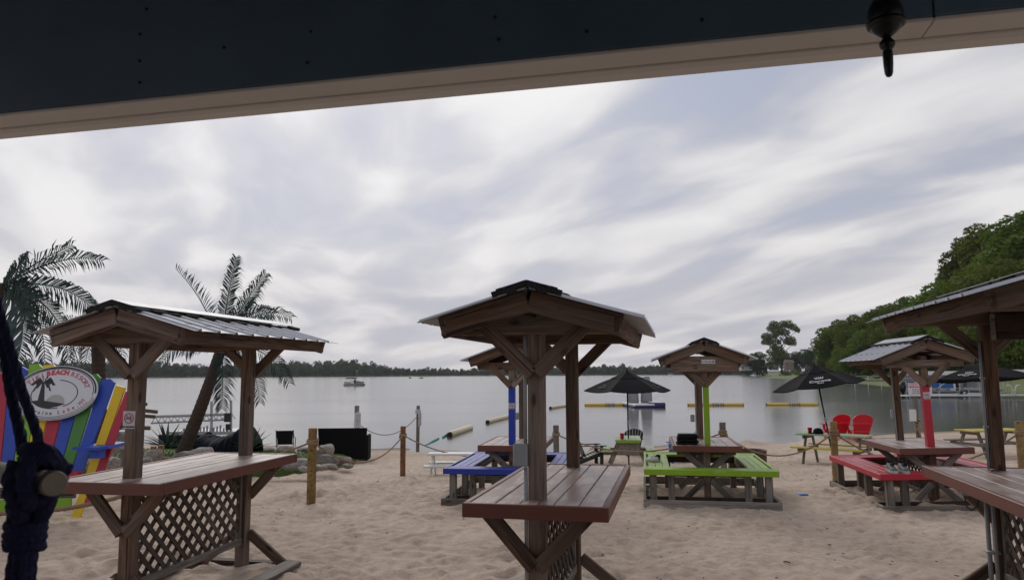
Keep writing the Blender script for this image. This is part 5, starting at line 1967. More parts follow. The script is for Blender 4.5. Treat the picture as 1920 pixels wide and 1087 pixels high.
# ------------------------------------------------------------------ Adirondack chairs
def adirondack(base, rot, col, label, smooth_back=False):
    """faces local -Y; backrest behind (+Y)"""
    t = thing('adirondack_chair', label, 'chair', base, rot, 'adirondack chairs on the beach')
    mt = col
    # sloping stringers that become the rear legs
    for q in (-1, 1):
        board(t, 'rear_leg', (q * 0.24, -0.36, 0.34), (q * 0.24, 0.50, 0.03), 0.028, 0.11, mt, up=(0, 0, 1))
        board(t, 'front_leg', (q * 0.275, -0.34, -0.03), (q * 0.275, -0.34, 0.54), 0.028, 0.10, mt)
        # arm, broad at the front
        m = MB()
        x0, x1 = (0.22, 0.36)
        poly = [(x0, -0.46), (x1 + 0.02, -0.46), (x1 + 0.02, -0.30), (x1 - 0.04, 0.22), (x0 + 0.06, 0.26), (x0 + 0.02, 0.0)]
        if q < 0: poly = [(-x, y) for x, y in reversed(poly)]
        m.prism(poly, 0.545, 0.57)
        m.build('arm', M[mt], t)
        board(t, 'arm_bracket', (q * 0.30, -0.34, 0.36), (q * 0.315, -0.34, 0.54), 0.05, 0.03, mt)
    for i in range(6):
        y = -0.37 + 0.088 * i
        z = 0.365 - 0.36 * 0.088 * i
        board(t, 'seat_slat', (-0.26, y, z), (0.26, y, z), 0.078, 0.02, mt, up=(0, 0.33, 1))
    # fan back with a rounded top: seven slats of unequal length
    lean = 0.42
    hs = [0.60, 0.66, 0.70, 0.71, 0.70, 0.66, 0.60]
    for i, h in enumerate(hs):
        u = (i - 3) / 3
        xb, xt = u * 0.20, u * 0.285
        z0, y0 = 0.24, 0.10
        p0 = Vector((xb, y0, z0)); p1 = Vector((xb + (xt - xb) * h / 0.72, y0 + h * math.sin(lean), z0 + h * math.cos(lean)))
        m = MB()
        ax = (p1 - p0).normalized(); nr = Vector((0, -math.cos(lean), math.sin(lean)))
        sd = ax.cross(nr).normalized()
        w0, w1 = 0.031, 0.043
        tw = w1 - 0.004 if not smooth_back else w1 + 0.0045
        def arc(q):
            q = min(1.0, abs(q))
            return (0.50 + 0.235 * math.sqrt(max(0.0, 1 - q * q * 0.94))) - h
        du = (1 / 7) * 1.0
        us = [u * 6 / 7 + du * f for f in (1, 0.5, 0, -0.5, -1)]
        sgn = 1 if sd.x > 0 else -1
        tops = [p1 + ax * arc(q) + sd * sgn * tw * f for q, f in zip(us, (1, 0.5, 0, -0.5, -1))]
        if sgn < 0: tops.reverse()
        prof = [p0 - sd * w0, p0 + sd * w0] + tops
        vs_ = [v + nr * 0.01 for v in prof] + [v - nr * 0.01 for v in prof]
        n = len(prof)
        m.add(vs_, [tuple(range(n)), tuple(range(2 * n - 1, n - 1, -1))] + [(k, n + k, n + (k + 1) % n, (k + 1) % n) for k in range(n)])
        m.build('back_slat', M[mt], t)
    for zz, wd in ((0.34, 0.46), (0.62, 0.58)):
        y = 0.10 + (zz - 0.24) * math.tan(lean) + 0.025
        board(t, 'back_rail', (-wd / 2, y, zz), (wd / 2, y, zz), 0.025, 0.07, mt)
    return t


def chair_at(px, D, rot, col, label, sink=0.03, **kw):
    q = at(px, 840, D)
    return adirondack((q.x, D, bz(q.x, D) - sink), rot, col, label, **kw)


chair_at(1572, 25.2, R(184), 'redplastic', 'left one of the two red adirondack chairs facing the lake', sink=-0.31, smooth_back=True)
chair_at(1615, 24.6, R(172), 'redplastic', 'right one of the two red adirondack chairs facing the lake', sink=-0.31, smooth_back=True)
chair_at(1101, 21.3, R(100), 'blackplastic', 'black adirondack chair in profile right of the middle table posts')
chair_at(1186, 24.5, R(180), 'blackplastic', 'black adirondack chair behind the lime green picnic table')
chair_at(1281, 21.8, R(-97), 'blueplastic', 'bright blue adirondack chair behind the lime-bench table')

# ------------------------------------------------------------------ fire ring, toys and small things
b = on_beach(1402, 882)
fr = thing('fire_ring', 'rusty open steel fire ring behind the lime green benches', 'fire pit', b)
m = MB()
n = 36
vs_, fs_ = [], []
for (r, z) in ((0.42, -0.1), (0.42, 0.43), (0.432, 0.44), (0.432, 0.46), (0.408, 0.46), (0.408, 0.05)):
    vs_ += [(r * math.cos(2 * math.pi * k / n), r * math.sin(2 * math.pi * k / n), z) for k in range(n)]
for j in range(5):
    for k in range(n): fs_.append((j * n + k, j * n + (k + 1) % n, (j + 1) * n + (k + 1) % n, (j + 1) * n + k))
m.add(vs_, fs_)
m.build('ring', M['rustmetal'], fr, True)
MB().lathe([(0.39, 0.02), (0.30, 0.10), (0.1, 0.16), (0.01, 0.17)], 20).build('ash', M['soot'], fr, True)

b = on_beach(1503.5, 935)
ty = thing('sand_toy', 'small blue plastic sand toy lying on the open sand', 'toy', b, R(8))
m = MB()
m.add(*pillow(0.17, 0.12, 0.065, (0, 0, 0.032)))
m.build('tray', M['blueplastic'], ty, True)
k = MB(); k.add(*pillow(0.15, 0.10, 0.012, (0, 0, 0.068))); k.build('lid', M['blueplastic'], ty, True)

# black folded bundle on the lime table
def local(t, x, y, z): return t.matrix_basis @ Vector((x, y, z))


bpy.context.view_layer.update()
p = local(tg, -0.26, 0.10, SS['zc'] + 0.003)
bd = thing('folded_bundle', 'stack of black folded fabric on the lime-post table', 'bundle', p, R(-10))
g_ = random.Random(4)
zz = 0.0
for i in range(6):
    hh = g_.uniform(0.018, 0.034)
    m = MB(); m.add(*pillow(0.33 - 0.012 * i + g_.uniform(-.03, .02), 0.26, hh, (g_.uniform(-.018, .018), g_.uniform(-.02, .02), zz + hh / 2)))
    m.build('fold', M['blackfabric'], bd, True)
    zz += hh * 0.92


# shoes
def sneakers(base, rot, label, s=1.0, up='blackfabric', body='greyshoe'):
    t = thing('pair_of_shoes', label, 'shoes', base, rot)
    t.scale = (s, s, s)
    for q in (-1, 1):
        x = q * 0.062
        m = MB()
        st = [(-0.13, 0.030, 0.03), (-0.115, 0.036, 0.03), (-0.05, 0.034, 0.03), (0.03, 0.040, 0.03), (0.09, 0.042, 0.03), (0.135, 0.030, 0.026), (0.148, 0.012, 0.02)]
        sole = [(x + w, y) for y, w, h in st] + [(x - w, y) for y, w, h in reversed(st)]
        m.prism(sole, 0, 0.032)
        s_ = m.build('sole', M['inkgrey'], t)
        k = MB()
        for y in np.linspace(-0.11, 0.11, 7): k.box((x, y, 0.004), (0.07, 0.012, 0.012))
        k.build('tread', M['blackplastic'], s_)
        u = MB()
        prof = [(-0.125, 0.028, 0.07, 0.030), (-0.10, 0.034, 0.105, 0.030), (-0.05, 0.033, 0.10, 0.030), (0.0, 0.037, 0.085, 0.030), (0.05, 0.040, 0.068, 0.030), (0.10, 0.038, 0.058, 0.030), (0.135, 0.026, 0.046, 0.030)]
        rings = []
        for y, w, zt, z0 in prof:
            rings.append([(x - w, y, z0), (x - w * 0.96, y, z0 + (zt - z0) * 0.55), (x - w * 0.5, y, zt), (x + w * 0.5, y, zt), (x + w * 0.96, y, z0 + (zt - z0) * 0.55), (x + w, y, z0)])
        vs_ = [v for r_ in rings for v in r_]
        fs_ = []
        for j in range(len(rings) - 1):
            for i in range(5): fs_.append((j * 6 + i, (j + 1) * 6 + i, (j + 1) * 6 + i + 1, j * 6 + i + 1))
        fs_.append((0, 1, 2, 3, 4, 5)); e = (len(rings) - 1) * 6; fs_.append((e + 5, e + 4, e + 3, e + 2, e + 1, e))
        u.add(vs_, fs_)
        u.build('upper', M[body], t, True)
        c = MB()
        c.tube([(x + 0.022 * math.cos(a), -0.085 + 0.035 * math.sin(a), 0.108 + 0.012 * math.cos(2 * a)) for a in np.linspace(0, 6.283, 11)[:-1]], 0.012, 6, closed=True)
        c.box((x, -0.125, 0.075), (0.045, 0.012, 0.09))
        c.build('collar', M[up], t, True)
        l = MB()
        for y in (0.0, 0.02, 0.04): l.tube([(x - 0.02, y, 0.086 - y * 0.35), (x, y + 0.008, 0.092 - y * 0.35), (x + 0.02, y, 0.086 - y * 0.35)], 0.004, 5)
        l.build('lace', M[up], t)
    return t


p = local(tr_, -0.80, -0.36, SS['zb'] + 0.003)
p2 = at(1680, 888, 9.6)
sneakers(local(tr_, -0.60, -0.43, SS['zb'] + 0.002), R(168), 'pair of grey and black sneakers on the red bench corner', 1.15)
sneakers(local(tg, -0.74, 0.35, SS['zb'] + 0.002), R(70), 'pair of small white and black sandals on the lime green bench', 0.72, 'blackfabric', 'fabricwhite')

# cup, cap and cloth on the far tables
def cup(base, label, mat, h=0.12, r=0.045):
    t = thing('cup', label, 'cup', base)
    m = MB()
    m.lathe([(r * 0.72, 0), (r * 0.98, h * 0.97), (r * 1.06, h * 0.98), (r * 1.06, h), (r * 0.94, h), (r * 0.7, 0.01)], 14)
    m.build('body', M[mat], t, True)
    return t


bpy.context.view_layer.update()
p = pg.matrix_basis @ Vector((-0.52, 0.16, 0.742))
cup(p, 'red plastic cup on the lime green picnic table', 'redplastic', 0.16, 0.062)
p = py_.matrix_basis @ Vector((-0.36, -0.10, 0.742))
hat = thing('cap', 'black cap lying on the table below the leaning umbrella', 'cap', p, R(150))
hat.scale = (1.25, 1.25, 1.25)
MB().lathe([(0.10, 0.0), (0.102, 0.04), (0.085, 0.085), (0.05, 0.11), (0.006, 0.118)], 14).build('crown', M['blackfabric'], hat, True)
m = MB(); m.prism([(0.09 * math.cos(a), 0.09 * math.sin(a)) for a in np.linspace(0.9, -0.9, 7)] + [(0.20 * math.cos(a), 0.12 * math.sin(a)) for a in np.linspace(-0.9, 0.9, 7)], 0.0, 0.008)
m.build('brim', M['blackfabric'], hat)
p = py_.matrix_basis @ Vector((-0.60, -0.02, 0.742))
cup(p, 'red and white cup beside the black cap', 'redplastic', 0.14, 0.06)


# ------------------------------------------------------------------ WARNING board on its post by the water
Yw = 24.2
q = at(1723, 820, Yw)
ws_ = thing('warning_sign', 'white warning board with red heading on a post by the water', 'sign', (q.x, Yw, bz(q.x, Yw)))
def wz(py): return at(1723, py, Yw).z - bz(q.x, Yw)
board(ws_, 'post', (0, 0.05, -0.3), (0.0, 0.05, wz(722)), 0.09, 0.09, 'greywood')
W = 44 / FPX * Yw; Hh = wz(717) - wz(742)
sb = MB().box((0, 0, 0), (W, Hh, 0.01)).build('board', M['signwhite'], ws_, False, (0.13, -0.01, (wz(717) + wz(742)) / 2), (R(90), 0, 0))
MB().box((0, Hh * 0.30, 0.006), (W * 0.93, Hh * 0.34, 0.002)).build('heading', M['inkred'], sb)
v_, f_ = text_geo('WARNING', Hh * 0.36, 0.0015, 0.006)
MB().add([(p_.x, p_.y + Hh * 0.30, p_.z + 0.0085) for p_ in v_], f_).build('lettering', M['signwhite'], sb)
k = MB()
g_ = random.Random(9)
for j, yy in enumerate((-0.02, -0.16, -0.30)):
    x = -W * 0.33
    while x < W * 0.33:
        w = g_.uniform(0.03, 0.09); k.box((x + w / 2, yy * Hh, 0.006), (w, Hh * 0.055, 0.0015)); x += w + 0.02
k.build('lettering', M['ink'], sb)
MB().box((-0.16, -0.02, (wz(767) + wz(789)) / 2), (0.22, 0.014, wz(767) - wz(789))).build('lower_board', M['white'], ws_)
m = MB()
for j in range(5):
    m.tube([(0.08 * math.cos(a) * (1 - .08 * j), 0.05 + 0.08 * math.sin(a), wz(786) - 0.08 * j + 0.03 * math.sin(a * 2 + j)) for a in np.linspace(0, 6.283, 13)[:-1]], 0.028, 6, closed=True)
m.tube([(0.03, -0.04, wz(790)), (-0.02, -0.05, wz(805)), (0.04, -0.05, wz(822))], 0.03, 6)
m.build('rope_coil', M['rope'], ws_, True)


# ------------------------------------------------------------------ giant coloured chair with the resort's sign
def giant_chair():
    D = 9.6
    k = D / FPX
    o = at(75, 965, D)
    t = thing('giant_chair', 'giant rainbow striped adirondack chair with an oval resort sign', 'giant chair', (o.x, D, 0), R(0))
    def P(px, py, y=0.0):
        """a point of the chair's back plane, which leans away from the viewer"""
        dy = y
        for _ in range(4):
            w = at(px, py, D + dy)
            dy = y + max(0, w.z - 0.45) * 0.28
        return Vector((w.x - o.x, dy, w.z))
    # fan slats: bottom and top centres with colours, left to right
    cols = ['chairyellow', 'chairgreen', 'chairblue', 'chairred', 'chairblue', 'chairlime', 'chairyellow', 'chairred', 'chairblue', 'chairgreen', 'chairblue']
    bot = np.linspace(-78, 142, 11)
    top = [-150, -96, -50, -5, 40, 68, 96, 124, 150, 178, 206]
    topy = [770, 745, 722, 700, 689, 684, 685, 690, 699, 703, 712]
    bw = np.linspace(-88, 152, 12); tw = np.array([-172, -120, -74, -30, 18, 54, 80, 108, 136, 163, 189, 216])
    for i, c in enumerate(cols):
        x0, x1 = (bw[i], bw[i + 1]); a0, a1 = (tw[i], tw[i + 1])
        gap = 1.3
        py0 = 893
        zig = 6 if i % 2 else 0
        f = [P(x0 + gap, py0), P(x1 - gap, py0), P(a1 - gap, topy[i] + 5), P((a0 + a1) / 2 + 5, topy[i] - 2), P(a0 + gap, topy[i] - 1)]
        b = [v + Vector((0, 0.035, 0)) for v in f]
        m = MB().add(f + b, [(0, 1, 2, 3, 4), (9, 8, 7, 6, 5)] + [(j, 5 + j, 5 + (j + 1) % 5, (j + 1) % 5) for j in range(5)])
        m.build('back_slat', M[c], t)
    # long outer boards reaching down to the sand
    for (c, tx0, tx1, tpy, bx0, bx1, bpy_) in (('chairyellow', 217, 234, 722, 133, 149, 970), ('chairred', 235.5, 246, 733, 155, 171, 948)):
        def Q(px, py): 
            dy = -0.06
            for _ in range(4):
                w = at(px, py, D + dy); dy = -0.06 + w.z * 0.20
            return Vector((w.x - o.x, dy, w.z))
        f = [Q(bx0, bpy_), Q(bx1, bpy_), Q(tx1, tpy + 4), Q(tx0, tpy)]
        b = [v + Vector((0, 0.04, 0)) for v in f]
        MB().add(f + b, [(0, 1, 2, 3), (7, 6, 5, 4)] + [(j, 4 + j, 4 + (j + 1) % 4, (j + 1) % 4) for j in range(4)]).build('outer_board', M[c], t)
    # mirror image boards at the hidden left side
    for (c, tx0, tx1, tpy, bx0, bx1, bpy_) in (('chairyellow', -190, -174, 780, -100, -84, 975), ('chairred', -205, -192, 790, -120, -104, 955)):
        f = [P(bx0, bpy_, -.05), P(bx1, bpy_, -.05), P(tx1, tpy + 4, -.05), P(tx0, tpy, -.05)]
        b = [v + Vector((0, 0.04, 0)) for v in f]
        MB().add(f + b, [(0, 1, 2, 3), (7, 6, 5, 4)] + [(j, 4 + j, 4 + (j + 1) % 4, (j + 1) % 4) for j in range(4)]).build('outer_board', M[c], t)
    # seat front, apron, arm
    def bar_px(name, a, b2, y, w, h, mat):
        p, q = at(*a, D), at(*b2, D)
        board(t, name, (p.x - o.x, y, p.z), (q.x - o.x, y, q.z), w, h, mat)
    bar_px('seat_board', (-85, 887), (152, 889), -0.02, 0.10, 0.085, 'chairred')
    bar_px('under_rail', (-85, 925), (140, 923), 0.02, 0.05, 0.14, 'greywood')
    bar_px('apron', (-88, 949), (138, 943), -0.05, 0.04, 0.15, 'chairlime')
    p = at(163, 838, D)
    m = MB()
    m.prism([(-0.07, -0.18), (0.28, -0.22), (0.31, -0.05), (0.24, 0.55), (0.02, 0.62), (-0.05, 0.2)], p.z - 0.015, p.z + 0.02)
    a_ = m.build('arm', M['chairblue'], t, False, (p.x - o.x, -0.02, 0))
    MB().box((p.x - o.x + 0.16, -0.04, p.z - 0.075), (0.13, 0.14, 0.11)).build('arm_bracket', M['chairblue'], t)
    # the oval sign
    c = P(109, 736)
    sx, sz = 81.5 * k, 53.0 * k
    lean = math.atan(0.28)
    F = face_matrix((c.x, c.y - 0.07, c.z), (1, 0, 0.028), (0.0, math.sin(lean), math.cos(lean)))
    s = bpy.data.objects.new('oval_sign', MB().prism([(sx * math.cos(a), sz * math.sin(a)) for a in np.linspace(0, 2 * math.pi, 65)[:-1]], -0.012, 0.006).mesh('oval_sign', M['signwhite']))
    COL.objects.link(s); s.parent = t; s.matrix_local = F
    def ell(rx, ry, r, a0=0, a1=360, n=72):
        m_ = MB()
        full = abs(a1 - a0) >= 359.9
        pts = [(rx * math.cos(R(a)), ry * math.sin(R(a)), 0.0068) for a in np.linspace(a0, a1, n + 1)]
        if full: pts = pts[:-1]
        # flat ribbon
        vs_, fs_ = [], []
        N_ = len(pts)
        for (x, y, z) in pts:
            L = math.hypot(x, y)
            vs_ += [(x * (1 - r / L), y * (1 - r / L), z), (x * (1 + r / L), y * (1 + r / L), z)]
        for i in range(N_ - (0 if full else 1)):
            j = (i + 1) % N_
            fs_.append((2 * i, 2 * i + 1, 2 * j + 1, 2 * j))
        m_.add([(x, y, z + 0.0012) for x, y, z in vs_], [tuple(reversed(f)) for f in fs_])
        return m_
    m = ell(sx * 0.955, sz * 0.945, 0.011, -4, 215)
    m2 = ell(sx * 0.905, sz * 0.895, 0.005, -8, 205)
    m.add(m2.v, m2.f)
    for q_ in ((0.975, 0.97, 0.004, 175, 345), (0.93, 0.92, 0.003, 190, 350), (0.885, 0.875, 0.003, 215, 335)):
        e = ell(sx * q_[0], sz * q_[1], q_[2], q_[3], q_[4]); m.add(e.v, e.f)
    e = ell(sx * 0.54, sz * 0.52, 0.006, -62, 82); m.add([(x, y - sz * 0.05, z) for x, y, z in e.v], e.f)
    e = ell(sx * 0.54, sz * 0.52, 0.006, 168, 285); m.add([(x, y - sz * 0.05, z) for x, y, z in e.v], e.f)
    # island, trunk, fronds
    z0, z1 = 0.0062, 0.0084
    isl = [(-0.52, -0.29), (-0.40, -0.26), (-0.25, -0.27), (0.0, -0.335), (0.30, -0.415), (0.14, -0.50), (-0.06, -0.555), (-0.22, -0.53), (-0.38, -0.44)]
    m.prism([(x * sx, y * sz) for x, y in isl], z0, z1)
    tr = [(-0.36, -0.30), (-0.20, -0.30), (-0.235, 0.0), (-0.27, 0.30), (-0.31, 0.42), (-0.34, 0.40), (-0.345, 0.15), (-0.355, -0.1)]
    m.prism([(x * sx, y * sz) for x, y in tr], z0, z1 + 0.0003)
    cx, cy = -0.31, 0.40
    for a, L in ((170, 0.30), (138, 0.25), (103, 0.21), (66, 0.22), (32, 0.27), (6, 0.30), (-32, 0.26), (212, 0.27)):
        d = Vector((math.cos(R(a)), math.sin(R(a)) * 1.35))
        n_ = Vector((-d.y, d.x)) * 0.5
        droop = Vector((0, -0.15 if abs(math.cos(R(a))) > 0.5 else -0.04))
        p0 = Vector((cx, cy)); pm = p0 + d * L * 0.6 + n_ * 0.0; p1 = p0 + d * L + droop
        up_ = Vector((0, 1))
        poly = [p0, pm + up_ * 0.07, p1, p0.lerp(p1, 0.78) + Vector((0, -0.05)), p0.lerp(p1, 0.64) + Vector((0, 0.01)), p0.lerp(p1, 0.48) + Vector((0, -0.05)), p0.lerp(p1, 0.25)]
        m.prism([(v.x * sx, v.y * sz) for v in poly], z0, z1)
    m.build('palm_emblem', M['ink'], s)
    m = MB()
    su = []
    for a in np.linspace(172, 4, 25):
        r = 0.23 * (1.0 if int(round((a - 4) / 7)) % 2 else 0.90)
        su.append(((0.05 + r * math.cos(R(a))) * sx, (-0.345 + r * 1.25 * math.sin(R(a))) * sz))
    su += [(0.28 * sx, -0.40 * sz), (-0.17 * sx, -0.30 * sz)]
    m.prism(su, 0.0058, 0.0072)
    m.build('sun_emblem', M['inkgrey'], s)
    def arc_text(txt, rx, ry, a0, a1, size, mat, inward=False, bold=0.003):
        m_ = MB()
        n_ = len(txt)
        for i, ch in enumerate(txt):
            if ch == ' ': continue
            a = R(a0 + (a1 - a0) * i / (n_ - 1))
            x, y = rx * math.cos(a), ry * math.sin(a)
            tang = Vector((-rx * math.sin(a), ry * math.cos(a)))
            if a1 < a0: tang = -tang
            th = math.atan2(tang.y, tang.x)
            v_, f_ = text_geo(ch, size, 0.001, bold)
            ca, sa = math.cos(th), math.sin(th)
            m_.add([(x + p_.x * ca - p_.y * sa, y + p_.x * sa + p_.y * ca, p_.z + 0.0078) for p_ in v_], f_)
        m_.build('lettering', M[mat], s)
    arc_text('TIKI', sx * 0.76, sz * 0.74, 147, 119, sz * 0.235, 'inkpink')
    arc_text('BEACH', sx * 0.76, sz * 0.75, 108, 75, sz * 0.235, 'inkred', bold=0.006)
    arc_text('RESORT', sx * 0.76, sz * 0.74, 63, 16, sz * 0.235, 'inkpink')
    arc_text('Kettle', sx * 0.78, sz * 0.74, 184, 220, sz * 0.20, 'inkpink', bold=0.002)
    arc_text('Moraine', sx * 0.78, sz * 0.74, 230, 270, sz * 0.20, 'inkmid', bold=0.002)
    arc_text('Lake,WI', sx * 0.78, sz * 0.74, 284, 336, sz * 0.19, 'inkpink', bold=0.002)
    return t


giant_chair()
a = at(-40, 995, 8.6); b_ = at(300, 905, 9.4)
hang_rope(Vector((a.x, 8.5, 0.28)), Vector((b_.x, 9.3, 0.46)), 0.11, 'thick twisted rope in front of the giant chair', r=0.026, group=None)


# ------------------------------------------------------------------ metal palms
def frond(t, p0, tip, arc, leaf, mat, seed, dense=1.0, width=0.016, droopy=0.5, side=None, up_hint=None):
    """one frond: bowed stalk with rows of narrow leaflets"""
    g_ = random.Random(seed)
    p0, tip = Vector(p0), Vector(tip)
    L = (tip - p0).length
    mid = (p0 + tip) / 2 + Vector(arc)
    def B(u): return p0.lerp(mid, u).lerp(mid.lerp(tip, u), u)
    m = MB()
    path = [B(k / 12) for k in range(13)]
    m.tube(path, [0.018 - 0.0012 * k for k in range(13)], 5)
    n = int(L / 0.042 * dense)
    for k in range(n):
        u = 0.10 + 0.90 * k / (n - 1)
        c = B(u)
        tg_ = (B(min(1, u + 0.02)) - B(u - 0.02)).normalized()
        ref = Vector((0, -1, 0.25)) if up_hint is None else Vector(up_hint)
        sd = tg_.cross(ref).normalized()
        ll = leaf * (0.55 + 0.9 * math.sin(math.pi * min(1, 0.12 + u * 0.86)) ** 0.8 * 0.7)
        for q in ((-1, 1) if side is None else (side,)):
            l = ll * g_.uniform(0.85, 1.12)
            d = (sd * q * 0.72 + tg_ * 0.62 + Vector((g_.uniform(-.1, .1), g_.uniform(-.35, .35), -0.10))).normalized()
            e1 = c + d * l * 0.55
            e2 = e1 + (d + Vector((0, 0, -droopy))).normalized() * l * 0.5
            wv = d.cross(Vector((g_.uniform(-.3, .3), 1, 0.4))).normalized() * width
            m.add([c - wv * 0.5, c + wv * 0.5, e1 + wv, e1 - wv, e2], [(0, 1, 2, 3), (3, 2, 4)])
    return m.build('frond', M[mat], t)


def palm_trunk(t, a, b, r0, r1, bow=0.0):
    m = MB()
    n = 26
    path, rad = [], []
    a, b = Vector(a), Vector(b)
    for k in range(n * 2 + 1):
        u = k / (n * 2)
        p = a.lerp(b, u)
        p.x += bow * math.sin(math.pi * u)
        path.append(p)
        rad.append((r0 + (r1 - r0) * u) * (1.0 + (0.035 if k % 2 else -0.02)))
    m.tube(path, rad, 14)
    m.build('trunk', M['palmbark'], t, False)


def make_palm(name_label, D, base_px, crown_px, fr, r0, r1, bow=0):
    c = at(*crown_px, D)
    bb = at(*base_px, D)
    zb = bz(bb.x, D)
    base = Vector((bb.x, D, zb - 0.1))
    t = thing('palm_tree', name_label, 'palm tree', (base.x, base.y, zb))
    rel = c - t.location
    palm_trunk(t, (0, 0, -0.2), rel, r0, r1, bow)
    m = MB(); m.lathe([(r1, -0.14), (r1 * 1.35, -0.05), (r1 * 1.3, 0.08), (r1 * 0.6, 0.16)], 10, rel); m.build('crown_shaft', M['palmbark'], t, True)
    for i, (px, py, dy, arc, leaf, mat, dense, side, droop) in enumerate(fr):
        tip = at(px, py, D + dy) - t.location
        frond(t, rel + Vector((0, 0, 0.06)), tip, arc, leaf, mat, i * 7 + int(D), dense * 0.9, 0.0135 if leaf < 0.4 else 0.018, droop, side)
    return t


G_, K_ = 'palmleaf', 'palmgrey'
make_palm('metal palm with leaning trunk behind the left bar table', 17.0, (322, 850), (414, 655), [
    (330, 505, 1.3, (0.15, 0, 0.25), 0.30, K_, 0.62, 1, 0.3),
    (443, 483, -0.3, (-0.06, 0, 0.05), 0.34, G_, 1.7, None, 1.2),
    (498, 513, -0.2, (-0.10, 0, 0.05), 0.34, G_, 1.4, None, 1.1),
    (545, 594, 0.4, (0.0, 0, 0.75), 0.30, K_, 0.85, None, 0.9),
    (512, 588, -0.5, (0.05, 0, 0.65), 0.32, G_, 1.0, None, 0.9),
    (541, 716, -0.4, (0.3, 0, 0.55), 0.34, G_, 0.9, None, 0.8),
    (487, 752, -0.6, (0.35, 0, 0.45), 0.34, G_, 1.0, None, 0.9),
    (416, 764, -0.9, (0.05, 0, 0.2), 0.34, G_, 1.1, None, 0.5),
    (306, 676, 0.2, (-0.3, 0, 0.5), 0.32, G_, 0.9, None, 0.9),
    (348, 664, 0.6, (-0.2, 0, 0.4), 0.32, G_, 0.9, None, 0.9),
    (470, 560, 0.8, (0, 0, 0.15), 0.30, K_, 1.0, None, 0.9)], 0.165, 0.115, 0.05)
make_palm('metal palm with its feathery crown at the left edge of the photo', 12.5, (-70, 880), (-2, 548), [
    (50, 481, -0.5, (0.04, 0, 0.0), 0.26, G_, 1.9, None, 1.2),
    (134, 460, 0.3, (0.05, 0, 0.15), 0.27, G_, 1.1, None, 0.9),
    (190, 488, 0.2, (0.10, 0, 0.42), 0.28, G_, 1.0, None, 1.0),
    (173, 578, -0.2, (0.2, 0, 0.42), 0.34, G_, 1.3, None, 1.3),
    (128, 672, -0.3, (0.45, 0, 0.5), 0.32, G_, 1.2, None, 1.2),
    (84, 676, -0.6, (0.35, 0, 0.45), 0.30, G_, 0.9, None, 1.1),
    (28, 690, -1.0, (0.45, 0, 0.35), 0.40, K_, 1.3, None, 0.8),
    (-120, 560, 0, (-.2, 0, .4), 0.3, G_, 1.0, None, 1.0),
    (-90, 660, 0, (-.4, 0, .4), 0.3, G_, 1.2, None, 1.0),
    (70, 560, -0.8, (0.1, 0, 0.2), 0.26, G_, 1.0, None, 1.0)], 0.16, 0.12)
make_palm('metal palm mostly hidden by the left bar table roof', 18.5, (192, 840), (184, 640), [
    (138, 678, 0, (-0.25, 0, 0.4), 0.30, K_, 0.9, None, 1.2), (160, 690, -0.5, (-0.15, 0, 0.3), 0.30, K_, 0.9, None, 1.2),
    (228, 668, 0, (0.25, 0, 0.35), 0.30, G_, 0.9, None, 1.2), (120, 600, 0.3, (0, 0, 0.3), 0.3, G_, 0.9, None, 1.0),
    (240, 610, 0.3, (0, 0, 0.3), 0.3, G_, 0.9, None, 1.0), (190, 575, 0.3, (0, 0, 0.1), 0.3, G_, 0.9, None, 1.0)], 0.17, 0.15)


# ------------------------------------------------------------------ left bank: lawn, boulders, dock, chairs
def rock_mesh(seed, mat='rock'):
    bm = bmesh.new()
    bmesh.ops.create_icosphere(bm, subdivisions=3, radius=1.0)
    g_ = np.random.default_rng(seed)
    cuts = [(Vector(g_.normal(size=3)).normalized(), g_.uniform(0.62, 0.9)) for _ in range(13)]
    for v in bm.verts:
        for n_, d in cuts:
            e = v.co.dot(n_) - d
            if e > 0: v.co -= n_ * e * 0.96
        v.co *= 1 + 0.16 * float(vnoise(v.co.x * 2.3 + seed, v.co.y * 2.3 + v.co.z * 1.7, seed % 7))
    me = bpy.data.meshes.new('boulder')
    bm.to_mesh(me); bm.free()
    me.polygons.foreach_set('use_smooth', [True] * len(me.polygons))
    me.materials.append(M[mat])
    return me


ROCKS = [rock_mesh(s) for s in range(5)]


def boulder(px, py, w_px, D, label=None, flat=0.6, kind=0, group='boulders edging the left lawn', lift=0.0):
    py += 7 if D > 13 else 3
    p = at(px, py, D)
    w = w_px / FPX * D / 2 * 0.92
    o = link('boulder', ROCKS[kind % 5], None, (p.x, D, p.z), (random.uniform(-.2, .2), random.uniform(-.2, .2), random.uniform(0, 6)))
    o.scale = (w, w * 0.85, w * flat)
    return tag(o, label or 'pale boulder among the row edging the lawn at left', 'boulder', group)


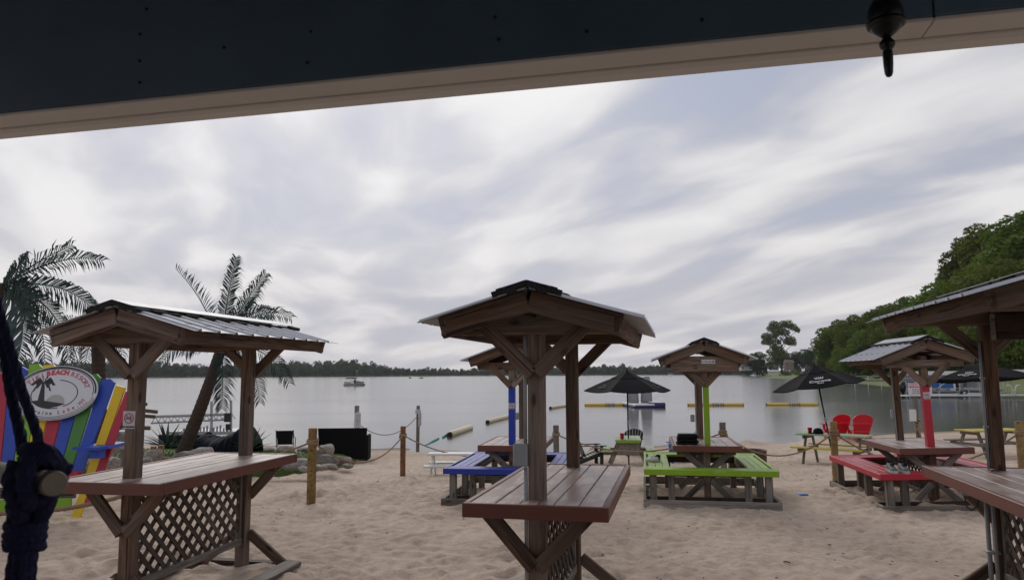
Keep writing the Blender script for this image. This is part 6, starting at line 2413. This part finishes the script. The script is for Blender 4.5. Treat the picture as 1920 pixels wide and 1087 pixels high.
# turf patch behind the boulders, raised above the sand
def build_lawn():
    pts = [at(250, 862, 14.5), at(420, 858, 15.2), at(515, 856, 16.0), at(590, 852, 17.2), at(650, 846, 19.0), at(668, 838, 22.0), at(520, 840, 22.8), at(330, 836, 24), at(60, 840, 24), at(-60, 850, 18), at(120, 860, 14.5)]
    ctr = sum((Vector((p.x, p.y, 0)) for p in pts), Vector()) / len(pts)
    vs_ = [(ctr.x, ctr.y, bz(ctr.x, ctr.y) + 0.36)]
    ring = []
    for f, dz in ((0.6, 0.33), (0.9, 0.27), (1.0, 0.10), (1.02, -0.25)):
        for p in pts:
            x, y = ctr.x + (p.x - ctr.x) * f, ctr.y + (p.y - ctr.y) * f
            vs_.append((x, y, bz(x, y) + dz))
    n = len(pts)
    fs_ = [(0, 1 + (i + 1) % n, 1 + i) for i in range(n)]
    for r in range(3):
        for i in range(n):
            a = 1 + r * n
            fs_.append((a + i, a + (i + 1) % n, a + n + (i + 1) % n, a + n + i))
    fs_ = [tuple(reversed(f)) for f in fs_]
    o = MB().add(vs_, fs_).build('lawn', M['grass'], smooth=True)
    tag(o, kind='structure')
    # blades
    g_ = np.random.default_rng(8)
    N_ = 9000
    poly = np.array([(p.x, p.y) for p in pts])
    i = g_.integers(0, n, N_); u = g_.random(N_) ** 0.5; v = g_.random(N_)
    a, b = poly[i], poly[(i + 1) % n]
    c = np.array([ctr.x, ctr.y])
    xy = c + (a + (b - a) * v[:, None] - c) * (u[:, None] * 0.99)
    dz = np.interp(u, [0, 0.6, 0.9, 1.0], [0.36, 0.33, 0.27, 0.10])
    z = np.array([bz(q[0], q[1]) for q in xy]) + dz - 0.012
    h = g_.uniform(0.03, 0.075, N_); th = g_.uniform(0, math.pi, N_)
    w = 0.008
    P0 = np.stack([xy[:, 0] - w * np.cos(th), xy[:, 1] - w * np.sin(th), z], 1)
    P1 = np.stack([xy[:, 0] + w * np.cos(th), xy[:, 1] + w * np.sin(th), z], 1)
    lean = g_.normal(size=(N_, 2)) * 0.02
    P2 = np.stack([xy[:, 0] + lean[:, 0] + 0.002, xy[:, 1] + lean[:, 1], z + h], 1)
    P3 = np.stack([xy[:, 0] + lean[:, 0] - 0.002, xy[:, 1] + lean[:, 1], z + h], 1)
    V = np.stack([P0, P1, P2, P3], 1).reshape(-1, 3)
    tag(link('lawn_grass', quad_mesh('lawn_grass', V, N_, M['grass'])), 'short green grass on the left lawn behind the boulders', 'grass', kind='stuff')


build_lawn()
for a in [(196, 838, 62, 12.2, 'large beige boulder behind the giant chair and the left post', 0.75, 0), (216, 822, 46, 13.0, 'upright tan boulder left of the bar table post', 0.9, 1), (176, 868, 48, 10.9, None, 0.6, 2),
          (206, 868, 44, 11.6, 'low grey boulder just left of the table post', 0.7, 3), (288, 846, 44, 13.2, 'rounded pale boulder right of the left table post', 0.8, 4), (272, 862, 40, 12.4, None, 0.6, 0),
          (338, 850, 52, 15.0, None, 0.4, 1), (352, 846, 44, 15.8, None, 0.45, 2), (376, 842, 64, 15.6, 'flat topped slab of stone behind the bar table counter', 0.42, 3), (376, 852, 44, 14.9, None, 0.6, 4),
          (430, 852, 52, 15.2, None, 0.45, 0), (470, 850, 50, 15.8, None, 0.4, 1), (512, 859, 62, 14.8, 'speckled boulder at the right end of the counter', 0.5, 2), (560, 864, 70, 14.6, 'speckled boulder left of the yellow fence post', 0.45, 3),
          (536, 836, 44, 24.0, 'smooth grey boulder under the patio chair', 0.55, 4), (498, 838, 36, 24.0, None, 0.5, 0), (572, 836, 40, 23.0, None, 0.35, 1),
          (612, 838, 46, 18.4, 'rounded boulder by the black loveseat', 0.7, 2), (606, 856, 64, 16.2, 'pale lumpy boulder right of the yellow fence post', 0.5, 3), (640, 856, 46, 17.4, 'small mottled boulder below the loveseat', 0.55, 4),
          (598, 868, 40, 14.9, None, 0.4, 0), (620, 868, 44, 15.6, None, 0.35, 1), (652, 866, 30, 17.0, None, 0.4, 2), (575, 873, 36, 14.3, None, 0.4, 3)]:
    boulder(a[0], a[1], a[2], a[3], a[4], a[5], a[6])

# patio chair
def patio_chair():
    D = 25.0
    q = at(534, 838, D)
    zb = bz(q.x, D)
    t = thing('patio_chair', 'dark sling patio chair standing by the water at left', 'chair', (q.x, D, zb), R(10))
    s = 0.95
    t.scale = (s, s, s)
    m = MB()
    vs_, fs_ = [], []
    for i in range(7):
        u = i / 6
        for j in range(7):
            v = j / 6
            vs_.append((-0.25 - 0.03 * u + (0.50 + 0.06 * u) * v, -0.02 + 0.05 * math.sin(math.pi * v) - 0.14 * u, 0.36 + 0.48 * u))
    for i in range(6):
        for j in range(6): fs_.append((i * 7 + j, i * 7 + j + 1, (i + 1) * 7 + j + 1, (i + 1) * 7 + j))
    m.add(vs_, fs_); m.add([(x, y + 0.012, z) for x, y, z in vs_], [tuple(reversed(f)) for f in fs_])
    m.build('backrest', M['blackfabric'], t, True)
    MB().box((0, 0.24, 0.36), (0.5, 0.5, 0.02)).build('seat', M['blackfabric'], t)
    for q_ in (-1, 1):
        x = q_ * 0.29
        k = MB()
        k.tube([(x, -0.16, 0.86), (x, -0.05, 0.74), (x, 0.08, 0.60), (x * 1.05, 0.30, 0.57), (x * 1.05, 0.46, 0.53), (x, 0.46, 0.0)], 0.016, 6)
        k.build('arm', M['blackiron'], t, True)
        k = MB(); k.tube([(x, -0.16, 0.86), (x * 0.98, 0.0, 0.36), (x, -0.08, 0.0)], 0.016, 6); k.build('leg', M['blackiron'], t, True)
        k = MB(); k.tube([(x, -0.06, 0.10), (x, 0.46, 0.10)], 0.014, 6); k.build('runner', M['blackiron'], t)
    k = MB(); k.tube([(-0.29, -0.05, 0.12), (0.29, -0.05, 0.12)], 0.012, 6); k.build('runner', M['blackiron'], t)


patio_chair()


def loveseat():
    D = 22.2
    q = at(642, 853, D)
    zb = bz(q.x, D)
    t = thing('loveseat', 'black woven loveseat seen from behind by the notice post', 'loveseat', (q.x, D, zb), R(3))
    W_ = 90 / FPX * D
    zt = at(642, 802, D).z - zb
    m = MB()
    f = [(-W_ * 0.46, 0, 0.08), (W_ * 0.46, 0, 0.08), (W_ * 0.495, -0.10, zt), (-W_ * 0.495, -0.10, zt)]
    m.add(f + [(x, y + 0.10, z) for x, y, z in f], [(0, 1, 2, 3), (7, 6, 5, 4), (0, 4, 5, 1), (1, 5, 6, 2), (2, 6, 7, 3), (3, 7, 4, 0)])
    m.build('backrest', M['blackfabric'], t)
    for s in (-1, 1):
        board(t, 'armrest', (s * W_ * 0.475, 0.10, zt * 0.40), (s * W_ * 0.475, 0.78, zt * 0.40), 0.09, zt * 0.74, 'blackfabric', bev=0.02)
        for y in (0.12, 0.74): board(t, 'leg', (s * W_ * 0.45, y, -0.05), (s * W_ * 0.45, y, 0.1), 0.06, 0.06, 'blackplastic')
    board(t, 'seat', (0, 0.10, 0.30), (0, 0.76, 0.30), W_ * 0.84, 0.18, 'blackfabric', bev=0.03)


loveseat()


# dock with a truss rail, dark skirting and covered boat behind the left table
def left_dock():
    D = 27.0
    def L(px, py, y=D): return at(px, py, y)
    o = L(295, 800)
    t = thing('dock', 'metal truss dock with dark skirting behind the leaning palm', 'dock', (o.x, D, WATER_Z))
    def P(px, py, dy=0): 
        v = at(px, py, D + dy); return Vector((v.x - o.x, dy, v.z - WATER_Z))
    m = MB()
    m.tube([P(283, 781), P(434, 776)], 0.05, 6); m.tube([P(283, 793), P(432, 786)], 0.035, 6)
    m.build('top_rail', M['boatgrey'], t)
    m = MB()
    for i in range(13):
        a = 285 + i * 12.0
        b = a + 6
        m.tube([P(a, 792 - (a - 283) * 0.045), P(b, 781 - (b - 283) * 0.033), P(a + 12, 792 - (a + 12 - 283) * 0.045)], 0.018, 4)
    m.build('truss_web', M['boatgrey'], t)
    for px, tp in ((396.5, 752), (433, 750), (365, 776)):
        MB().tube([P(px, tp), P(px, 846)], 0.05, 6).build('post', M['greymetal'], t)
    MB().box(tuple((P(340, 812) + P(434, 810)) / 2 + Vector((0, 0.6, 0))), (P(434, 810).x - P(300, 812).x, 1.6, 0.12)).build('deck', M['boatgrey'], t)
    for (a, b) in ((300, 340), (341, 365), (366, 393)):
        m = MB()
        n = 9
        vs_, fs_ = [], []
        for i in range(n + 1):
            x = a + (b - a) * i / n
            w = 0.05 * math.sin(i * 2.1)
            p, q = P(x, 814), P(x, 850)
            vs_ += [(p.x, -0.12 + w * 0.4, p.z), (q.x, -0.12 + w, q.z), (q.x, -0.06 + w, q.z), (p.x, -0.06 + w * 0.4, p.z)]
        for i in range(n):
            for j in range(4): fs_.append((4 * i + j, 4 * i + (j + 1) % 4, 4 * i + 4 + (j + 1) % 4, 4 * i + 4 + j))
        fs_ += [(3, 2, 1, 0), (4 * n, 4 * n + 1, 4 * n + 2, 4 * n + 3)]
        m.add(vs_, fs_); m.build('skirt_panel', M['darktarp'], t)
    for px in (427, 433): pass
    MB().box(tuple(P(428, 782)), (0.22, 0.2, 0.32)).build('bumper', M['blackplastic'], t)
    MB().box(tuple(P(429, 800)), (0.16, 0.2, 0.22)).build('bumper', M['blackplastic'], t)
    m = MB()
    for i in range(14): m.box(tuple(P(345 + i * 6.2, 806 - (i % 3))), (0.05, 0.05, 0.14 + 0.05 * (i % 4)))
    m.build('rail_fittings', M['boatgrey'], t)


left_dock()


def tarp_mound():
    D = 20.0
    o = at(420, 845, D)
    t = thing('covered_boat', 'black tarpaulin draped over a boat on the left lawn', 'covered boat', (o.x, D, o.z - 0.1))
    n, m_ = 48, 18
    vs_, fs_ = [], []
    top = [(388, 812), (395, 815), (410, 820), (425, 818), (438, 812), (448, 806), (458, 800), (466, 797), (474, 806), (480, 845)]
    xs_ = np.linspace(386, 478, n)
    for i in range(n):
        ty = np.interp(xs_[i], [a for a, b in top], [b for a, b in top])
        h = at(xs_[i], ty, D).z - (o.z - 0.1)
        X_ = at(xs_[i], ty, D).x - o.x
        for j in range(m_):
            v = j / (m_ - 1) * math.pi
            wr_ = 0.05 * float(vnoise(i * 0.9, j * 0.6, 5)) + 0.10 * float(vnoise(i * 0.45, j * 0.3, 7))
            vs_.append((X_ + wr_ * 0.5, -0.75 * math.cos(v) * (1 + 0.25 * float(vnoise(i * 0.7, j * 0.2, 9))), max(0.0, h * max(0.0, math.sin(v)) ** 0.6 + wr_ * math.sin(v))))
    for i in range(n - 1):
        for j in range(m_ - 1): fs_.append((i * m_ + j, i * m_ + j + 1, (i + 1) * m_ + j + 1, (i + 1) * m_ + j))
    MB().add(vs_, fs_).build('tarpaulin', M['darktarp'], t, True)


tarp_mound()


def spiky_plant(px, py, D, n, L, label, mats=('yucca',), spread=1.0, seed=0):
    b = at(px, py, D)
    t = thing('yucca_plant', label, 'plant', (b.x, D, b.z))
    g_ = random.Random(seed)
    for k in range(n):
        a = g_.uniform(0, 6.28); el = g_.uniform(0.15, 1.35)
        l = L * g_.uniform(0.75, 1.1)
        d = Vector((math.cos(a) * math.cos(el) * spread, math.sin(a) * math.cos(el), math.sin(el)))
        w = d.cross(Vector((0, 0, 1))).normalized() * 0.028 * L / 0.6
        c1 = d * l * 0.45; tip = d * l + Vector((0, 0, -0.12 * l))
        up_ = d.cross(w).normalized() * 0.008
        m = MB().add([-w * 0.5, w * 0.5, c1 + w, c1 - w, tip, c1 + up_ * 2], [(0, 1, 2, 5), (0, 5, 3), (5, 2, 4), (3, 5, 4)])
        m.build('leaf', M[mats[k % len(mats)]], t)
    return t


spiky_plant(472, 842, 17.5, 34, 0.62, 'spiky yucca beside the right post of the left bar table', ('yucca', 'palmgrey', 'yucca'), seed=3)
spiky_plant(312, 838, 18.5, 40, 0.75, 'dark spiky plant at the foot of the leaning palm', ('yucca', 'palmleaf', 'yucca', 'palmgrey'), 1.3, seed=4)
spiky_plant(222, 806, 17.5, 34, 0.55, 'grey green spiky plant left of the bar table post', ('yucca', 'palmgrey'), 1.2, seed=5)

# direction boards on a post, cut logs, rope bundle and utility box behind the left table
D = 17.0
o = at(262, 850, D)
sp = thing('direction_post', 'wooden direction boards on a post behind the no smoking plate', 'signpost', (o.x, D, bz(o.x, D)))
z_ = lambda py: at(262, py, D).z - bz(o.x, D)
x_ = lambda px: at(px, 800, D).x - o.x
board(sp, 'post', (0, 0, -0.2), (0, 0, z_(748)), 0.11, 0.11, 'greywood')
for (a, b, pa, pb, hh) in ((238, 277, 760, 757, 0.07), (236, 297, 765, 772, 0.08), (234, 293, 776, 781, 0.08), (238, 285, 799, 802, 0.09)):
    board(sp, 'direction_board', (x_(a), -0.07, z_(pa)), (x_(b), -0.07, z_(pb)), 0.025, hh, 'brown')
for (px, py, hp, dia, lab) in ((287, 858, 836, 11, 'short cut log standing on end, left of its neighbour'), (301, 857, 834, 12, 'short cut log standing on end by the palm trunk')):
    D = 14.6
    p = at(px, py, D)
    m = MB(); r = dia / FPX * D / 2
    m.tube([(0, 0, -0.05), (0, 0, at(px, hp, D).z - p.z)], [r, r * 0.95], 12)
    o = m.build('cut_log', M['yellowpost'], None, False, (p.x, D, p.z)); tag(o, lab, 'log', None)
D = 13.4
a, b = at(276, 862, D), at(317, 861, D)
m = MB()
d = (b - a)
m.tube([a + d * (k / 60) + Vector((0, 0, 0.0)) for k in range(61)], 0.052, 12, True, 4, 22.0, 0.2)
tag(m.build('rope_bundle', M['rope'], None, True), 'thick twisted rope bundle lying behind the left counter', 'rope')
D = 14.5
p = at(224, 842, D)
ub = thing('utility_box', 'plain grey utility box left of the bar table post', 'utility box', (p.x, D, p.z))
zz = at(224, 808, D).z - p.z
board(ub, 'cabinet', (0, 0, 0.0), (0, 0, zz), 0.17, 0.14, 'greymetal', bev=0.012)
board(ub, 'post', (0, 0.09, -0.5), (0, 0.09, zz), 0.05, 0.05, 'greywood')
board(ub, 'door', (0, -0.074, 0.02), (0, -0.074, zz - 0.02), 0.15, 0.008, 'greymetal', bev=0.002)


# ------------------------------------------------------------------ the shelter we look out of: header beam, trim, roof
Zb = 2.60
oL, oR = on_plane(0, 262, Zb), on_plane(1920, 82, Zb)
iL, iR = on_plane(0, 219, Zb), on_plane(1920, 22, Zb)
dirx = (oR - oL).normalized()
nrm = Vector((-dirx.y, dirx.x, 0))           # towards the lake
depth = ((oL - iL).dot(nrm) + (oR - iR).dot(nrm)) / 2
mid_o = (oL + oR) / 2
sh = thing('shelter', 'dark blue header beam with beige underside along the shelter opening', 'shelter', (mid_o.x, mid_o.y, 0), math.atan2(dirx.y, dirx.x))
# local: X along the beam, Y towards the lake (0 = outer lower edge), Z up
HL = 3.6
seam = ((on_plane(1752, 40, Zb) - mid_o).dot(dirx))
def hb(name, x0, x1, y0, y1, z0, z1, mat, bev=0.003):
    o = board(sh, name, (x0, (y0 + y1) / 2, (z0 + z1) / 2), (x1, (y0 + y1) / 2, (z0 + z1) / 2), y1 - y0, z1 - z0, mat, bev=bev)
    return o
fb = 0.022
d1 = depth
hb('header_board', -HL, seam - 0.0015, -d1 - 0.0, -d1 + fb, Zb + 0.012, Zb + 0.62, 'beamblue')
hb('header_board', seam + 0.0015, HL, -d1 - 0.002, -d1 + fb, Zb + 0.012, Zb + 0.62, 'beamblue')
hb('trim_board', -HL, seam - 0.001, -d1 + 0.001, -d1 * 0.50, Zb + 0.001, Zb + 0.011, 'tantrim')
hb('trim_board', seam + 0.001, HL, -d1 + 0.001, -d1 * 0.50, Zb + 0.001, Zb + 0.011, 'tantrim')
hb('trim_board', -HL, HL, -d1 * 0.485, -d1 * 0.30, Zb - 0.004, Zb + 0.011, 'tantrim')
hb('trim_board', -HL, HL, -d1 * 0.295, 0.0, Zb, Zb + 0.011, 'tantrim')
hb('header_core', -HL, HL, -d1 + fb + 0.002, -0.004, Zb + 0.013, Zb + 0.60, 'darkwood')
hb('outer_board', -HL, HL, -0.003, 0.02, Zb + 0.012, Zb + 0.62, 'beamblue')
m = MB()
g_ = random.Random(2)
for px, py in ((262, 65), (262, 115), (262, 155), (583, 60), (577, 118), (928, 33), (935, 75), (1316, 38), (275, 18), (420, 90), (1100, 60)):
    # nail heads lie on the inner face of the board: meet the sight line with that plane
    dv = ray(px, py); pl = mid_o - nrm * d1
    kk = (pl - Vector((0, 0, CAM_H))).dot(nrm) / dv.dot(nrm)
    w = Vector((0, 0, CAM_H)) + dv * kk
    m.lathe([(0.005, -0.004), (0.005, 0.0), (0.003, 0.002)], 8, ((w - mid_o).dot(dirx), -d1 - 0.0022, w.z), (R(90), 0, 0))
m.build('nail_head', M['blackiron'], sh)
# roof, side posts, floor and back wall of the shelter (behind and beside the camera)
board(sh, 'roof', (0, -2.6, Zb + 0.68), (0, 0.35, Zb + 0.68), 2 * HL, 0.06, 'ceiling', bev=0)
board(sh, 'roof', (0, -6.2, Zb + 0.69), (0, -2.61, Zb + 0.69), 2 * HL, 0.06, 'ceiling', bev=0)
for xx in (-HL + 0.1, HL - 0.1):
    board(sh, 'post', (xx, -d1 * 0.5, -0.2), (xx, -d1 * 0.5, Zb - 0.005), 0.15, 0.15, 'brown')
board(sh, 'back_wall', (-HL, -6.0, 1.6), (HL, -6.0, 1.6), 0.1, 3.2, 'beamblue', bev=0)
for i in range(9):
    board(sh, 'ceiling_joist', (-HL + 0.4 + i * 0.8, -5.9, Zb + 0.58), (-HL + 0.4 + i * 0.8, -d1 - 0.02, Zb + 0.58), 0.04, 0.13, 'darkwood')
dk = thing('deck', 'wooden deck under the shelter', 'deck', (mid_o.x, mid_o.y, 0), math.atan2(dirx.y, dirx.x))
for i in range(40):
    board(dk, 'plank', (-HL, -0.3 - i * 0.142, 0.13), (HL, -0.3 - i * 0.142, 0.13), 0.136, 0.03, 'greywood')

# hanging iron lamp: only its lower body and drop finial reach into view
D = 1.42
c = at(1663, 80, D)
lp = thing('hanging_lamp', 'black iron lamp with drop shaped finial hanging under the header', 'lamp', (c.x, D, c.z))
kk = D / FPX
def pz(py): return (80 - py) * kk * 1.03
m = MB()
m.lathe([(0.002, pz(148.5)), (5 * kk, pz(147)), (7.6 * kk, pz(141)), (9.0 * kk, pz(125)), (9.4 * kk, pz(108)), (9.0 * kk, pz(99)), (8.4 * kk, pz(96)), (13 * kk, pz(91)), (15 * kk, pz(86)), (14 * kk, pz(80)), (9 * kk, pz(74)), (7 * kk, pz(70))], 20)
m.build('finial', M['blackiron'], lp, True)
m = MB()
m.lathe([(7.2 * kk, pz(71)), (12 * kk, pz(67)), (24 * kk, pz(58)), (31 * kk, pz(44)), (33 * kk, pz(30)), (31 * kk, pz(14)), (26 * kk, pz(2)), (20 * kk, pz(-6)), (9 * kk, pz(-12)), (6 * kk, pz(-40))], 24)
m.build('lamp_body', M['blackiron'], lp, True)
m = MB()
m.lathe([(31 * kk, pz(50)), (35 * kk, pz(48)), (35.5 * kk, pz(40)), (32 * kk, pz(37))], 24)
m.build('rim', M['blackiron'], lp, True)
m = MB(); m.tube([(0, 0, pz(-38)), (0, 0, Zb + 0.64 - c.z)], 0.006, 8); m.build('rod', M['blackiron'], lp)


# ------------------------------------------------------------------ rope swing at the left: dowel, knots, navy cord
def swing():
    D = 1.12
    k = D / FPX
    def P(px, py, dy=0.0):
        v = at(px, py, D + dy); return v
    o = P(70, 900)
    t = thing('rope_swing', 'navy cord hammock chair with wooden spreader bar at the left edge', 'hammock chair', o)
    def Lc(px, py, dy=0.0): return P(px + 6, py, dy) - o
    r = 22 * k
    # dowel, its cut end turned towards us
    a = Lc(97, 906, -0.05); b = a + (Lc(2, 887, 0.16) - a) * 2.6
    m = MB()
    u = (a - b).normalized()
    m.tube([b, a.lerp(b, 0.5), a - u * 0.004, a], [r, r, r, r * 0.9], 24)
    m.build('spreader_bar', M['dowel'], t, False)
    def cord(name, path, rad, twist=55, amp=0.16, lob=5):
        # smooth the way points with a Catmull-Rom walk
        pts = [Vector(p) for p in path]
        out = []
        for i in range(len(pts) - 1):
            p0 = pts[max(i - 1, 0)]; p1 = pts[i]; p2 = pts[i + 1]; p3 = pts[min(i + 2, len(pts) - 1)]
            n = max(4, int((p2 - p1).length / 0.004))
            for j in range(n):
                s = j / n
                out.append(0.5 * ((2 * p1) + (p2 - p0) * s + (2 * p0 - 5 * p1 + 4 * p2 - p3) * s * s + (3 * p1 - p0 - 3 * p2 + p3) * s ** 3))
        out.append(pts[-1])
        MB().tube(out, rad, 16, True, lob, twist, amp).build(name, M['navyrope'], t, True)
    # the two strands rising to the upper left
    cord('cord', [Lc(-66, 440, .05), Lc(-4, 640, .03), Lc(16, 740, .01), Lc(34, 822, -.02), Lc(38, 850, -.03)], 0.0074)
    cord('cord', [Lc(-51, 440, .03), Lc(9, 640, .0), Lc(38, 740, -.01), Lc(64, 815, -.03), Lc(66, 850, -.035)], 0.0066)
    # turns round the dowel
    ax = u
    e1 = Vector((0, -1, 0)); e1 = (e1 - ax * e1.dot(ax)).normalized(); e2 = ax.cross(e1)
    def wrap(px, py, turns, rad, pitch, ph=0.0, rr=0.0095, name='wrap'):
        c0 = Lc(px, py, 0.0)
        # centre on the dowel's axis
        c0 = a + ax * ((c0.x - a.x) / ax.x) if abs(ax.x) > 0.05 else a
        c0 = c0 - ax * (pitch * turns * 0.5)
        pts = []
        n = int(turns * 14)
        for i in range(n + 1):
            an = ph + i / 14 * 2 * math.pi
            pts.append(c0 + ax * (pitch * i / 14) + (e1 * math.cos(an) + e2 * math.sin(an)) * (rad + 0.001 * math.sin(an * 3)))
        MB().tube(pts, rr, 12, True, 5, 60, 0.15).build(name, M['navyrope'], t, True)
    wrap(60, 899, 3.0, r + 0.008, 0.016, 0.4, 0.0090)
    # hitch over the top of the bar and its loose end at the right
    cord('hitch', [Lc(38, 846, -.045), Lc(55, 840, -.05), Lc(80, 846, -.045), Lc(98, 862, -.03), Lc(108, 876, -.01), Lc(122, 884, .0)], 0.0105)
    cord('hitch', [Lc(40, 862, -.05), Lc(62, 856, -.055), Lc(88, 860, -.045), Lc(100, 872, -.02), Lc(98, 880, .02)], 0.011)
    cord('hitch', [Lc(30, 866, -.045), Lc(20, 890, -.05), Lc(18, 920, -.05), Lc(26, 950, -.03), Lc(34, 975, -.01)], 0.0125)
    cord('hitch', [Lc(52, 852, -.06), Lc(42, 890, -.062), Lc(44, 925, -.05), Lc(50, 945, -.03)], 0.012)
    # the open loop below the bar
    cord('loop', [Lc(26, 930, -.02), Lc(22, 955, -.01), Lc(28, 985, 0), Lc(36, 1005, .0)], 0.0115)
    cord('loop', [Lc(84, 925, -.02), Lc(78, 948, -.01), Lc(66, 970, 0), Lc(54, 995, .0)], 0.0125)
    cord('loop', [Lc(70, 930, -.03), Lc(60, 942, -.02), Lc(36, 940, -.03)], 0.011)
    # gathering knot
    kc = Lc(42, 1000, 0)
    for i in range(4):
        pts = []
        for j in range(25):
            an = j / 24 * 2 * math.pi
            pts.append(kc + Vector((math.cos(an) * 0.0215, math.sin(an) * 0.018, 0.014 - 0.0105 * i + 0.004 * math.sin(an + i))))
        MB().tube(pts[:-1], 0.0085, 10, True, 4, 60, 0.12, closed=True).build('knot_turn', M['navyrope'], t, True)
    # the bundle of cords running down to the seat
    g_ = random.Random(6)
    for i in range(9):
        an = i / 9 * 2 * math.pi
        dx, dy = math.cos(an) * 19, math.sin(an) * 0.016
        s = g_.uniform(-3, 3)
        cord('cord', [Lc(42 + dx * 0.7, 1000, dy * 0.7), Lc(38 + dx, 1035, dy), Lc(33 + dx + s, 1075, dy), Lc(26 + dx * 1.1 + s, 1180, dy), Lc(18 + dx * 1.3, 1320, dy)], 0.0062, 80, 0.12, 4)
    return t


swing()

# a few twigs and scraps on the sand
for i, (px, py, L, lab) in enumerate([(96, 1048, 0.06, 'dark twig on the sand by the left bar table post'), (60, 1030, 0.05, 'small dark scrap on the sand near the swing'), (1482, 1057, 0.07, 'dark twig lying alone on the open sand'),
                                      (1620, 905, 0.07, 'twig on the sand inside the red benches')]):
    p = on_beach(px, py)
    m = MB(); m.tube([(0, 0, 0.012), (L * 0.5, 0.01, 0.02), (L, 0.0, 0.012)], 0.006, 5)
    tag(m.build('twig', M['bark'], None, False, p, (0, 0, i * 1.1)), lab, 'twig')

# crumbs of bark, shell and dried weed scattered over the sand
def sand_litter():
    g_ = np.random.default_rng(21)
    n = 1500
    x = g_.uniform(-8, 10, n); y = 3.0 + 20 * g_.random(n) ** 1.4
    keep = y < shore_y(x) - 0.5
    m = MB()
    for a, b in zip(x[keep], y[keep]):
        L = g_.uniform(0.006, 0.022) * (1 + b / 18); th = g_.uniform(0, 3.14)
        z = bz(a, b) + g_.uniform(0.0, 0.02)
        m.box((a, b, z), (L, L * g_.uniform(0.25, 0.8), 0.006), (g_.uniform(-.3, .3), 0, th))
    tag(m.build('sand_litter', M['bark']), 'tiny dark crumbs scattered over the beach sand', 'litter', kind='stuff')


sand_litter()


# thin lake air: one closed box of faint haze round everything
def haze():
    m = bpy.data.materials.new('lake_air')
    m.use_nodes = True
    nt = m.node_tree
    nt.nodes.clear()
    out = nt.nodes.new('ShaderNodeOutputMaterial')
    v = nt.nodes.new('ShaderNodeVolumePrincipled')
    v.inputs['Color'].default_value = (0.86, 0.90, 0.95, 1)
    v.inputs['Density'].default_value = 0.000075
    v.inputs['Anisotropy'].default_value = 0.3
    nt.links.new(v.outputs[0], out.inputs['Volume'])
    o = MB().box((0, 2350, 30), (8200, 5500, 70)).build('haze', m)
    tag(o, kind='stuff')
    o['label'] = 'faint haze over the lake'
    m.cycles.homogeneous_volume = True if hasattr(m.cycles, 'homogeneous_volume') else None


haze()
